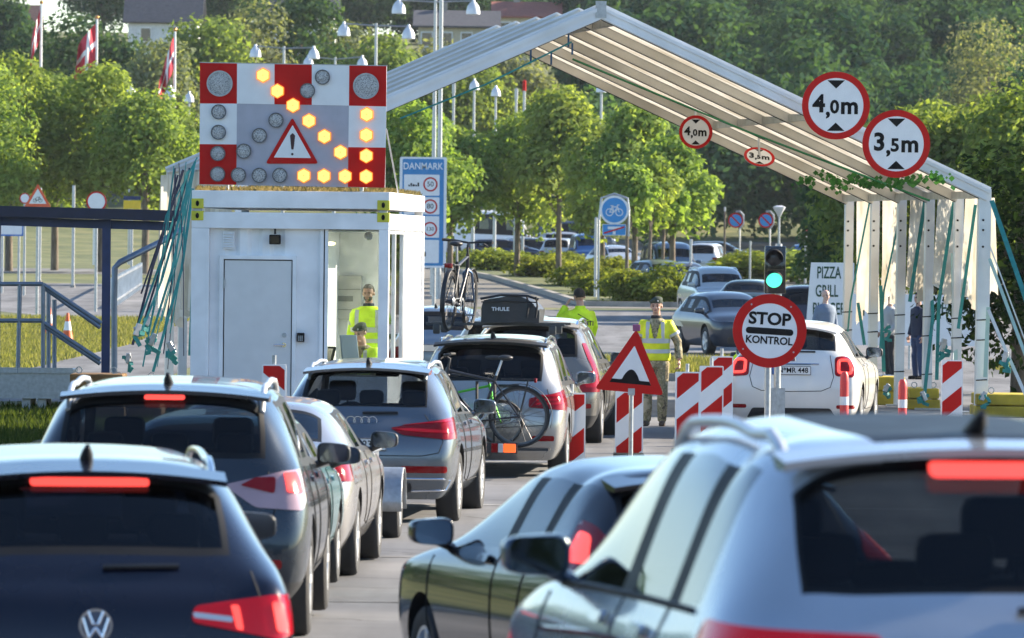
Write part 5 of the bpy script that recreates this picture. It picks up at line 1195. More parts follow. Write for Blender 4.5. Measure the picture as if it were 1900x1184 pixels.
# side curtains between the posts: gathered canvas, ragged at the lower edge
def curtain(e, k, z0, z1, seed, side=1):
    g = random.Random(seed); V, Q = [], []; nu, nv = 28, 10
    for i in range(nu + 1):
        t = i / nu; base = rel(e) + DV * (BAY * (k + .06 + .88 * t)); fold = .05 * math.sin(t * 17 + seed) + .03 * math.sin(t * 41 + seed * 2); zb = z0 + .12 * math.sin(t * 6 + seed) + .05 * math.sin(t * 23)
        for j in range(nv + 1):
            s = j / nu * nu / nv; z = z1 + (zb - z1) * s
            V.append((base.x + .07 * side + fold * (.3 + s) * side, base.y, z + base.z - e.z))
    for i in range(nu):
        for j in range(nv): a = i * (nv + 1) + j; Q.append((a, a + nv + 1, a + nv + 2, a + 1))
    return mesh_np('side_curtain', V, Q, CANVAS, can, smooth=True)
for k in range(NB - 1):
    curtain(ER, k, 1.72 + (.0, .1, .04, -.12, -.35)[k], ER.z - .12, k + 1)
    curtain(EL, k, 1.3 + .1 * (k % 3), EL.z - .1, k + 11, -1)
# cords under the roof, hooks, and creepers
bm = bmesh.new(); GREENC = mat('green_cord', (.02, .20, .08), .6)
a, b = rel(Ax).lerp(rel(ER), .10) + off_(3) - Vector((0, 0, .36)), rel(ER) + off_(1.6) + Vector((-.2, 0, -.15)); tube(bm, [a, a.lerp(b, .5) - Vector((0, 0, .05)), b], .018, 5); obj('green_cord', bm, GREENC, can)
a, b = rel(Ax).lerp(rel(EL), .08) + off_(.0) - Vector((0, .06, .36)), rel(Ax).lerp(rel(EL), .55) - Vector((0, .06, .40)); bm = bmesh.new(); tube(bm, [a, a.lerp(b, .5) - Vector((0, 0, .06)), b], .014, 5); obj('green_cord', bm, TEAL, can)
for px, py, h in ((1055, 58, 30), (1062, 80, 22), (1023, 95, 26), (985, 90, 24)):
    p = rel(at(px, py, CD + 2)); bm = bmesh.new(); beam(bm, p, p - Vector((0, 0, h / 125)), .03, .02, up=(0, 1, 0)); obj('strap_end', bm, mat('blue_strap', (.03, .12, .30), .6), can)
g = random.Random(4); VINE = leaf_mat('vine_leaf', (.03, .10, .03), (.07, .20, .06), .3); VV, TT = [], []
for cpx, cpy, k in ((1495, 335, 5), (1540, 325, 4), (1590, 330, 3), (1610, 338, 3), (1645, 340, 2), (1668, 338, 2), (1700, 335, 1), (1740, 330, 0), (1562, 345, 4)):
    c = at(cpx, cpy, CD + BAY * k + .3)
    for q in range(34):
        p = c + Vector((g.gauss(0, .10), g.gauss(0, .2), g.gauss(0, .055))); s = g.uniform(.022, .055); n_ = Vector((g.gauss(0, .5), -1, g.gauss(0, .5))).normalized(); u, v = frame_of(n_)
        VV += [p + u * s, p + v * s, p - u * s, p - v * s]; TT.append(g.random())
o = mesh_np('creeper', VV, np.arange(len(VV)).reshape(-1, 4), VINE, None, TT); tag(o, 'green creeper leaves along the right eave inside the canopy', 'plant')
# ------------------------------------------------------------------ straps and ratchets of the canopy
def strap(name, pts, m, label, group, wd=.045, d=None):
    """flat webbing through photo points (px, py, distance)"""
    bm = bmesh.new(); P = [at(*q) for q in pts]
    for a, b in zip(P, P[1:]): beam(bm, a, b, wd, .006, up=(0, 1, 0))
    o = obj(name, bm, m); return tag(o, label, 'strap', group)
gR = 'teal lashing straps on the right canopy posts'
TEALW = mat('pale_strap', (.36, .52, .47), .7); WROPE = mat('white_rope', (.62, .64, .62), .7)
RS = [([(1614, 372, 105.5), (1578, 560, 104), (1573, 615, 103)], TEAL, .03, 'thin teal strap slanting left off the second canopy post from the back'),
      ([(1676, 372, 103.5), (1640, 540, 103), (1632, 660, 102.5)], TEAL, .03, 'thin teal strap slanting left between the ponytailed person and the canopy post'),
      ([(1716, 375, 101.5), (1688, 560, 101)], TEAL, .06, 'wide teal strap crossing above the man in dark clothes'),
      ([(1719, 390, 101.2), (1731, 585, 100.8), (1714, 745, 100.6)], TEAL, .055, 'wide teal strap with a knot low on the fourth canopy post'),
      ([(1770, 375, 99.5), (1742, 560, 99.2), (1738, 705, 99)], TEAL, .055, 'teal strap running down beside the fourth canopy post'),
      ([(1768, 470, 99.2), (1773, 670, 98.8)], TEALW, .07, 'pale teal strap hanging straight in front of the fifth canopy post'),
      ([(1810, 380, 98), (1778, 610, 97.8)], TEAL, .05, 'teal strap slanting left off the nearest right canopy post'),
      ([(1634, 530, 104), (1640, 690, 103.8)], TEAL, .06, 'short teal strap hanging beside the grey top of the ponytailed person'),
      ([(1592, 562, 104.6), (1604, 640, 104.2)], TEAL, .05, 'short teal strap over the white banner'),
      ([(1840, 372, 96.5), (1900, 545, 95.5), (1925, 620, 95.2)], TEAL, .07, 'wide teal guy strap running out to the right edge, highest of the guys'),
      ([(1836, 480, 96.6), (1903, 660, 95.8)], TEALW, .05, 'pale teal guy strap below the wide guy strap at the right'),
      ([(1836, 455, 96.6), (1905, 640, 96)], WROPE, .02, 'thin white guy rope between the two teal guys at the right'),
      ([(1834, 575, 96.6), (1866, 650, 96.2), (1906, 740, 95.8)], WROPE, .05, 'white guy strap with a ratchet at the lower right'),
      ([(1834, 570, 96.7), (1828, 700, 96.7)], TEALW, .06, 'pale strap down the outer side of the nearest right canopy post')]
for pts, m, wd, lab in RS: strap('lashing_strap', pts, m, lab, gR, wd)
gL = 'teal lashing straps left of the white booth'
LS = [([(362, 300, 92), (300, 520, 91), (262, 615, 90.5)], TEAL, .055, 'teal strap from the left eave, second from the left at the foot'),
      ([(340, 315, 93), (282, 500, 92), (246, 640, 91.5)], NAVYC, .06, 'dark strap ending at the bent handrail'),
      ([(348, 318, 92.5), (300, 480, 91.5), (256, 605, 91)], TEAL, .05, 'teal strap ending at the knotted bundle'),
      ([(355, 330, 92), (318, 505, 91), (276, 640, 90.5)], TEAL, .055, 'teal strap running to the middle ratchet'),
      ([(358, 350, 91.5), (337, 500, 90.8), (284, 690, 90.3)], TEAL, .065, 'teal strap reaching lowest, nearest the booth'),
      ([(352, 312, 93), (322, 420, 92.5), (266, 600, 92)], NAVYC, .05, 'dark strap behind the teal ones'),
      ([(360, 470, 91), (352, 660, 90.8)], TEAL, .07, 'teal strap hanging straight beside the booth corner'),
      ([(366, 292, 93), (308, 400, 92.6), (300, 440, 92.4)], TEAL, .03, 'thin teal strap high under the left eave'),
      ([(330, 325, 93), (305, 420, 92.5), (262, 545, 92)], NAVYC, .04, 'thin dark strap leftmost under the left eave')]
g = random.Random(8)
for q in range(9):
    x0, x1 = g.uniform(322, 366), g.uniform(236, 345); y0, y1 = g.uniform(298, 335), g.uniform(590, 690); d0 = g.uniform(91, 94); xm, ym = (x0 + x1) / 2 + g.uniform(2, 9), (y0 + y1) / 2 + g.uniform(5, 16)
    LS.append(([(x0, y0, d0), (xm, ym, d0 - .8), (x1, y1, d0 - 1.6)], TEAL if q % 3 else NAVYC, g.uniform(.015, .035), 'thin cord in the tangle of lashing straps left of the booth'))
for pts, m, wd, lab in LS: strap('lashing_strap', pts, m, lab, gL, wd * .62)
def ratchet(px, py, d, lab, group, s=1.0, seed=0, m2=None):
    g = random.Random(seed); p = at(px, py, d); t = thing('ratchet', lab, 'ratchet', p, g.uniform(-.4, .4), group)
    bm = bmesh.new(); box(bm, (0, 0, .0), (.07 * s, .05, .16 * s), Matrix.Rotation(g.uniform(-.6, .6), 3, 'Y'), .01); tube(bm, [(-.05 * s, 0, .02), (.05 * s, 0, .02)], .02 * s, 8); obj('buckle', bm, STEEL, t)
    bm = bmesh.new(); q = [Vector((0, 0, 0))]
    for k in range(9): q.append(Vector((g.uniform(-.10, .10) * s, g.uniform(-.04, .04), -.02 * k * s + g.uniform(-.08, .06) * s)))
    for a, b in zip(q, q[1:]): beam(bm, a, b, .05 * s, .012, up=(0, 1, 0))
    obj('strap_bundle', bm, m2 or TEAL, t); return t
for i, (px, py, d, lab, s) in enumerate([(255, 612, 90, 'ratchet with a teal bundle at the foot of the bent handrail', 1.1), (284, 630, 90.3, 'ratchet with loose teal loops in the middle of the left straps', 1.1), (275, 596, 91.4, 'teal knot above the middle ratchet on the left', .9), (238, 665, 90.8, 'lowest left ratchet beside the brown block', .9), (318, 645, 90, 'ratchet close to the booth corner on the left', 1.1)]):
    ratchet(px, py, d, lab, 'ratchets of the left straps', s, i)
for i, (px, py, d, lab, s) in enumerate([(1750, 640, 99, 'teal ratchet bundle on the fourth right canopy post', 1.2), (1865, 662, 96, 'ratchet on the white guy strap at the right', 1.0), (1714, 735, 100.4, 'ratchet at the foot of the dark clothed man', 1.0), (1645, 720, 103, 'ratchet behind the wing mirror of the white crossover', .9), (1825, 735, 96.4, 'ratchet at the foot of the nearest right canopy post', .9), (1645, 610, 103.6, 'teal bundle at the waist of the ponytailed person', .9)]):
    ratchet(px, py, d, lab, 'ratchets of the right straps', s, i + 20)
# ballast blocks
YEL = ramp_mat('yellow_ballast', [(.3, (.22, .17, .02)), (.6, (.50, .38, .03))], 2, .8, bump=.3); BRN = ramp_mat('brown_ballast', [(.3, (.10, .055, .02)), (.6, (.22, .12, .04))], 2, .85, bump=.3)
def ballast(px, d, w_, h_, dp, m, lab, grp, tiers=2):
    p = at(px, 700, d); t = thing('ballast_block', lab, 'ballast', (p.x, d, gz(0, d)), 0, grp)
    for k in range(tiers): bm = bmesh.new(); bbox(bm, (-w_ / 2 + .02 * k, 0, h_ / tiers * k + .004), (w_ / 2 - .015 * k, dp, h_ / tiers * (k + 1) - .008), .02); obj('concrete_slab', bm, m, t)
    for x in (-w_ * .3, w_ * .3): bm = bmesh.new(); lathe(bm, [(.035, -.008), (.05, -.008), (.05, .008), (.035, .008), (.035, -.008)], 14, Matrix.Translation((x, .1, h_ + .045)) @ Matrix.Rotation(R(90), 4, 'X'), closed=False); obj('lifting_eye', bm, STEEL, t, 40)
    return t
for i, (px, d, w_, h_, lab) in enumerate([(1652, 103.5, .5, .46, 'yellow ballast block beside the white crossover wheel'), (1715, 100.8, .5, .34, 'yellow ballast block under the fourth canopy post'), (1885, 96.5, 1.2, .36, 'wide yellow ballast block at the lower right edge')]): ballast(px, d, w_, h_, 1.2, YEL, lab, 'yellow ballast blocks')
ballast(178, 89.0, .80, .68, 1.0, BRN, 'brown stacked ballast slabs left of the bent handrail', None, 3); ballast(250, 89.4, .75, .60, 1.0, BRN, 'brown ballast slabs under the knotted straps', None, 3)
# ------------------------------------------------------------------ signs, barriers, traffic light
def face_M(rot=0.0, tilt=0.0): return Matrix.Rotation(R(rot), 4, 'Y')
def disc_sign(t, c, r, M0=None, ringw=.19, ringm=None, facem=None):
    """c local centre; returns the face object"""
    M = Matrix.Translation(c) @ (M0 or Matrix.Identity(4)); bm = bmesh.new(); prism(bm, circle2(0, 0, r, 56), .004, .018, M); bk = obj('sign_plate', bm, STEEL, t)
    bm = bmesh.new(); prism(bm, circle2(0, 0, r * (1 - ringw), 56), .0, .0035, M); f = obj('sign_face', bm, facem or SIGNW, t)
    bm = bmesh.new(); ring2(bm, circle2(0, 0, r, 56), circle2(0, 0, r * (1 - ringw), 56), -.003, .0035, M); obj('red_border', bm, ringm or SIGNR, t)
    return f, M
def height_sign(label, px, py, rpx, d, big, small, grp, squash=None, rot=0.0, mount=None):
    c = at(px, py, d); s = F / d; r = rpx / s; t = thing('height_limit_sign', label, 'sign', c, 0, grp)
    M0 = Matrix.Rotation(R(rot), 4, 'Y'); 
    if squash: M0 = Matrix.Rotation(R(squash[0]), 4, 'Z') @ Matrix.Rotation(R(squash[1]), 4, 'X') @ M0
    f, M = disc_sign(t, (0, 0, 0), r, M0)
    bm = bmesh.new()
    for sg in (1, -1): prism(bm, [(-.26 * r, sg * .745 * r), (.26 * r, sg * .745 * r), (0, sg * .50 * r)], -.004, -.0005, M)
    obj('arrow_mark', bm, BLACK, f)
    a, b, m_ = big
    for s_, x, z, sz in ((a, -.50, .03, .62), (',', -.235, -.09, .55), (b, -.04, -.055, .46), (m_, .40, -.02, .60)):
        text_part('lettering', s_, r * sz * 1.15, M @ Matrix.Translation((x * r, -.004, z * r)), BLACK, f, .034, .0015)
    if mount:
        bm = bmesh.new(); 
        for q in mount: tube(bm, [Vector((0, .02, 0)), Vector(q)], .018, 6)
        obj('bracket', bm, STEEL, t, 40)
    return t
height_sign('large round height sign reading 4,0m on the canopy front', 1551, 196, 63, 95.3, ('4', '0', 'm'), None, 'height signs on the canopy front', mount=[(.1, .8, .05), (-.2, .8, .22)])
height_sign('large round height sign reading 3,5m on the canopy front', 1663, 267, 63, 95.4, ('3', '5', 'm'), None, 'height signs on the canopy front', mount=[(.1, .8, .05), (-.2, .8, .18)])
height_sign('small round height sign reading 4,0m under the far canopy edge', 1291, 245, 31, 103.0, ('4', '0', 'm'), None, 'small height signs under the far canopy edge', mount=[(.0, .3, .35)])
height_sign('small bent height sign reading 3,5m twisted under the far canopy edge', 1409, 291, 29, 103.2, ('3', '5', 'm'), None, 'small height signs under the far canopy edge', squash=(12, -52), rot=10, mount=[(.0, .3, .32)])
# stop sign
p = at(1428, 614, 79.0); s = F / 79.0; zg = gz(0, 79)
t = thing('stop_sign', 'round red edged sign reading STOP KONTROL on a steel post', 'sign', (p.x, 79.0, zg)); M0 = Matrix.Rotation(R(3.2), 4, 'Y')
r = 68.5 / s; f, M = disc_sign(t, (0, 0, p.z - zg), r, M0, .255)
bm = bmesh.new(); prism(bm, rrect2(-.645 * r, -.10 * r, .645 * r, .075 * r, .085 * r), -.004, -.0005, M); obj('black_bar', bm, BLACK, f)
text_part('lettering', 'STOP', r * .45, M @ Matrix.Translation((-.02 * r, -.004, .31 * r)), BLACK, f, .034, .0015, sx=1.06)
text_part('lettering', 'KONTROL', r * .285, M @ Matrix.Translation((-.0, -.004, -.265 * r)), BLACK, f, .024, .0015, sx=.94)
bm = bmesh.new()
for a in (52, 128, 218, 322): lathe(bm, [(0, 0), (.011, 0), (.011, .004), (0, .005)], 10, M @ Matrix.Translation((math.cos(R(a)) * r * .87, -.003, math.sin(R(a)) * r * .87)) @ Matrix.Rotation(R(90), 4, 'X'))
obj('rivet', bm, STEEL, f)
bm = bmesh.new(); tube(bm, [(-.015, .05, 0), (-.015, .05, p.z - zg + .2)], .038, 12); obj('post', bm, STEEL, t, 40)
# traffic light behind it
p = at(1436, 500, 83.0); zg = gz(0, 83); t = thing('traffic_light', 'black traffic light showing green above the stop sign', 'traffic light', (p.x, 83.0, zg)); zc = p.z - zg
bm = bmesh.new(); bbox(bm, (-.02 - .10, -.06, zc - .31), (.15, .12, zc + .30), .015); obj('housing', bm, GLOSSBLACK, t, 40)
GREENL = mat('green_lit', (.02, .2, .12), .3, emit=.52, ecol=(.10, 1.0, .60))
for z, m in ((zc + .15, mat('unlit_lens', (.03, .03, .035), .15)), (zc - .13, GREENL)):
    bm = bmesh.new(); lathe(bm, [(0, 0.03), (.07, .02), (.105, 0)], 24, Matrix.Translation((0, -.062, z)) @ Matrix.Rotation(R(90), 4, 'X'), closed=False); obj('signal_lens', bm, m, t, 60)
    bm = bmesh.new(); n = 16; rows = []
    for k in range(n + 1):
        a = R(-20 + 220 * k / n); ln = .20 * (.45 + .55 * max(0, math.sin(a))); rows.append([bm.verts.new((.118 * math.cos(a), -.06, z + .118 * math.sin(a))), bm.verts.new((.112 * math.cos(a), -.06 - ln, z + .112 * math.sin(a) - .02))])
    for a, b in zip(rows, rows[1:]): bm.faces.new((a[0], b[0], b[1], a[1]))
    v = obj('visor', bm, BLACK, t, 60); v.modifiers.new('s', 'SOLIDIFY').thickness = .006
bm = bmesh.new(); tube(bm, [(.06, .04, 0), (.06, .04, zc + .33)], .045, 10); bbox(bm, (-.02, .0, .0), (.16, .12, .75)); obj('post', bm, STEEL, t, 40)
# speed bump warning triangle
d = 76.0; s = F / d; A1, B1, C1 = at(1181, 610, d), at(1103, 722, d), at(1232, 734, d); c = (A1 + B1 + C1) / 3; zg = gz(0, d)
t = thing('warning_sign', 'red triangle sign with a black speed bump, leaning to the right', 'sign', (c.x, d, zg)); q = lambda P, k=1.0: (c.x * 0 + (P.x - c.x) * k, c.z - zg + (P.z - c.z) * k)
T_ = [q(A1), q(C1), q(B1)]; bm = bmesh.new(); prism(bm, rpoly2(T_, .06), .006, .02); obj('sign_plate', bm, STEEL, t); bm = bmesh.new(); prism(bm, rpoly2(T_, .06), .0, .0055); f = obj('red_border', bm, SIGNR, t)
bm = bmesh.new(); prism(bm, rpoly2([q(A1, .60), q(C1, .60), q(B1, .60)], .015), -.003, -.0003); f2 = obj('sign_face', bm, SIGNW, t)
b0, b1 = Vector(q(B1, .60)), Vector(q(C1, .60)); ux = (b1 - b0).normalized(); uy = Vector((-ux.y, ux.x)); Lb = (b1 - b0).length; P2 = []
for k in range(25): 
    u = k / 24; hgt = .045 + (.125 * max(0, math.cos((u - .5) * math.pi / .42)) ** .8 if abs(u - .5) < .21 else 0); x = u * Lb; x = min(max(x, hgt * .55), Lb - hgt * .55); P2.append(tuple(b0 + ux * x + uy * hgt))
P2 = [tuple(b0 + ux * .0), tuple(b1)] + P2[::-1]
bm = bmesh.new(); prism(bm, P2, -.006, -.0033); obj('bump_symbol', bm, BLACK, f2)
bm = bmesh.new(); tube(bm, [(.0, .05, 0), (.0, .05, c.z - zg + .15)], .026, 10); bbox(bm, (-.04, -.012, q(C1)[1] + .0), (.04, .06, q(C1)[1] + .08)); obj('post', bm, STEEL, t, 40)
bm = bmesh.new(); x, z = q(A1); bbox(bm, (x - .045, -.02, z - .03), (x + .045, .04, z + .05), .01); obj('clamp', bm, mat('clamp_pink', (.25, .06, .16), .5), t)
# striped barrier boards
def board(label, px0, px1, ptop, d, h, up_left=True, grp='red and white striped barrier boards', rotz=0.0, stub=True):
    s = F / d; a, b = at(px0, ptop, d), at(px1, ptop, d); W = (b.x - a.x) / math.cos(rotz); zg = gz(0, d); zt_ = a.z - zg
    t = thing('barrier_board', label, 'barrier', ((a.x + b.x) / 2, d, zg), rotz, grp); w = W / 2
    bm = bmesh.new(); prism(bm, rrect2(-w, zt_ - h, w, zt_, .015), .001, .05); obj('board', bm, SIGNW, t)
    m = .016; x0, x1, z0, z1 = -w + m, w - m, zt_ - h + m, zt_ - m; ww = x1 - x0; per = ww * 1.9; bm = bmesh.new()
    z = z1 + per
    def clip(P, k, sgn):
        out = []
        for (u1, v1), (u2, v2) in zip(P, P[1:] + P[:1]):
            i1, i2 = sgn * (v1 - k) <= 0, sgn * (v2 - k) <= 0
            if i1: out.append((u1, v1))
            if i1 != i2: f_ = (k - v1) / (v2 - v1); out.append((u1 + (u2 - u1) * f_, k))
        return out
    sl = .82 * ww
    zz = z1 - ww * .72 - .0
    start = z1 + .05
    k = 0
    while True:
        top_l = start - k * per; 
        lo, hi = top_l - per * .5, top_l
        P = [(x0, lo - sl * .5 + .0), (x1, lo + sl * .5), (x1, hi + sl * .5), (x0, hi - sl * .5)] if up_left else [(x0, lo + sl * .5), (x1, lo - sl * .5), (x1, hi - sl * .5), (x0, hi + sl * .5)]
        P = clip(clip(P, z1, 1), z0, -1) if len(P) > 2 else P
        if len(P) > 2: prism(bm, P, -.002, .0008)
        k += 1
        if top_l < z0 - 1: break
    obj('red_stripe', bm, SIGNR, t)
    if stub: bm = bmesh.new(); tube(bm, [(.0, .06, .05), (.0, .06, zt_ + .10)], .022, 10); obj('post', bm, STEEL, t, 40)
    bm = bmesh.new(); bbox(bm, (-w * 1.1, -.2, 0), (w * 1.1, .28, .11), .02); obj('foot', bm, RUBBER, t)
    return t
board('striped barrier board nearest the silver people carrier, right of its bicycle wheel', 1035, 1087, 729, 74.5, 1.0)
board('striped barrier board behind the leaning triangle sign', 1142, 1194, 726, 77.5, 1.0)
board('leftmost of the three striped boards beside the soldier', 1254, 1299, 690, 79.0, 1.0, rotz=.1)
board('middle one of the three striped boards beside the soldier', 1299, 1343, 679, 80.5, 1.0, rotz=.1)
board('rearmost of the three striped boards, next to the white crossover', 1322, 1361, 661, 84.0, 1.0, rotz=.25)
board('striped barrier board in front of the grey booth door', 486, 531, 676, 71.0, 1.0, up_left=False)
board('striped barrier board alone at the right between the canopy posts', 1747, 1787, 668, 88.0, .95)
# flexible marker posts
for px, pt, d, lab in ((1567, 690, 84.0, 'red and white marker post in front of the white crossover tail light'), (1675, 704, 86.0, 'red and white marker post right of the white crossover')):
    p = at(px, pt, d); zg = gz(0, d); H = p.z - zg; t = thing('marker_post', lab, 'bollard', (p.x, d, zg), 0, 'red and white marker posts'); rr = 7.5 / (F / d)
    bm = bmesh.new(); lathe(bm, [(rr * 1.1, .03), (rr * 1.1, H * .86), (rr, H * .95), (rr * .6, H), (0, H)], 16); obj('tube', bm, mat('marker_red', (.75, .05, .05), .45), t, 50)
    for z in (H * .62 - .02, H * .25): bm = bmesh.new(); lathe(bm, [(rr * 1.13, z - .055), (rr * 1.13, z + .055)], 16, closed=False); obj('reflective_band', bm, SIGNW, t)
    bm = bmesh.new(); lathe(bm, [(0, 0), (.13, 0), (.11, .04), (0, .04)], 16); obj('foot', bm, RUBBER, t)
# border information sign
d = 205.0; s = F / d; A0, B0 = at(742, 291, d), at(827, 497, d); zg = gz(0, d); w2, zt_, zb_ = (B0.x - A0.x) / 2, A0.z - zg, B0.z - zg
t = thing('border_sign', 'tall blue edged border sign reading DANMARK with speed limits', 'sign', ((A0.x + B0.x) / 2, d, zg)); 
bm = bmesh.new(); prism(bm, rrect2(-w2, zb_, w2, zt_, .06), .002, .08); pl = obj('panel', bm, SIGNW, t)
k = 1 / s; X = lambda px: at(px, 400, d).x - (A0.x + B0.x) / 2; Z = lambda py: at(785, py, d).z - zg
bm = bmesh.new(); prism(bm, rrect2(X(746), Z(493), X(823), Z(295), .05), -.002, .0015); blu = obj('blue_field', bm, mat('road_sign_blue', (.03, .22, .50), .4), pl)
bm = bmesh.new()
for a, b in ((324, 363), (366, 398), (401, 441), (445, 488)): prism(bm, rrect2(X(749), Z(b), X(815), Z(a), .03), -.004, -.0022)
obj('white_field', bm, SIGNW, pl)
text_part('lettering', 'DANMARK', .30, Matrix.Translation((X(784), -.005, Z(309))), SIGNW, pl, .010, .002, sx=.86)
for v, cy in (('50', 342), ('80', 383), ('130', 425)):
    bm = bmesh.new(); ring2(bm, circle2(X(798), Z(cy), .23, 28), circle2(X(798), Z(cy), .18, 28), -.007, -.0045); obj('speed_ring', bm, SIGNR, pl); text_part('lettering', v, .22 if len(v) < 3 else .17, Matrix.Translation((X(798), -.006, Z(cy))), BLACK, pl, .004, .001)
bm = bmesh.new()
for x0, x1, h in ((757, 760, 3), (761, 764, 6), (765, 769, 4), (770, 773, 3), (774, 777, 7)): bbox(bm, (X(x0), -.006, Z(346)), (X(x1), -.0045, Z(346 - h)))
obj('town_symbol', bm, BLACK, pl)
bm = bmesh.new()
for cx, w_ in ((768, .16), (785, .10)): prism(bm, rrect2(X(cx) - w_, Z(476), X(cx) + w_, Z(467), .03), -.006, -.0045)
prism(bm, circle2(X(775), Z(462), .09, 14), -.006, -.0045); obj('car_symbol', bm, BLACK, pl)
bm = bmesh.new()
for px in (757, 806): x = X(px); tube(bm, [(x, .14, -.1), (x, .14, zt_ - .1)], .06, 10)
obj('post', bm, STEEL, t, 40)
# cycle path sign
d = 226.0; s = F / d; c = at(1140, 390, d); zg = gz(0, d); t = thing('cycle_sign', 'round blue bicycle sign above a small blue road end panel', 'sign', (c.x, d, zg)); zc = c.z - zg
SB = mat('cycle_blue', (.03, .26, .62), .4)
bm = bmesh.new(); prism(bm, circle2(0, zc, 27 / s, 40), .003, .02); pl = obj('sign_plate', bm, SIGNW, t); bm = bmesh.new(); prism(bm, circle2(0, zc, 23 / s, 40), -.002, .002); fc = obj('blue_face', bm, SB, t); u = 1 / s
bm = bmesh.new()
for x in (-9, 9): lathe(bm, [(5.6 * u, -.002), (7.2 * u, -.002), (7.2 * u, .002), (5.6 * u, .002), (5.6 * u, -.002)], 24, Matrix.Translation((x * u, -.006, zc - 4 * u)) @ Matrix.Rotation(R(90), 4, 'X'), closed=False)
for a, b in (((-9, -4), (-4, 6)), ((-4, 6), (6, 6)), ((6, 6), (-1, -4)), ((-1, -4), (-9, -4)), ((-4, 7), (-1, -4)), ((9, -4), (5, 9)), ((5, 9), (9, 10)), ((-7, 8), (-2, 8))): beam(bm, (a[0] * u, -.006, zc + a[1] * u), (b[0] * u, -.006, zc + b[1] * u), .006, 1.7 * u, up=(0, 0, 1))
obj('bicycle_symbol', bm, SIGNW, fc)
zp = at(1140, 426, d).z - zg; bm = bmesh.new(); prism(bm, rrect2(-22 * u, zp - 11 * u, 22 * u, zp + 10 * u, .04), .003, .02); p2 = obj('sign_plate', bm, SIGNW, t)
bm = bmesh.new(); prism(bm, rrect2(-21 * u, zp - 10 * u, 21 * u, zp + 9 * u, .03), -.002, .002); p3 = obj('blue_panel', bm, SB, t); bm = bmesh.new(); beam(bm, (-19 * u, -.006, zp - 7 * u), (19 * u, -.006, zp + 5 * u), .006, 3 * u); obj('red_stroke', bm, SIGNR, p3)
bm = bmesh.new(); beam(bm, (0, -.004, zp - 9 * u), (0, -.004, zp - 3 * u), .003, 5 * u, up=(1, 0, 0)); beam(bm, (-12 * u, -.0042, zp + 3 * u), (12 * u, -.0042, zp + 3 * u), .003, 5 * u); obj('road_symbol', bm, SIGNW, p3)
bm = bmesh.new(); tube(bm, [(-28 * u, .07, -.1), (-28 * u, .07, zc - 18 * u), (-24 * u, .07, zc + 22 * u), (0, .07, zc + 30 * u), (24 * u, .07, zc + 22 * u), (27 * u, .07, zc), (27 * u, .07, zp - 12 * u)], .045, 8); obj('post', bm, STEEL, t, 40)
p = at(1106, 405, 232); zg = gz(0, 232); t = thing('plain_post', 'bare pale pole left of the round bicycle sign', 'post', (p.x, 232, zg)); bm = bmesh.new(); tube(bm, [(0, 0, -.1), (0, 0, p.z - zg)], .055, 10); lathe(bm, [(0, p.z - zg + .05), (.06, p.z - zg), (0, p.z - zg - .02)], 10); obj('shaft', bm, STEEL, t, 40)
# thin poles in the planting bed
for px, top, d, lab in ((1282, 445, 228, 'thin grey pole at the right end of the planting bed'), (1345, 385, 300, 'brown wooden pole left of the no parking signs'), (1392, 448, 280, 'short white marker pole under the no parking signs'), (1495, 420, 270, 'short red topped pole left of the pizza board')):
    p = at(px, top, d); zg = gz(0, d); t = thing('plain_post', lab, 'post', (p.x, d, zg), 0, None); bm = bmesh.new(); tube(bm, [(0, 0, -.1), (0, 0, p.z - zg)], [.05, .045], 8); obj('shaft', bm, BARK if 'brown' in lab else STEEL, t, 40); bm = bmesh.new(); lathe(bm, [(.052, p.z - zg - .18), (.052, p.z - zg + .01), (0, p.z - zg + .03)], 8); obj('cap', bm, SIGNR if 'red' in lab else STEEL, t)
# no parking signs
for px, lab in ((1365, 'left one of the two round no parking signs at the wood'), (1421, 'right one of the two round no parking signs at the wood')):
    d = 300.0; s = F / d; c = at(px, 409, d); zg = gz(0, d); t = thing('no_parking_sign', lab, 'sign', (c.x, d, zg), 0, 'no parking signs'); zc = c.z - zg; r = 14 / s
    f, M = disc_sign(t, (0, 0, zc), r, None, .2, None, mat('cycle_blue', (.03, .26, .62), .4)); bm = bmesh.new(); beam(bm, (-r * .6, -.004, zc + r * .6), (r * .6, -.004, zc - r * .6), .005, r * .2); obj('red_stroke', bm, SIGNR, f)
    bm = bmesh.new(); tube(bm, [(.2, .06, -.1), (.2, .06, zc - .4), (.36, .06, zc - .15), (.36, .06, zc + .25), (.2, .06, zc + .42), (0, .06, zc + .40)], .045, 8); obj('post', bm, STEEL, t, 40)
# pizza board and banner
d = 131.0; A0, B0 = at(1505, 487, d), at(1585, 487, d); zg = gz(0, d); t = thing('pizza_board', 'white board advertising PIZZA and GRILL behind the bald man', 'sign', (A0.x, d, zg), 0); W = B0.x - A0.x; H = A0.z - zg; sh = Matrix.Identity(4); sh[0][2] = .06
bm = bmesh.new(); prism(bm, [(-.14, .25), (W, .25), (W, H), (0, H)], .002, .05); pb = obj('board', bm, SIGNW, t)
DG = mat('board_green', (.01, .06, .03), .5)
for s_, py, px in (('PIZZA', 507, 1538), ('GRILL', 541, 1534), ('BURGER', 574, 1538)): q = at(px, py, d); text_part('lettering', s_, .34, Matrix.Translation((q.x - A0.x, -.002, q.z - zg)), DG, pb, .014, .002, sx=.53)
bm = bmesh.new(); tube(bm, [(.05, .08, 0), (.05, .08, H)], .03, 8); tube(bm, [(W - .1, .08, 0), (W - .1, .08, H)], .03, 8); obj('leg', bm, STEEL, t)
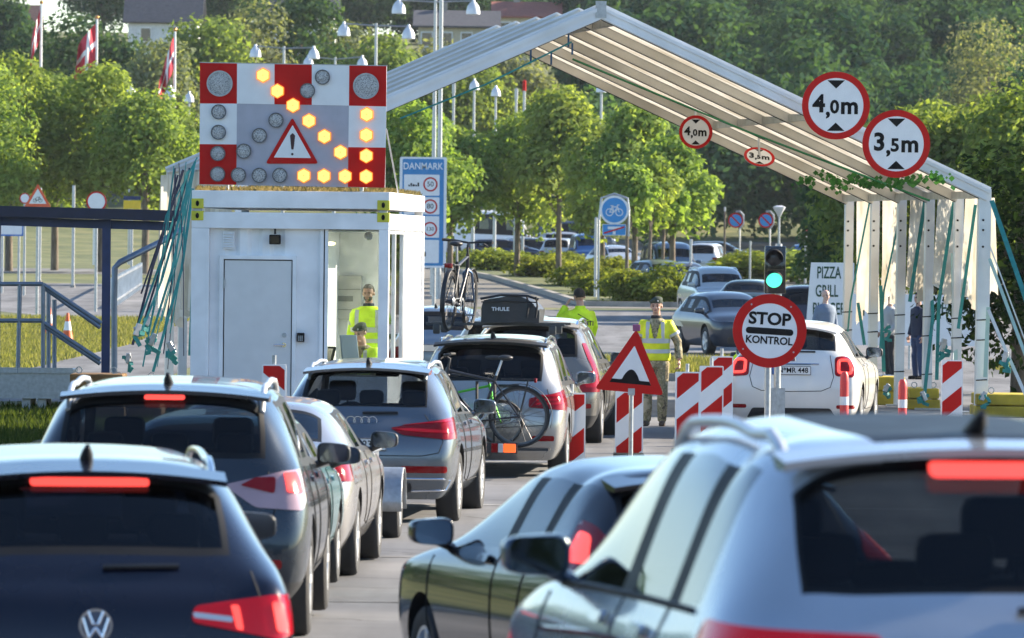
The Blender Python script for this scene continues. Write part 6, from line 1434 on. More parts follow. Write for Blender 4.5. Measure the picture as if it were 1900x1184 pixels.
d = 136.0; A0, B0 = at(1562, 545, d), at(1815, 600, d); zg = gz(0, d); t = thing('food_banner', 'white food stall banner with dark script behind the right canopy posts', 'banner', (A0.x, d, zg)); W = B0.x - A0.x; bm = bmesh.new(); prism(bm, [(0, .5), (W, .5), (W, A0.z - zg), (0, A0.z - zg)], 0, .03); bn = obj('cloth', bm, SIGNW, t)
q = at(1608, 572, d); text_part('lettering', 'n', .5, Matrix.Translation((q.x - A0.x, -.003, q.z - zg)), DG, bn, .012, .002)
q = at(1760, 573, d); text_part('lettering', 'MENU', .34, Matrix.Translation((q.x - A0.x, -.003, q.z - zg)), DG, bn, .012, .002, sx=.8)
bm = bmesh.new()
for x in (.03, W / 2, W - .03): tube(bm, [(x, .05, 0), (x, .05, A0.z - zg + .03)], .025, 8)
obj('pole', bm, STEEL, t)
# ------------------------------------------------------------------ people
def loft(bm, rings, seg=20):
    """closed loft through (centre, rx, ry[, normal tilt about x]) rings"""
    out = []
    for i, q in enumerate(rings):
        c, rx, ry = Vector(q[0]), q[1], q[2]
        a, b = Vector(rings[max(i - 1, 0)][0]), Vector(rings[min(i + 1, len(rings) - 1)][0]); d = (b - a).normalized()
        s = Vector((1, 0, 0)); s = (s - d * s.dot(d)).normalized(); f = d.cross(s)
        out.append([bm.verts.new(c + s * (rx * math.cos(2 * math.pi * k / seg)) + f * (ry * math.sin(2 * math.pi * k / seg))) for k in range(seg)])
    for a, b in zip(out, out[1:]):
        for k in range(seg): bm.faces.new((a[k], a[(k + 1) % seg], b[(k + 1) % seg], b[k]))
    bm.faces.new(out[0][::-1]); bm.faces.new(out[-1])
def weld(bm, voxel, smooth=4):
    me = bpy.data.meshes.new('w'); bmesh.ops.recalc_face_normals(bm, faces=bm.faces[:]); bm.to_mesh(me); bm.free()
    return evaluated(me, [('REMESH', dict(mode='VOXEL', voxel_size=voxel, use_smooth_shade=True)), ('SMOOTH', dict(factor=.5, iterations=smooth))])
def place(name, me, m, parent):
    me.materials.clear(); me.materials.append(m); me.polygons.foreach_set('use_smooth', [True] * len(me.polygons)); return link(bpy.data.objects.new(name, me), parent)
TOR = [(.88, .150, .108, .0), (.98, .165, .115, .0), (1.10, .150, .105, -.005), (1.22, .155, .112, -.01), (1.34, .175, .120, -.005), (1.42, .172, .108, .0), (1.475, .125, .085, .0), (1.51, .062, .062, .0)]
def person(label, X, Y, z, face, H=1.80, grp=None, head=(0, 0, 0), lean=0.0, sit=False, arms=None, legs=None, top=None, trousers=None, vest=None, boots=None, hat=None, hair=None, beard=False, collar=None, stripes=False, belt=None, skin=SKIN, girth=1.0, bandm=None, extra=None, up=1.0):
    """face = 0 looks at the camera (-y), positive turns towards +x.  Arms: dict side -> (elbow, wrist, curl); local coordinates, x to the person's left"""
    t = thing('person', label, 'person', (X, Y, z), R(face), grp); k = H / 1.80
    Mr = Matrix.Translation((0, 0, .93)) @ Matrix.Rotation(R(lean), 4, 'X') @ Matrix.Translation((0, 0, -.93))   # lean > 0 bends forward (towards -y)
    def U(p): return (Mr @ Vector(p)) * k
    def LW(p): return Vector(p) * k
    arms = arms or {1: ((.235, .02, 1.16), (.255, -.05, .90)), -1: ((-.235, .02, 1.16), (-.255, -.05, .90))}
    legs = legs or {1: ((.105, -.01, .50), (.115, .03, .09)), -1: ((-.105, -.01, .50), (-.115, .03, .09))}
    hy, hp, hr = head
    Mh = Matrix.Translation((0, -.01, 1.56)) @ Matrix.Rotation(R(hy), 4, 'Z') @ Matrix.Rotation(R(hp), 4, 'X') @ Matrix.Rotation(R(hr), 4, 'Y')
    def HD(p): return U(Mh @ Vector(p))
    # ---- body: one welded surface
    bm = bmesh.new(); loft(bm, [(U((0, q[3], q[0])), q[1] * k * girth, q[2] * k * girth) for q in TOR])
    loft(bm, [(U((0, .012, 1.44)), .066 * k, .066 * k), (U((0, .005, 1.52)), .056 * k, .06 * k), (HD((0, .01, .06)), .052 * k, .058 * k)], 14)
    def hb(c, sc, sub=3): 
        n0 = len(bm.verts); bmesh.ops.create_icosphere(bm, subdivisions=sub, radius=1, matrix=Matrix.Diagonal((*sc, 1))); bm.verts.ensure_lookup_table()
        for v in bm.verts[n0:]: v.co = HD(v.co + Vector(c))
    hb((0, .012, .155), (.076, .092, .088)); hb((0, -.022, .092), (.058, .062, .072)); hb((0, -.052, .048), (.030, .026, .022)); hb((0, -.085, .105), (.012, .020, .022), 2); hb((0, -.080, .125), (.009, .012, .022), 2)
    hb((0, -.066, .146), (.052, .018, .010), 2); hb((0, -.074, .070), (.024, .012, .009), 2)
    for sg in (1, -1): hb((sg * .078, .012, .12), (.010, .022, .032), 2); hb((sg * .042, -.058, .098), (.018, .018, .014), 2)
    for sg in (1, -1):
        el, wr = [U(p) for p in arms[sg][:2]]; sh = U((sg * .178, .0, 1.425))
        tube(bm, [U((sg * .10, 0, 1.42)), sh, sh.lerp(el, .5), el, el.lerp(wr, .35), wr], [.06 * k, .058 * k, .048 * k, .040 * k, .041 * k, .027 * k], 12)
        hip = LW((sg * .088, 0, .90)); kn, an = [LW(p) for p in legs[sg][:2]]
        toe = LW(legs[sg][2]) if len(legs[sg]) > 2 else an + Vector((sg * .02, -.17, -.055)) * k
        tube(bm, [hip, hip.lerp(kn, .5), kn, kn.lerp(an, .4), an], [.088 * k, .074 * k, .055 * k, .054 * k, .036 * k], 12)
        tube(bm, [an + Vector((0, .04, -.03)) * k, an.lerp(toe, .55) + Vector((0, 0, -.03)) * k, toe], [.04 * k, .04 * k, .025 * k], 10)
    me = weld(bm, .0085 * k)
    # hands: palm, four unequal fingers and a thumb
    bm = bmesh.new(); bm.from_mesh(me)
    for sg in (1, -1):
        el, wr = [U(p) for p in arms[sg][:2]]; d = (wr - el).normalized(); curl = arms[sg][2] if len(arms[sg]) > 2 else 18
        pn = Vector((-sg, 0, 0)); pn = (pn - d * pn.dot(d)); pn = pn.normalized() if pn.length > .1 else Vector((0, -1, 0)); sd = d.cross(pn).normalized()
        if sd.y > 0: sd = -sd
        pc = wr + d * .05 * k; Mp = Matrix((sd * 1, pn, d)).transposed()
        n0 = len(bm.verts); bmesh.ops.create_icosphere(bm, subdivisions=2, radius=1, matrix=Matrix.Diagonal((.040 * k, .017 * k, .052 * k, 1))); bm.verts.ensure_lookup_table()
        for v in bm.verts[n0:]: v.co = pc + Mp @ v.co
        for j, ln in enumerate((.074, .083, .077, .060)):
            b0 = pc + d * .040 * k + sd * (.027 - .018 * j) * k; pts = [b0]; a = R(6)
            for q in range(3): a += R(curl + 4 * j * (q > 0)); b0 = b0 + (d * math.cos(a) + pn * math.sin(a)) * ln * (.42, .32, .26)[q] * k; pts.append(b0)
            tube(bm, pts, [.0092 * k, .0088 * k, .008 * k, .006 * k], 7)
        b0 = pc - d * .012 * k + sd * .032 * k; tube(bm, [b0, b0 + (sd * .7 + d * .6 + pn * .3) * .034 * k, b0 + (sd * .75 + d * 1.5 + pn * .7) * .036 * k], [.012 * k, .0105 * k, .008 * k], 7)
    bm.to_mesh(me); bm.free(); place('body', me, skin, t)
    for sg in (1, -1):
        bm = bmesh.new(); n0 = 0; ball(bm, (0, 0, 0), 1, 2, (.0135, .006, .0065))
        for v in bm.verts: v.co = HD(v.co + Vector((sg * .031, -.0735, .125)))
        obj('eye', bm, EYE, t, 180)
        bm = bmesh.new(); ball(bm, (0, 0, 0), 1, 2, (.020, .006, .0045))
        for v in bm.verts: v.co = HD(v.co + Vector((sg * .031, -.079, .146)))
        obj('eyebrow', bm, HAIRD if hair is None or hair == HAIRD else hair, t, 180)
    bm = bmesh.new(); ball(bm, (0, 0, 0), 1, 2, (.021, .006, .006))
    for v in bm.verts: v.co = HD(v.co + Vector((0, -.085, .068)))
    obj('mouth', bm, LIPS, t, 180)
    # ---- clothes
    if trousers:
        bm = bmesh.new(); loft(bm, [(LW((0, 0, z_)), rx * k * girth, ry * k * girth) for z_, rx, ry in ((.82, .15, .115), (.90, .172, .128), (1.0, .168, .124), (1.06, .158, .116))])
        for sg in (1, -1):
            hip = LW((sg * .088, 0, .90)); kn, an = [LW(p) for p in legs[sg][:2]]; e = an + Vector((0, 0, -.02)) * k
            tube(bm, [hip, hip.lerp(kn, .5), kn, kn.lerp(e, .5), e], [.105 * k, .094 * k, .076 * k, .074 * k, .062 * k], 14)
        place('trousers', weld(bm, .013 * k, 3), trousers, t)
    if boots:
        for sg in (1, -1):
            an = LW(legs[sg][1]); toe = LW(legs[sg][2]) if len(legs[sg]) > 2 else an + Vector((sg * .02, -.17, -.055)) * k; bm = bmesh.new()
            tube(bm, [an + Vector((0, .0, .11)) * k, an + Vector((0, .01, -.02)) * k], [.058 * k, .052 * k], 12); tube(bm, [an + Vector((0, .055, -.045)) * k, an.lerp(toe, .5) + Vector((0, 0, -.03)) * k, toe], [.045 * k, .048 * k, .036 * k], 12)
            me = weld(bm, .010 * k, 2)
            for v in me.vertices: v.co.z = max(v.co.z, .004)
            place('boot', me, boots, t)
    def torso(grow, z0, z1=1.515, bmx=None):
        b = bmx or bmesh.new(); rr = []
        zs = sorted(set([z0, z1] + [q[0] for q in TOR if z0 < q[0] < z1])); T = np.array(TOR)
        for z_ in zs: rr.append((U((0, np.interp(z_, T[:, 0], T[:, 3]), z_)), (np.interp(z_, T[:, 0], T[:, 1]) + grow) * k * girth, (np.interp(z_, T[:, 0], T[:, 2]) + grow) * k * girth))
        loft(b, rr, 26); return b
    def sleeves(b, grow, f1=1.0):
        for sg in (1, -1):
            el, wr = [U(p) for p in arms[sg][:2]]; sh = U((sg * .172, 0, 1.42)); e = el.lerp(wr, .93 * f1) if f1 > .0 else el
            pts = [U((sg * .08, 0, 1.40)), sh, sh.lerp(el, .5), el] + ([el.lerp(wr, .4), e] if f1 > .3 else []); rr = [.072, .070, .060, .054, .052, .044][:len(pts)]
            if f1 <= .3: pts[-1] = sh.lerp(el, .62)
            tube(b, pts, [(r + grow) * k for r in rr], 14)
    if top:
        bm = torso(.022, .86); sleeves(bm, .008); place('jacket' if not vest else 'shirt', weld(bm, .013 * k, 3), top, t)
    if collar:
        bm = bmesh.new(); loft(bm, [(U((0, .0, 1.46)), .105 * k, .092 * k), (U((0, .0, 1.51)), .082 * k, .082 * k), (U((0, .0, 1.555)), .074 * k, .078 * k)], 18); place('collar', weld(bm, .010 * k, 2), collar, t)
    if vest:
        bm = torso(.040, .92, 1.475); sleeves(bm, .022, .2)
        me = weld(bm, .013 * k, 3); b2 = bmesh.new(); b2.from_mesh(me)   # open V at the neck
        kill = []
        for f in b2.faces:
            c = (Mr.inverted() @ (f.calc_center_median() / k))
            if c.z > 1.17 and c.y < -.02 and abs(c.x) < (c.z - 1.17) * .24 + .005: kill.append(f)
            elif c.z > 1.44 and abs(c.x) < .085: kill.append(f)
        bmesh.ops.delete(b2, geom=kill, context='FACES'); b2.to_mesh(me); b2.free(); vo = place('hi_vis_vest', me, vest, t); vo.modifiers.new('s', 'SOLIDIFY').thickness = .006
    if stripes:
        g_ = .046 if vest else .030; bnd = []
        for z0, z1 in ((1.03, 1.085), (1.17, 1.225)):
            bm = torso(g_, z0, z1); bnd.append(bm)
        bm = bnd[0]; b2 = bnd[1]; m2 = bpy.data.meshes.new('x'); b2.to_mesh(m2); b2.free(); bm.from_mesh(m2)
        bmesh.ops.delete(bm, geom=[f for f in bm.faces if len(f.verts) > 4], context='FACES')
        for sg in (1, -1):
            for y, gy in ((-1, -1), (1, 1)):
                pts = [];
                T = np.array(TOR)
                for z_ in (1.22, 1.30, 1.38, 1.43, 1.465): 
                    rx, ry = np.interp(z_, T[:, 0], T[:, 1]) + g_, np.interp(z_, T[:, 0], T[:, 2]) + g_; x = .105 if z_ < 1.45 else .10; pts.append(U((sg * x * girth, gy * (ry * math.sqrt(max(.05, 1 - (x / rx) ** 2)) + .004) * girth, z_)))
                for a, b in zip(pts, pts[1:]): beam(bm, a, b, .052 * k, .006 * k, up=(0, gy, 0))
            el, wr = [U(p) for p in arms[sg][:2]]; sh = U((sg * .172, 0, 1.42))
            if not vest:
                for q in (.45,): p0, p1 = sh.lerp(el, q), sh.lerp(el, q + .18); tube(bm, [p0, p1], [.076 * k, .074 * k], 16, cap=False)
                p0, p1 = el.lerp(wr, .35), el.lerp(wr, .50); tube(bm, [p0, p1], [.066 * k, .064 * k], 16, cap=False)
            else: p0, p1 = sh.lerp(el, .46), sh.lerp(el, .60); tube(bm, [p0, p1], [.093 * k, .092 * k], 16, cap=False)
        obj('reflective_stripe', bm, bandm or REFLECT, t, 60)
    if belt: bm = torso(.034, .915, .985); obj('belt', bm, belt, t, 60)
    if hat == 'beret':
        bm = bmesh.new(); n0 = 0; ball(bm, (0, 0, 0), 1, 3, (.093, .106, .052)); 
        for v in bm.verts: 
            c = v.co; s_ = c.x; v.co = HD(Vector((c.x - .008, c.y + .012, c.z + .205 + (.016 * (c.x / .09) if c.z > 0 else 0) - .018 * max(0, -c.x / .09))))
        tube(bm, [HD((.082 * math.cos(a), .012 + .096 * math.sin(a), .178)) for a in np.linspace(0, 2 * math.pi, 25)], .010 * k, 6, cap=False)
        hh = obj('beret', bm, BERET, t, 180); bm = bmesh.new(); ball(bm, HD((.035, -.086, .200)), .012 * k, 2, (1, .5, 1.2)); obj('cap_badge', bm, STEEL, hh, 180)
    if hair:
        bm = bmesh.new(); hr_ = random.Random(int(X * 100)); full = hat is None
        bmesh.ops.create_icosphere(bm, subdivisions=4, radius=1, matrix=Matrix.Diagonal((.083, .099, .095, 1)))
        kill = []
        for v in bm.verts:
            c = v.co; front = c.y < -.03
            lo = .035 if front else (-.055 if c.y > .04 else -.02)
            if c.z < lo or (hat and c.z > .045): kill.append(v)
        bmesh.ops.delete(bm, geom=kill, context='VERTS')
        for v in bm.verts:
            c = v.co; n_ = math.sin(c.x * 130) * .002 + hr_.uniform(-.002, .002); lift = .016 * max(0, -c.y / .1) * max(0, c.z / .09) if full else 0
            v.co = HD(c * (1 + n_ * 10) + Vector((0, .012, .158 + lift)))
        ho = obj('hair', bm, hair, t, 180); ho.modifiers.new('s', 'SOLIDIFY').thickness = .007 * k
    if beard:
        bm = bmesh.new(); bmesh.ops.create_icosphere(bm, subdivisions=4, radius=1, matrix=Matrix.Diagonal((.064, .066, .078, 1)))
        bmesh.ops.delete(bm, geom=[v for v in bm.verts if v.co.z > -.004 or v.co.y > .03 or (abs(v.co.x) < .024 and -.034 < v.co.z)], context='VERTS')
        for v in bm.verts: v.co = HD(v.co + Vector((0, -.022, .092)))
        obj('beard', bm, HAIRD, t, 180)
    if extra: extra(t, U, HD, k)
    return t
# soldier on the road
p = at(1216, 786, 90.0)
person('soldier in a green beret and lemon hi-vis vest standing on the road', p.x, 90.0, gz(0, 90), -8, 1.79, None, head=(-4, 4, 0), arms={1: ((.30, .03, 1.18), (.335, -.08, .93), 28), -1: ((-.27, .03, 1.17), (-.26, -.07, .93), 28)}, legs={1: ((.10, -.03, .50), (.09, .02, .09)), -1: ((-.115, -.01, .50), (-.13, .04, .09))}, top=CAMO, trousers=CAMO, vest=HIVISY, stripes=True, boots=BOOT, hat='beret', hair=HAIRD, collar=mat('dark_scarf', (.02, .018, .02), .9))
# policeman seen from behind, one hand at his face
def back_text(t, U, HD, k):
    bm = bmesh.new(); tube(bm, [U((-.12, .125, 1.33)), U((-.02, .152, 1.37)), U((.10, .125, 1.44))], .006, 6); obj('strap', bm, BLACK, t)
    p = U((0.0, .158, 1.30)); text_part('lettering', 'POLITI', .10, Matrix.Translation(p) @ Matrix.Rotation(R(180), 4, 'Z'), mat('police_green', (.01, .03, .02), .6), t, .012, .004, sx=1.0)
    p = U((.235, .06, .93)); bm = bmesh.new(); ball(bm, p, .05, 2, (1, .9, 1)); obj('glove', bm, mat('glove_grey', (.35, .34, .33), .7, bump=.4), t, 180)
p = at(1076, 640, 96.5)
person('policeman in a bright yellow jacket seen from behind with a hand at his face', p.x, 96.5, gz(0, 96), 205, 1.86, None, head=(-10, 6, 4), arms={-1: ((-.27, -.10, 1.25), (-.26, -.24, .98), 20), 1: ((.30, -.16, 1.30), (.14, -.17, 1.56), 30)}, top=HIVIS, trousers=NAVYC, boots=BLACK, hair=HAIRD, collar=HIVIS, stripes=False, belt=BLACK, girth=1.12, extra=back_text)
# policeman standing in the booth
def front_text(t, U, HD, k):
    bm = bmesh.new(); tube(bm, [U((0, -.138, 1.44)), U((0, -.152, 1.34)), U((0, -.150, 1.2)), U((0, -.146, .95))], .010, 6); obj('zip', bm, NAVYC, t)
    text_part('lettering', 'POLITI', .055, Matrix.Translation(U((-.085, -.155, 1.325))), mat('police_green', (.01, .03, .02), .6), t, .012, .003)
pb = bl(684, 560, 1.15); w_p = BM @ Vector((pb.x, 1.15, 0))
person('dark haired bearded policeman in a yellow jacket standing inside the booth', w_p.x, w_p.y, BO.z + ZB + .15, -6, 1.68, None, head=(-8, 4, 0), top=HIVIS, trousers=NAVYC, boots=BLACK, hair=HAIRD, beard=True, collar=NAVYC, stripes=True, skin=mat('tan_skin', (.40, .22, .15), .5, var=.08, scale=20), girth=1.32, extra=front_text)
# seated soldier in the booth
pb = bl(675, 620, .62); w_p = BM @ Vector((pb.x - .0, .78, 0))
person('soldier in a green beret seated at the booth window with a hand at the chin', w_p.x, w_p.y, BO.z + ZB - .36, -25, 1.72, None, head=(-8, 10, 0), lean=8, arms={1: ((.26, -.14, 1.16), (.20, -.34, 1.06), 20), -1: ((-.20, -.20, 1.14), (-.045, -.15, 1.50), 35)}, legs={1: ((.11, -.42, .86), (.12, -.40, .42)), -1: ((-.11, -.42, .86), (-.12, -.40, .42))}, top=CAMO, trousers=CAMO, vest=HIVIS, stripes=True, boots=BOOT, hat='beret', hair=HAIRD)
bm = bmesh.new(); ch = thing('office_chair', 'dark office chair under the seated soldier in the booth', 'chair', (w_p.x, w_p.y, BO.z + ZB + .15), 0)
bbox(bm, (-.22, -.22, .40), (.22, .22, .47), .03); obj('seat', bm, SEATM, ch, 40); bm = bmesh.new(); tube(bm, [(0, 0, .03), (0, 0, .40)], .03, 8)
for a in range(5): tube(bm, [(0, 0, .06), (.26 * math.cos(a * 1.2566), .26 * math.sin(a * 1.2566), .03)], .02, 6)
obj('base', bm, PLASTIC, ch)
# officer bending to the window of the white crossover
p = at(1372, 660, 90.5)
person('officer in a yellow jacket bending towards the white crossover, half behind the stop sign', p.x, 90.5, gz(0, 90), 60, 1.76, None, head=(10, -20, 0), lean=48, arms={1: ((.25, -.12, 1.18), (.16, -.34, 1.10), 20), -1: ((-.25, -.10, 1.16), (-.16, -.32, 1.06), 20)}, top=HIVIS, trousers=NAVYC, boots=BLACK, hair=HAIRD, collar=NAVYC, stripes=True)
# onlookers by the pizza board
JACKB = mat('blue_grey_jacket', (.16, .21, .29), .85, bump=.3, bscale=16); GREYT = mat('grey_sweater', (.38, .38, .38), .9, bump=.3, bscale=16); JEANS = mat('jeans', (.03, .05, .11), .85, bump=.25); TRACK = mat('track_trousers', (.02, .02, .024), .8); GREYH = mat('grey_hair', (.35, .33, .31), .7); BLONDE = mat('blonde_hair', (.36, .23, .11), .6, bump=.5, bscale=120)
p = at(1530, 700, 127.0)
person('bald man in a blue grey jacket in front of the pizza board', p.x, 127.0, gz(0, 127), 25, 1.70, None, head=(10, 0, 0), top=JACKB, trousers=JEANS, boots=BOOT, girth=1.12, skin=mat('fair_skin', (.60, .38, .30), .5))
def pony(t, U, HD, k):
    bm = bmesh.new(); tube(bm, [HD((0, .10, .16)), HD((0, .15, .12)), HD((0, .14, .02))], [.03 * k, .034 * k, .012 * k], 8); obj('ponytail', bm, BLONDE, t, 180)
p = at(1650, 690, 126.0)
person('person with a ponytail and a grey top between the canopy posts', p.x, 126.0, gz(0, 126), -70, 1.66, None, arms={1: ((.22, .05, 1.14), (.20, -.12, .94)), -1: ((-.22, .05, 1.14), (-.16, -.14, .96))}, top=GREYT, trousers=TRACK, boots=SIGNW, hair=BLONDE, extra=pony)
p = at(1703, 690, 125.0)
person('person in dark jacket and jeans behind the crossing teal straps', p.x, 125.0, gz(0, 125), -60, 1.68, None, top=NAVYC, trousers=JEANS, boots=BLACK, hair=HAIRD)
# ------------------------------------------------------------------ bicycles and roof bag on the people carrier
def bicycle(label, M, framem, r=.345, wb=1.06, grp=None, hidden=False, forkm=None, lite=False, barw=.30, spoke=True, guards=True):
    """x forward, z up, wheels in the xz plane; M world placement"""
    t = thing('bicycle', label, 'bicycle', (0, 0, 0), 0, grp); t.matrix_world = M
    for x in (0, wb):
        w = bpy.data.objects.new('wheel', None); link(w, t); w.location = (x, 0, r); Mw = Matrix.Rotation(R(90), 4, 'X')
        bm = bmesh.new(); lathe(bm, [(r - .034, -.014), (r - .012, -.02), (r, 0), (r - .012, .02), (r - .034, .014), (r - .034, -.014)], 40, Mw, closed=False); obj('tyre', bm, RUBBER, w, 60)
        bm = bmesh.new(); lathe(bm, [(r - .055, -.009), (r - .034, -.012), (r - .034, .012), (r - .055, .009), (r - .055, -.009)], 40, Mw, closed=False)
        obj('rim', bm, mat('dark_rim', (.09, .09, .095), .3, .6), w, 60); bm = bmesh.new()
        for k in range(24):
            a = 2 * math.pi * k / 24; a2_ = a + (.5 if k % 2 else -.5); sd = .025 if k % 4 < 2 else -.025; tube(bm, [(.03 * math.cos(a2_), sd, .03 * math.sin(a2_)), ((r - .045) * math.cos(a), 0, (r - .045) * math.sin(a))], .0022, 4, cap=False)
        tube(bm, [(0, -.055, 0), (0, .055, 0)], .022, 8); obj('spokes', bm, mat('dark_rim', (.09, .09, .095), .3, .6), w)
    bb = Vector((.44, 0, .29)); seat_t = Vector((.26, 0, .80)); head_t, head_b = Vector((.80, 0, .88)), Vector((.84, 0, .72)); ra = Vector((0, 0, r)); fa = Vector((wb, 0, r))
    bm = bmesh.new()
    for a, b, q in ((bb, seat_t, .017), (head_b, bb, .021), (head_t - Vector((0, 0, .03)), seat_t + (bb - seat_t) * .12, .018), (head_t, head_b, .022)): tube(bm, [a, b], q, 8)
    for sy in (.05, -.05):
        s_ = Vector((0, sy, 0)); tube(bm, [bb + s_ * .6, ra + s_], .011, 6); tube(bm, [seat_t + (bb - seat_t) * .12 + s_ * .4, ra + s_], .010, 6)
    obj('frame', bm, framem, t, 50); bm = bmesh.new()
    for sy in (.05, -.05): tube(bm, [head_b + Vector((0, 0, -.01)), head_b + Vector((.015, sy, -.06)), fa + Vector((0, sy, 0))], [.016, .014, .010], 8)
    obj('fork', bm, forkm or framem, t, 50)
    bm = bmesh.new(); st = head_t + Vector((-.02, 0, .10)); tube(bm, [head_t, st, st + Vector((.05, 0, .03))], .014, 8); c = st + Vector((.05, 0, .03))
    tube(bm, [c + Vector((-.06, -barw, .02)), c + Vector((0, -barw * .6, .02)), c, c + Vector((0, barw * .6, .02)), c + Vector((-.06, barw, .02))], .012, 8); hb = obj('handlebar', bm, PLASTIC, t, 50)
    for sy in (1, -1): bm = bmesh.new(); tube(bm, [c + Vector((-.03, sy * barw * .8, .02)), c + Vector((-.075, sy * barw * 1.06, .02))], .018, 8); tube(bm, [c + Vector((.01, sy * barw * .62, .0)), c + Vector((.04, sy * barw * .78, -.03))], .008, 6); obj('grip', bm, RUBBER, hb, 50)
    bm = bmesh.new(); sp_ = seat_t + (seat_t - bb).normalized() * .18; tube(bm, [seat_t, sp_], .013, 8)
    obj('seat_post', bm, ALU, t, 50); bm = bmesh.new(); ball(bm, sp_ + Vector((-.04, 0, .03)), .085, 3, (1.0, .9, .38)); ball(bm, sp_ + Vector((.09, 0, .03)), .05, 3, (2.0, .55, .5)); obj('saddle', bm, PLASTIC, t, 60)
    bm = bmesh.new(); Mc = Matrix.Translation(bb) @ Matrix.Rotation(R(90), 4, 'X'); lathe(bm, [(.07, .05), (.095, .05), (.095, .056), (.07, .056), (.07, .05)], 24, Mc, closed=False)
    for sg in (1, -1): d_ = Vector((.12, 0, -.10)) * sg; tube(bm, [bb + Vector((0, -.06 * sg, 0)), bb + d_ + Vector((0, -.075 * sg, 0))], .011, 6); box(bm, bb + d_ + Vector((0, -.12 * sg, 0)), (.09, .09, .025), None, .006)
    tube(bm, [bb + Vector((0, -.055, .09)), ra + Vector((0, -.055, .03))], .006, 5); tube(bm, [bb + Vector((0, -.055, -.09)), ra + Vector((0, -.055, -.05))], .006, 5); lathe(bm, [(0, .045), (.05, .045), (.03, .065), (0, .065)], 16, Matrix.Translation(ra) @ Matrix.Rotation(R(90), 4, 'X'))
    obj('crank', bm, STEEL, t, 50)
    if guards:
        bm = bmesh.new()
        for cx, a0, a1 in ((0, 10, 200), (wb, 35, 165)):
            rows = []
            for k in range(15): a = R(a0 + (a1 - a0) * k / 14); rows.append([bm.verts.new((cx + (r + .03) * math.cos(a) * (1 if True else 1), y, r + (r + .03 - abs(y) * .3) * math.sin(a))) for y in (-.028, -.012, .012, .028)])
            for a, b in zip(rows, rows[1:]):
                for q in range(3): bm.faces.new((a[q], a[q + 1], b[q + 1], b[q]))
        mg = obj('mudguard', bm, PLASTIC, t, 60); mg.modifiers.new('s', 'SOLIDIFY').thickness = .004
        bm = bmesh.new(); z = r * 2 + .07
        for y in (-.06, .06): tube(bm, [(.20, y, z), (-.16, y, z)], .006, 6); tube(bm, [(-.10, y, z), (.0, y * 1.1, r)], .006, 6)
        for x in (-.16, -.05, .08, .2): tube(bm, [(x, -.06, z), (x, .06, z)], .006, 6)
        obj('luggage_rack', bm, PLASTIC, t, 50)
        bm = bmesh.new(); bbox(bm, (-.195, -.045, z - .035), (-.165, .045, z + .015), .008); obj('rear_lamp', bm, REDLENS, t, 50)
    return t
cx, cyd = CARRIER; CM = Matrix.Translation((cx, cyd, gz(cx, cyd))) @ Matrix.Rotation(-R(4), 4, 'Z')
BLUEF = mat('bike_blue', (.08, .14, .26), .3, .5, coat=.6); GREYF = mat('bike_grey', (.05, .05, .055), .35, .4); GRNF = mat('bike_green', (.10, .55, .03), .35, .2, coat=.5)
p = CM.inverted() @ at(846, 560, 73.6)
bicycle('dark bicycle standing upright on the roof bars of the people carrier, seen from behind', CM @ Matrix.Translation((p.x - .07, .72, 1.63)) @ Matrix.Rotation(R(82), 4, 'Z') @ Matrix.Rotation(R(3), 4, 'X'), GREYF, forkm=BLUEF, barw=.28, guards=True, r=.345)
ca = CM.inverted() @ at(958, 775, 71.7)
bicycle('black town bicycle hung across the tail of the people carrier', CM @ Matrix.Translation((ca.x, -.42, ca.z - .345)) @ Matrix.Rotation(R(180), 4, 'Z'), GREYF, r=.345, wb=1.04)
bicycle('green bicycle behind the black town bicycle on the carrier', CM @ Matrix.Translation((ca.x - .98, -.20, ca.z - .33)) @ Matrix.Rotation(R(0), 4, 'Z') @ Matrix.Diagonal((.78, .8, .78, 1)), GRNF, r=.33, wb=.98, guards=False)
t = thing('bicycle_carrier', 'black bicycle carrier with a red and white lamp board on the car tail', 'bike carrier', CM.translation, -R(4))
bm = bmesh.new(); zc = ca.z - .345 - .02
beam(bm, (-.72, -.42, zc), (.72, -.42, zc), .09, .03); beam(bm, (-.72, -.20, zc), (.72, -.20, zc), .09, .03); beam(bm, (0, .05, zc - .06), (0, -.55, zc - .06), .07, .05); tube(bm, [(-.1, -.30, zc), (-.1, -.30, zc + .75), (.1, -.30, zc + .75), (.1, -.30, zc)], .018, 8); obj('carrier_rail', bm, PLASTIC, t, 40)
pl_ = CM.inverted() @ at(928, 834, 71.5)
bm = bmesh.new(); bbox(bm, (-.62, -.60, pl_.z - .06), (pl_.x + .16, -.57, pl_.z + .06)); lb = obj('lamp_board', bm, PLASTIC, t); 
for x0, x1, m in ((-.135, -.06, REDLENS), (-.058, .0, CLEARLENS), (.002, .14, mat('orange_lens', (.85, .12, .02), .2, emit=.35, ecol=(1, .15, .02), coat=1))): bm = bmesh.new(); bbox(bm, (pl_.x + x0, -.625, pl_.z - .05), (pl_.x + x1, -.603, pl_.z + .05), .008); obj('lamp_lens', bm, m, lb)
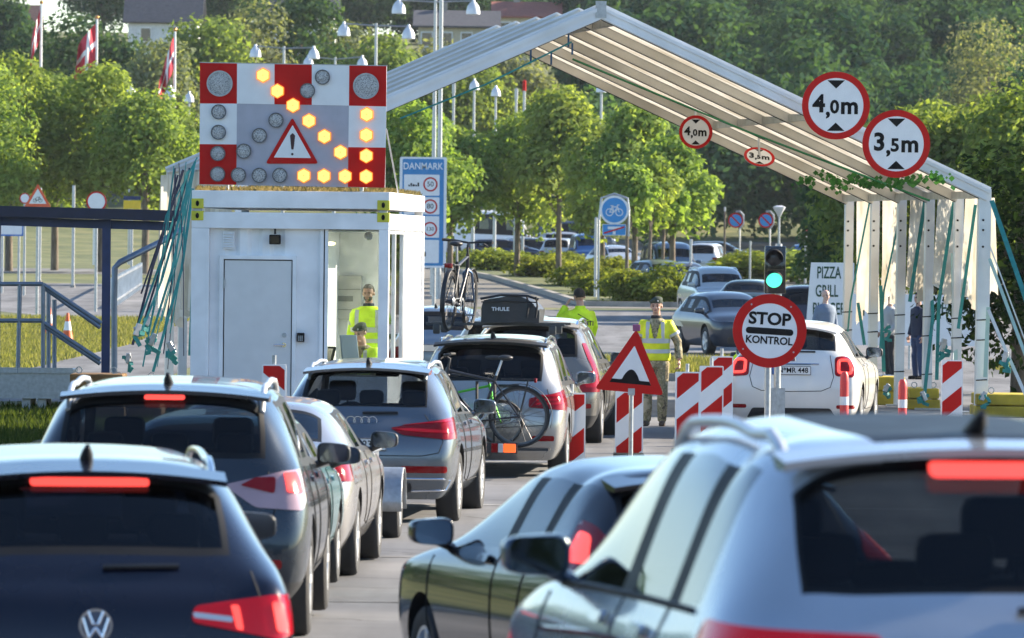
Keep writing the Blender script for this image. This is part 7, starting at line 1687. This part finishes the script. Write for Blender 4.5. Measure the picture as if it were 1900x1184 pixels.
# roof bag
p = CM.inverted() @ at(948, 592, 73.6); t = thing('roof_bag', 'black soft roof bag with white lettering on the roof bars', 'roof bag', CM @ Vector((p.x, .75, 1.735)), -R(4))
BAG = mat('bag_fabric', (.025, .026, .03), .42, bump=.35, bscale=9, coat=.2)
bm = bmesh.new(); bmesh.ops.create_cube(bm, size=1.0, matrix=Matrix.Translation((0, .5, .155)) @ Matrix.Diagonal((.66, 1.0, .30, 1))); bmesh.ops.subdivide_edges(bm, edges=bm.edges[:], cuts=9, use_grid_fill=True)
g = random.Random(5)
for v in bm.verts:
    x, y, z = v.co.x / .33, (v.co.y - .5) / .5, v.co.z / .30; k = .88 + .12 * math.sqrt(max(0, 1 - min(1, abs(x)) ** 4 * .8)); v.co.x *= (1 - .22 * max(0, z - .55) / .45 * (1.2 if v.co.x > 0 else .5)); v.co.z *= (.80 + .20 * (1 - x * x * .9)) if z > .6 else 1; v.co.y = .5 + (v.co.y - .5) * (1 - .06 * x * x)
    v.co += Vector((math.sin(v.co.y * 19 + v.co.z * 11) * .010, math.sin(v.co.x * 17) * .01, math.sin(v.co.x * 13 + v.co.y * 9) * .010 if z > .5 else 0))
    if z < .95 and z > .55: v.co.x *= 1.02
bag = obj('bag', bm, BAG, t, 60); text_part('lettering', 'THULE', .058, Matrix.Translation((-.10, -.028, .155)), SIGNW, bag, .02, .004, sx=1.15)
bm = bmesh.new(); 
for x in (.20, .30): tube(bm, [(x, -.03, .30), (x + .02, -.035, .2), (x, -.03, .06)], .012, 6)
tube(bm, [(-.32, -.02, .235), (.0, -.035, .25), (.32, -.02, .235)], .008, 6); box(bm, (.25, -.04, .2), (.06, .02, .04)); obj('bag_strap', bm, RUBBER, bag)
bm = bmesh.new(); tube(bm, [(-.33, -.01, .27), (-.1, -.0, .315), (.2, .0, .31), (.33, .0, .27)], .016, 6); obj('bag_piping', bm, PLASTIC, bag)
# ------------------------------------------------------------------ cars in the car park
def front_end(t, sk, sp, lit=False, gr=True):
    L = sp['L']
    for sg in (1, -1):
        bm = sk.patch(rpoly2([(.40, sp['zn'] - .16), (sp['W'] / 2 - .04, sp['zn'] - .13), (sp['W'] / 2 - .02, sp['zn'] + .02), (.50, sp['zn'] - .03)], .04), 'front', sg, 18, .012, .1, .03, y0=0)
        if bm.faces: obj('headlight', bm, CLEARLENS, t, 35)
    bm = sk.patch(rrect2(-.38, sp['zn'] - .17, .38, sp['zn'] - .06, .04), 'front', 1, 0, .01, .12, .02); obj('grille', bm, PLASTIC, t)
    bm = sk.patch(rrect2(-.55, .28, .55, .44, .04), 'front', 1, 0, .01, .12, .02); obj('bumper_intake', bm, PLASTIC, t)
    h = sk.cast(Vector((0, 9, .52)), Vector((0, -1, 0))); bm = bmesh.new(); bbox(bm, (-.26, h.y + .01, .47), (.26, h.y + .03, .58)); obj('number_plate', bm, PLATEW, t)
def rear_end(t, sk, sp, z0=.80, z1=.98):
    lamp(t, sk, 'tail_light', rrect2(.58, z0, sp['W'] / 2 + .02, z1, .03), REDLENS, 18); plate(t, sk, .74, eu=False)
S_EST = spec(L=4.6, W=1.8, H=1.48, yw0=.2, yrr=.62, zwb=1.0, br=.98, bf=.95, lvl=2, yC=1.25, yB=2.15, ywt=2.85, ywb=3.6, rw=.62)
S_SUV = spec(L=4.45, W=1.82, H=1.66, yw0=.14, yrr=.46, zwb=1.08, br=1.05, bf=1.0, lvl=2, rw=.66, clad=True)
S_SAL = spec(L=4.6, W=1.8, H=1.44, deck=.62, zd=1.0, zwb=1.03, yrr=1.2, Hrr=1.40, yq=1.45, yC=1.6, yB=2.3, ywt=2.8, ywb=3.55, rw=.60, br=.97, bf=.93, zc=.97, zn=.74, lvl=2, quarter=False)
S_HAT = spec(L=4.1, W=1.76, H=1.50, yw0=.16, yrr=.5, zwb=1.02, br=1.0, bf=.95, lvl=2, yC=1.0, yB=1.8, ywt=2.4, ywb=3.15, rw=.60)
S_VAN = spec(L=4.9, W=1.92, H=1.95, yw0=.06, yrr=.20, zwb=1.10, br=1.08, bf=1.05, lvl=2, yq=.5, yC=1.5, yB=2.8, ywt=3.6, ywb=4.25, rw=.80, zc=1.12, zn=.92, zh=.9)
def parked(px, py, d, head, sp, key, col, label, end='front', group='cars in the car park', metal=.4, name='parked_car', rail=False, cat='car'):
    """head 180 looks at the camera; (px, py) is where the near end stands"""
    p = at(px, py, d); X, Y = p.x, d
    if abs(head) > 90: X, Y = p.x - sp['L'] * math.sin(R(head)), d - sp['L'] * math.cos(R(head))
    m = paint('parked_%d_%d' % (px, py), col, metal)
    t, sk = make_car(name, label, cat, X, Y, head, sp, m, key, group, near=False, glassr=GLASSD, glasss=GLASSM, z=gz(X, min(Y, d)))
    front_end(t, sk, sp); rear_end(t, sk, sp)
    if rail: rails(t, sk, sp, .62, .6, 2.5, ALU)
    return t
parked(1392, 650, 152, 166, S_HAT, 'pk_hat', (.03, .04, .06), 'blue grey car seen from its front corner beside the traffic light', rail=False)
parked(1376, 560, 184, 8, S_SAL, 'pk_sal', (.03, .06, .055), 'dark green saloon seen from behind, left of the traffic light')
parked(1352, 570, 196, 172, S_SUV, 'pk_suv', (.40, .42, .42), 'pale silver crossover facing the camera left of the dark green saloon', rail=True)
parked(1290, 545, 226, 170, S_HAT, 'pk_hat', (.07, .075, .08), 'dark hatchback facing the camera, right end of the planting bed')
parked(1258, 540, 236, 165, S_EST, 'pk_est', (.16, .20, .19), 'grey green car close behind the planting bed shrub')
parked(1258, 500, 262, 172, S_VAN, 'pk_van', (.04, .08, .16), 'dark blue van facing the camera behind the rounded shrub', name='parked_van', cat='van')
parked(1298, 480, 300, 12, S_SUV, 'pk_suv', (.66, .67, .68), 'white crossover seen from behind beyond the dark blue van')
parked(1228, 490, 312, 20, S_EST, 'pk_est', (.05, .06, .075), 'dark car left of the white crossover far back')
parked(1100, 490, 318, 176, S_VAN, 'pk_van', (.02, .09, .26), 'blue van with its headlights towards the camera', name='parked_van', cat='van')
parked(1165, 495, 305, 165, S_EST, 'pk_est', (.42, .44, .46), 'silver car between the blue van and the thin tree stems')
parked(1030, 490, 330, 8, S_SUV, 'pk_suv', (.50, .52, .55), 'silver people carrier left of the blue van')
parked(858, 478, 352, 88, S_EST, 'pk_est', (.022, .035, .075), 'dark blue estate parked sideways left of the two tree trunks', rail=True)
parked(922, 478, 362, 84, S_HAT, 'pk_hat', (.03, .04, .06), 'dark hatchback nose showing right of the sideways estate')
parked(935, 470, 372, 80, S_EST, 'pk_est', (.60, .62, .66), 'white estate parked sideways behind the two tree trunks')
parked(985, 465, 380, 82, S_SUV, 'pk_suv', (.45, .48, .53), 'pale silver car behind the white estate')
parked(992, 455, 392, 82, S_VAN, 'pk_van', (.06, .08, .12), 'dark van parked sideways at the back of the car park', name='parked_van', cat='van')
S_BUS = spec(L=6.2, W=2.1, H=2.75, yw0=.05, yrr=.18, zwb=1.4, br=1.35, bf=1.15, lvl=2, yq=.6, yC=1.8, yB=3.6, ywt=4.7, ywb=5.45, rw=.92, zc=1.22, zn=.98, zh=1.0, zl=.7, wr=.36, quarter=False)
parked(812, 470, 385, 84, S_BUS, 'pk_bus', (.74, .75, .77), 'large white van parked sideways behind the border sign', name='parked_van', cat='van', metal=.05)
parked(1452, 480, 330, 84, S_EST, 'pk_est', (.05, .16, .36), 'blue car under the trees behind the traffic light')
parked(1408, 470, 345, 100, S_HAT, 'pk_hat', (.09, .11, .12), 'shaded car between the two no parking signs')
parked(1494, 600, 160, 6, S_SUV, 'pk_suv', (.05, .055, .075), 'dark crossover with a red tail light left of the pizza board')
# ------------------------------------------------------------------ steel walkway and stair on the left
LD = 95.0
def lp(px, py, d=LD): return at(px, py, d)
t = thing('steel_frame', 'dark blue steel frame with a broad beam left of the teal straps', 'steel frame', (lp(190, 500).x, LD, gz(0, LD))); O2 = Vector(t.location); r2 = lambda v: v - O2
PIPE = mat('grey_pipe', (.17, .21, .27), .42, .6, var=.12)
bm = bmesh.new(); beam(bm, r2(lp(-40, 391)), r2(lp(333, 401)), .5, .16); obj('top_beam', bm, mat('beam_dark', (.012, .016, .045), .45, .2, var=.15), t)
bm = bmesh.new(); beam(bm, r2(lp(-40, 409, LD)) + Vector((0, .05, 0)), r2(lp(322, 420, LD)) + Vector((0, .05, 0)), .14, .13); obj('lower_beam', bm, NAVY, t)
bm = bmesh.new(); a, b = r2(lp(198, 405)), r2(lp(196, 700)); b.z = 0; beam(bm, a, b, .12, .12, up=(0, 1, 0)); obj('post', bm, NAVY, t); bm = bmesh.new(); a, b = r2(lp(-6, 405)), r2(lp(-8, 700)); b.z = 0; beam(bm, a, b, .12, .12, up=(0, 1, 0)); obj('post', bm, NAVY, t)
t = thing('walkway', 'grey raised steel walkway with a railing and a stair at the left edge', 'walkway', (lp(60, 700).x, LD - 1, gz(0, LD))); O2 = Vector(t.location); d = LD - 1
bm = bmesh.new(); z = lp(60, 686, d).z - O2.z; bbox(bm, (lp(-60, 700, d).x - O2.x, 0, z - .42), (lp(132, 700, d).x - O2.x, 1.4, z)); bbox(bm, (lp(-60, 700, d).x - O2.x, -.03, z - .05), (lp(135, 700, d).x - O2.x, -.002, z + .03)); obj('platform', bm, STEEL, t)
for px in (-30, 48, 77, 128):
    x = lp(px, 700, d).x - O2.x
    for y in (.1, 1.2): bm = bmesh.new(); bbox(bm, (x - .06, y, 0), (x + .06, y + .12, z - .42)); obj('leg', bm, STEEL, t)
def pipe(pts, rr, dd=d): 
    bm = bmesh.new(); tube(bm, [lp(px, py, q) - O2 for px, py, q in pts], rr, 8); return bm
for pts in ([(-30, 527, d), (80, 527, d)], [(-30, 595, d), (80, 595, d)], [(37, 527, d), (33, 692, d)], [(80, 525, d), (80, 683, d)], [(90, 530, d + .8), (90, 683, d + .8)], [(101, 556, d + 1.0), (101, 683, d + 1.0)], [(80, 528, d), (188, 600, d)], [(82, 534, d + .6), (186, 608, d + .6)], [(78, 597, d), (186, 668, d)], [(80, 604, d + .6), (186, 675, d + .6)]):
    obj('rail', pipe(pts, .032), PIPE, t, 50)
t2 = thing('handrail', 'bent grey handrail between the blue post and the teal straps', 'handrail', (lp(213, 690, 93).x, 93, gz(0, 93))); O2 = Vector(t2.location); bm = bmesh.new(); tube(bm, [Vector((0, 0, 0)), lp(212, 560, 93) - O2, lp(213, 497, 93) - O2, lp(222, 487, 93) - O2, lp(300, 448, 93.5) - O2, lp(337, 425, 94) - O2], .045, 10); obj('pipe', bm, PIPE, t2, 50)
# signs beyond
def post_sign(name, label, px, pyc, d, build, cat='sign', grp=None, two=0.0):
    c = at(px, pyc, d); zg = gz(0, d); t = thing(name, label, cat, (c.x, d, zg), 0, grp); s = F / d; build(t, c.z - zg, s); bm = bmesh.new()
    for x in ((0,) if not two else (-two, two)): tube(bm, [(x, .06, -.1), (x, .06, c.z - zg)], .045, 8)
    obj('post', bm, STEEL, t, 40); return t
def tri(t, z, s):
    P = [(0, z + 26 / s), (25 / s, z - 17 / s), (-25 / s, z - 17 / s)]; bm = bmesh.new(); prism(bm, rpoly2(P, .04), 0, .02); f = obj('red_border', bm, mat('orange_red', (.72, .10, .03), .4), t); bm = bmesh.new(); prism(bm, rpoly2([(x * .66, z + (q - z) * .66) for x, q in P], .02), -.003, -.0003); f2 = obj('sign_face', bm, SIGNW, f)
    bm = bmesh.new(); u = 1 / s
    for x in (-5, 5): lathe(bm, [(2.8 * u, -.001), (3.6 * u, -.001), (3.6 * u, .001), (2.8 * u, .001), (2.8 * u, -.001)], 14, Matrix.Translation((x * u, -.005, z - 5 * u)) @ Matrix.Rotation(R(90), 4, 'X'), closed=False)
    for a, b in (((-5, -5), (-2, 1)), ((-2, 1), (3, 1)), ((3, 1), (0, -5)), ((0, -5), (-5, -5)), ((5, -5), (3, 3))): beam(bm, (a[0] * u, -.005, z + a[1] * u), (b[0] * u, -.005, z + b[1] * u), .003, .8 * u, up=(0, 0, 1))
    obj('bicycle_symbol', bm, BLACK, f2)
post_sign('warning_sign', 'triangular bicycle warning sign above the blue beam at the left', 70, 367, 190, tri)
def disc(face=None, w=.16, n=19):
    return lambda t, z, s: disc_sign(t, (0, 0, z), n / s, None, w, None, face)
post_sign('speed_sign', 'small round sign half behind the bicycle warning sign', 46, 368, 230, disc(None, .2, 10)); post_sign('prohibition_sign', 'round white sign with a red rim above the blue beam', 179, 374, 200, disc())
def ysign(t, z, s):
    bm = bmesh.new(); bbox(bm, (-16 / s, .0, z - 8 / s), (16 / s, .03, z + 8 / s), .005); obj('yellow_panel', bm, mat('yellow_panel', (.75, .50, .02), .4), t); bm = bmesh.new(); bbox(bm, (-16 / s, .0, z + 9 / s), (16 / s, .03, z + 16 / s)); obj('dark_panel', bm, NAVY, t)
post_sign('yellow_sign', 'yellow rectangular sign above the blue beam near the teal straps', 245, 380, 240, ysign)
def bsign(t, z, s):
    bm = bmesh.new(); prism(bm, rrect2(-24 / s, z - 26 / s, 24 / s, z + 26 / s, .05), .002, .04); f = obj('blue_border', bm, SIGNB, t); bm = bmesh.new(); prism(bm, rrect2(-21 / s, z - 23 / s, 21 / s, z + 23 / s, .04), -.003, .001); obj('sign_face', bm, SIGNW, f)
post_sign('direction_sign', 'pale blue edged board under the beam at the left edge', 20, 412, 235, bsign, two=.3)
for px, d, lab in ((74, 262, 'pale post behind the left end of the blue beam'), (136, 250, 'slim pale post under the blue beam'), (421, 300, 'far pale post behind the booth')):
    if px > 300: continue
    p = at(px, 440, d); zg = gz(0, d); t = thing('plain_post', lab, 'post', (p.x, d, zg)); bm = bmesh.new(); tube(bm, [(0, 0, -.1), (0, 0, p.z - zg + 2.0)], .06, 8); obj('shaft', bm, STEEL, t, 40); bm = bmesh.new(); lathe(bm, [(.1, 0), (.1, .1), (0, .1)], 8); obj('base', bm, CONC, t)
for px, py, d, lab in ((92, 535, 168, 'left one of the two orange and white traffic cones'), (126, 543, 160, 'right one of the two orange and white traffic cones')):
    p = at(px, py, d); zg = gz(0, d); t = thing('traffic_cone', lab, 'cone', (p.x, d, zg), 0, 'traffic cones'); CO = mat('cone_orange', (.75, .13, .03), .5)
    bm = bmesh.new(); lathe(bm, [(.16, .03), (.10, .33)], 20, closed=False); lathe(bm, [(.066, .55), (.03, .76), (0, .76)], 20, closed=False); obj('cone_body', bm, CO, t, 60); bm = bmesh.new(); lathe(bm, [(.10, .33), (.066, .55)], 20, closed=False); obj('white_band', bm, SIGNW, t, 60); bm = bmesh.new(); bbox(bm, (-.19, -.19, 0), (.19, .19, .03), .01); obj('base', bm, CO, t)
# pale barrier fence along the side road
a, b = at(208, 500, 205), at(262, 490, 250); t = thing('barrier_fence', 'pale slatted barrier fence beyond the bent handrail', 'fence', (a.x, 205, gz(0, 205))); n = 26
for k in range(n): bm = bmesh.new(); q = Vector((a.x, 205, 0)).lerp(Vector((b.x, 250, 0)), k / (n - 1)); z = gz(0, q.y) - gz(0, 205); bbox(bm, (q.x - a.x - .05, q.y - 205 - .02, z), (q.x - a.x + .05, q.y - 205 + .02, z + 1.0)); obj('slat', bm, ALU, t)
bm = bmesh.new(); beam(bm, (0, .04, .9), (b.x - a.x, 45.04, .9 + gz(0, 250) - gz(0, 205)), .04, .08); beam(bm, (0, .04, .2), (b.x - a.x, 45.04, .2 + gz(0, 250) - gz(0, 205)), .04, .08); obj('rail', bm, ALU, t)
# ------------------------------------------------------------------ street lamps
LAMPW = mat('lamp_white', (.66, .68, .72), .4, .2)
def lamp_post(label, px, pty, d, heads, grp='street lamps', name='street_lamp'):
    """heads: pixel offsets of bell heads from the mast"""
    s = F / d; p = at(px, pty, d); zg = gz(0, d); t = thing(name, label, 'street lamp', (p.x, d, zg), 0, grp); H = p.z - zg; bm = bmesh.new(); tube(bm, [(0, 0, -.1), (0, 0, H * .5), (0, 0, H + .15)], [.10, .08, .055], 10); obj('mast', bm, STEEL, t, 50)
    for dx, dy in heads:
        x, z = dx / s, H - dy / s
        bm = bmesh.new()
        if dx: tube(bm, [(0, 0, H + .05), (x * .97, 0, z + .34)], .035, 6); obj('arm', bm, STEEL, t, 50); bm = bmesh.new()
        r = .26; lathe(bm, [(r, -.16), (r * .98, -.02), (r * .82, .14), (r * .5, .26), (.07, .32), (.05, .42), (0, .42)], 20, Matrix.Translation((x, 0, z)), closed=False); lathe(bm, [(r * .9, -.15), (0, -.19)], 20, Matrix.Translation((x, 0, z)), closed=False); obj('lamp_head', bm, LAMPW, t, 60)
    return t
lamp_post('tall double lamp at the top edge left of the canopy peak', 808, 6, 240, [(-68, 12), (70, 12)]); lamp_post('double lamp below and left of the tall one', 698, 50, 262, [(-60, 10), (60, 14)])
lamp_post('double lamp right above the arrow board', 527, 92, 290, [(-53, 8), (55, 10)])
lamp_post('double lamp half hidden by the top edge of the arrow board', 622, 112, 320, [(-50, 6), (50, 6)]); lamp_post('lamp head beside the middle flag pole', 186, 158, 330, [(0, 2)]); lamp_post('lamp head between the middle and the right flag', 243, 168, 335, [(0, 4)]); lamp_post('lamp head left of the right flag pole', 316, 170, 320, [(0, 4)]); lamp_post('lamp head right of the right flag pole', 351, 182, 345, [(0, 2)])
lamp_post('lamp head under the left canopy slope', 880, 158, 330, [(0, 3)]); lamp_post('second lamp head under the canopy slope, lower and right of the first', 920, 170, 345, [(0, 3)]); lamp_post('single lamp above the middle trees under the canopy', 1116, 160, 310, [(0, 5)])
p = at(819, -20, 232); t = thing('mast', 'tall thin steel mast behind the blue border sign', 'mast', (p.x, 232, gz(0, 232))); bm = bmesh.new(); tube(bm, [(0, 0, -.1), (0, 0, p.z - gz(0, 232))], [.10, .07], 10); obj('pole', bm, STEEL, t, 50); bm = bmesh.new(); lathe(bm, [(.2, 0), (.2, .04), (0, .04)], 12); obj('base_plate', bm, STEEL, t)
for px, py, d, lab in ((842, 155, 330, 'thin grey pole left of the lamp head under the canopy slope'), (958, 165, 335, 'thin grey pole above the middle trees'), (973, 150, 320, 'red tipped pole above the middle trees')):
    p = at(px, py, d); t = thing('mast', lab, 'mast', (p.x, d, gz(0, d))); bm = bmesh.new(); tube(bm, [(0, 0, -.1), (0, 0, p.z - gz(0, d))], .07, 8); obj('pole', bm, STEEL, t, 50); bm = bmesh.new(); z = p.z - gz(0, d); lathe(bm, [(.09, z - .5), (.09, z), (0, z + .05)], 8); obj('tip', bm, SIGNR if 'red' in lab else STEEL, t)
d = 285; p = at(1446, 384, d); t = thing('street_lamp', 'pale mushroom shaped lamp right of the no parking signs', 'street lamp', (p.x, d, gz(0, d))); H = p.z - gz(0, d); bm = bmesh.new(); tube(bm, [(0, 0, -.1), (0, 0, H - .3)], [.06, .045], 8); obj('mast', bm, STEEL, t, 50); bm = bmesh.new(); lathe(bm, [(.05, H - .45), (.12, H - .3), (.27, H - .05), (.28, H), (.1, H + .06), (0, H + .06)], 16); obj('lamp_head', bm, LAMPW, t, 60)
# ------------------------------------------------------------------ flags
FR = mat('flag_red', (.55, .02, .05), .8, var=.1); FW = mat('flag_white', (.75, .75, .76), .8)
def flag(label, px, pt, pb, d, fly, drop, hoist, seed):
    """limp Danish-type cross flag; fly and drop in pixels"""
    s = F / d; top, bot = at(px, pt, d), at(px, pb, d); zg = gz(0, d); t = thing('flag_pole', label, 'flag pole', (top.x, d, zg), 0, 'flag poles'); H = top.z - zg
    bm = bmesh.new(); tube(bm, [(0, 0, -.2), (0, 0, H)], [.11, .055], 10); po = obj('pole', bm, SIGNW, t, 50); bm = bmesh.new(); ball(bm, (0, 0, H + .08), .11, 2); obj('finial', bm, mat('gilt', (.6, .3, .1), .3, .8), po, 180)
    nu, nv = 37, 28; V, Q, MI = [], [], []; hz = H - .25; hh = hoist / s
    for i in range(nu + 1):
        u = i / nu
        for j in range(nv + 1):
            v = j / nv; fold = math.sin(u * 9 + v * 2.5 + seed); x = -.06 - (fly / s) * (u * (.85 + .15 * v) + .05 * fold * u); z = hz - v * hh * (1 - .12 * u) - (drop / s) * u ** 1.15 + .05 * math.sin(u * 7 + seed) * v; y = .32 * math.sin(u * 8 + seed) * (.3 + u) + .12 * math.sin(v * 5 + u * 4)
            V.append((x, y, z))
    for i in range(nu):
        for j in range(nv):
            a = i * (nv + 1) + j; Q.append((a, a + nv + 1, a + nv + 2, a + 1)); MI.append(1 if (12 <= i < 17 or 12 <= j < 16) else 0)
    o = mesh_np('flag_cloth', V, Q, FR, t, smooth=True); o.data.materials.append(FW); o.data.polygons.foreach_set('material_index', MI)
flag('flag pole at the left with a narrow hanging red and white flag', 77, 7, 470, 338, 20, 62, 60, 0.5)
flag('flag pole in the middle with the widest spread red and white flag', 180, 35, 470, 332, 40, 42, 75, 1.4)
flag('flag pole at the right with a twisted red and white flag', 325, 58, 470, 326, 30, 80, 65, 2.6)
# ------------------------------------------------------------------ unseen trees placed to darken car reflections, and the summer haze
VV, FF, TT = [], [], []; nv = 0; g = np.random.default_rng(12)
for k in range(34):
    V, Fq, ti, C = base[k % 4]; s = g.uniform(1.3, 1.7); x = -85 + k * 5 + g.uniform(-1.5, 1.5); y = -52 + g.uniform(-7, 7)
    W = V[: 4 * 1500] * s; FF.append(Fq[:1500] + nv); W = W + np.array([x, y, gz(x, y) - .6]); VV.append(W); TT.append(ti[:1500]); nv += len(W)
tag(mesh_np('forest', np.concatenate(VV), np.concatenate(FF), LEAF_K, None, np.concatenate(TT)), 'unseen tree row added behind the photographer to darken car reflections', 'wood', kind='stuff')
VV, FF, TT = [], [], []; nv = 0
for k in range(26):  # unseen verge trees, set close and dark for the side reflections
    V, Fq, ti, C = base[k % 4]; s = g.uniform(.5, .8); x = (-34 if k < 16 else -15.5) + g.uniform(-3, 2); y = (-30 + k * 7 if k < 16 else 40 + (k - 16) * 4.6) + g.uniform(-2, 2)
    W = V[: 4 * 2000] * s; FF.append(Fq[:2000] + nv); W = W + np.array([x, y, gz(x, y) - .4]); VV.append(W); TT.append(ti[:2000]); nv += len(W)
tag(mesh_np('forest', np.concatenate(VV), np.concatenate(FF), LEAF_D, None, np.concatenate(TT)), 'unseen leafy trees on the left verge, placed to darken side reflections', 'wood', kind='stuff')
HAZE = bpy.data.materials.new('haze'); HAZE.use_nodes = True; n_ = HAZE.node_tree; n_.nodes.clear(); o1 = n_.nodes.new('ShaderNodeOutputMaterial'); v1 = n_.nodes.new('ShaderNodeVolumePrincipled')
v1.inputs['Color'].default_value = (.80, .88, 1.0, 1); v1.inputs['Density'].default_value = .00006; v1.inputs['Anisotropy'].default_value = .2; n_.links.new(v1.outputs[0], o1.inputs['Volume'])
bm = bmesh.new(); bbox(bm, (-430, -160, -1.6), (430, 1010, 58)); tag(obj('haze', bm, HAZE), kind='stuff')
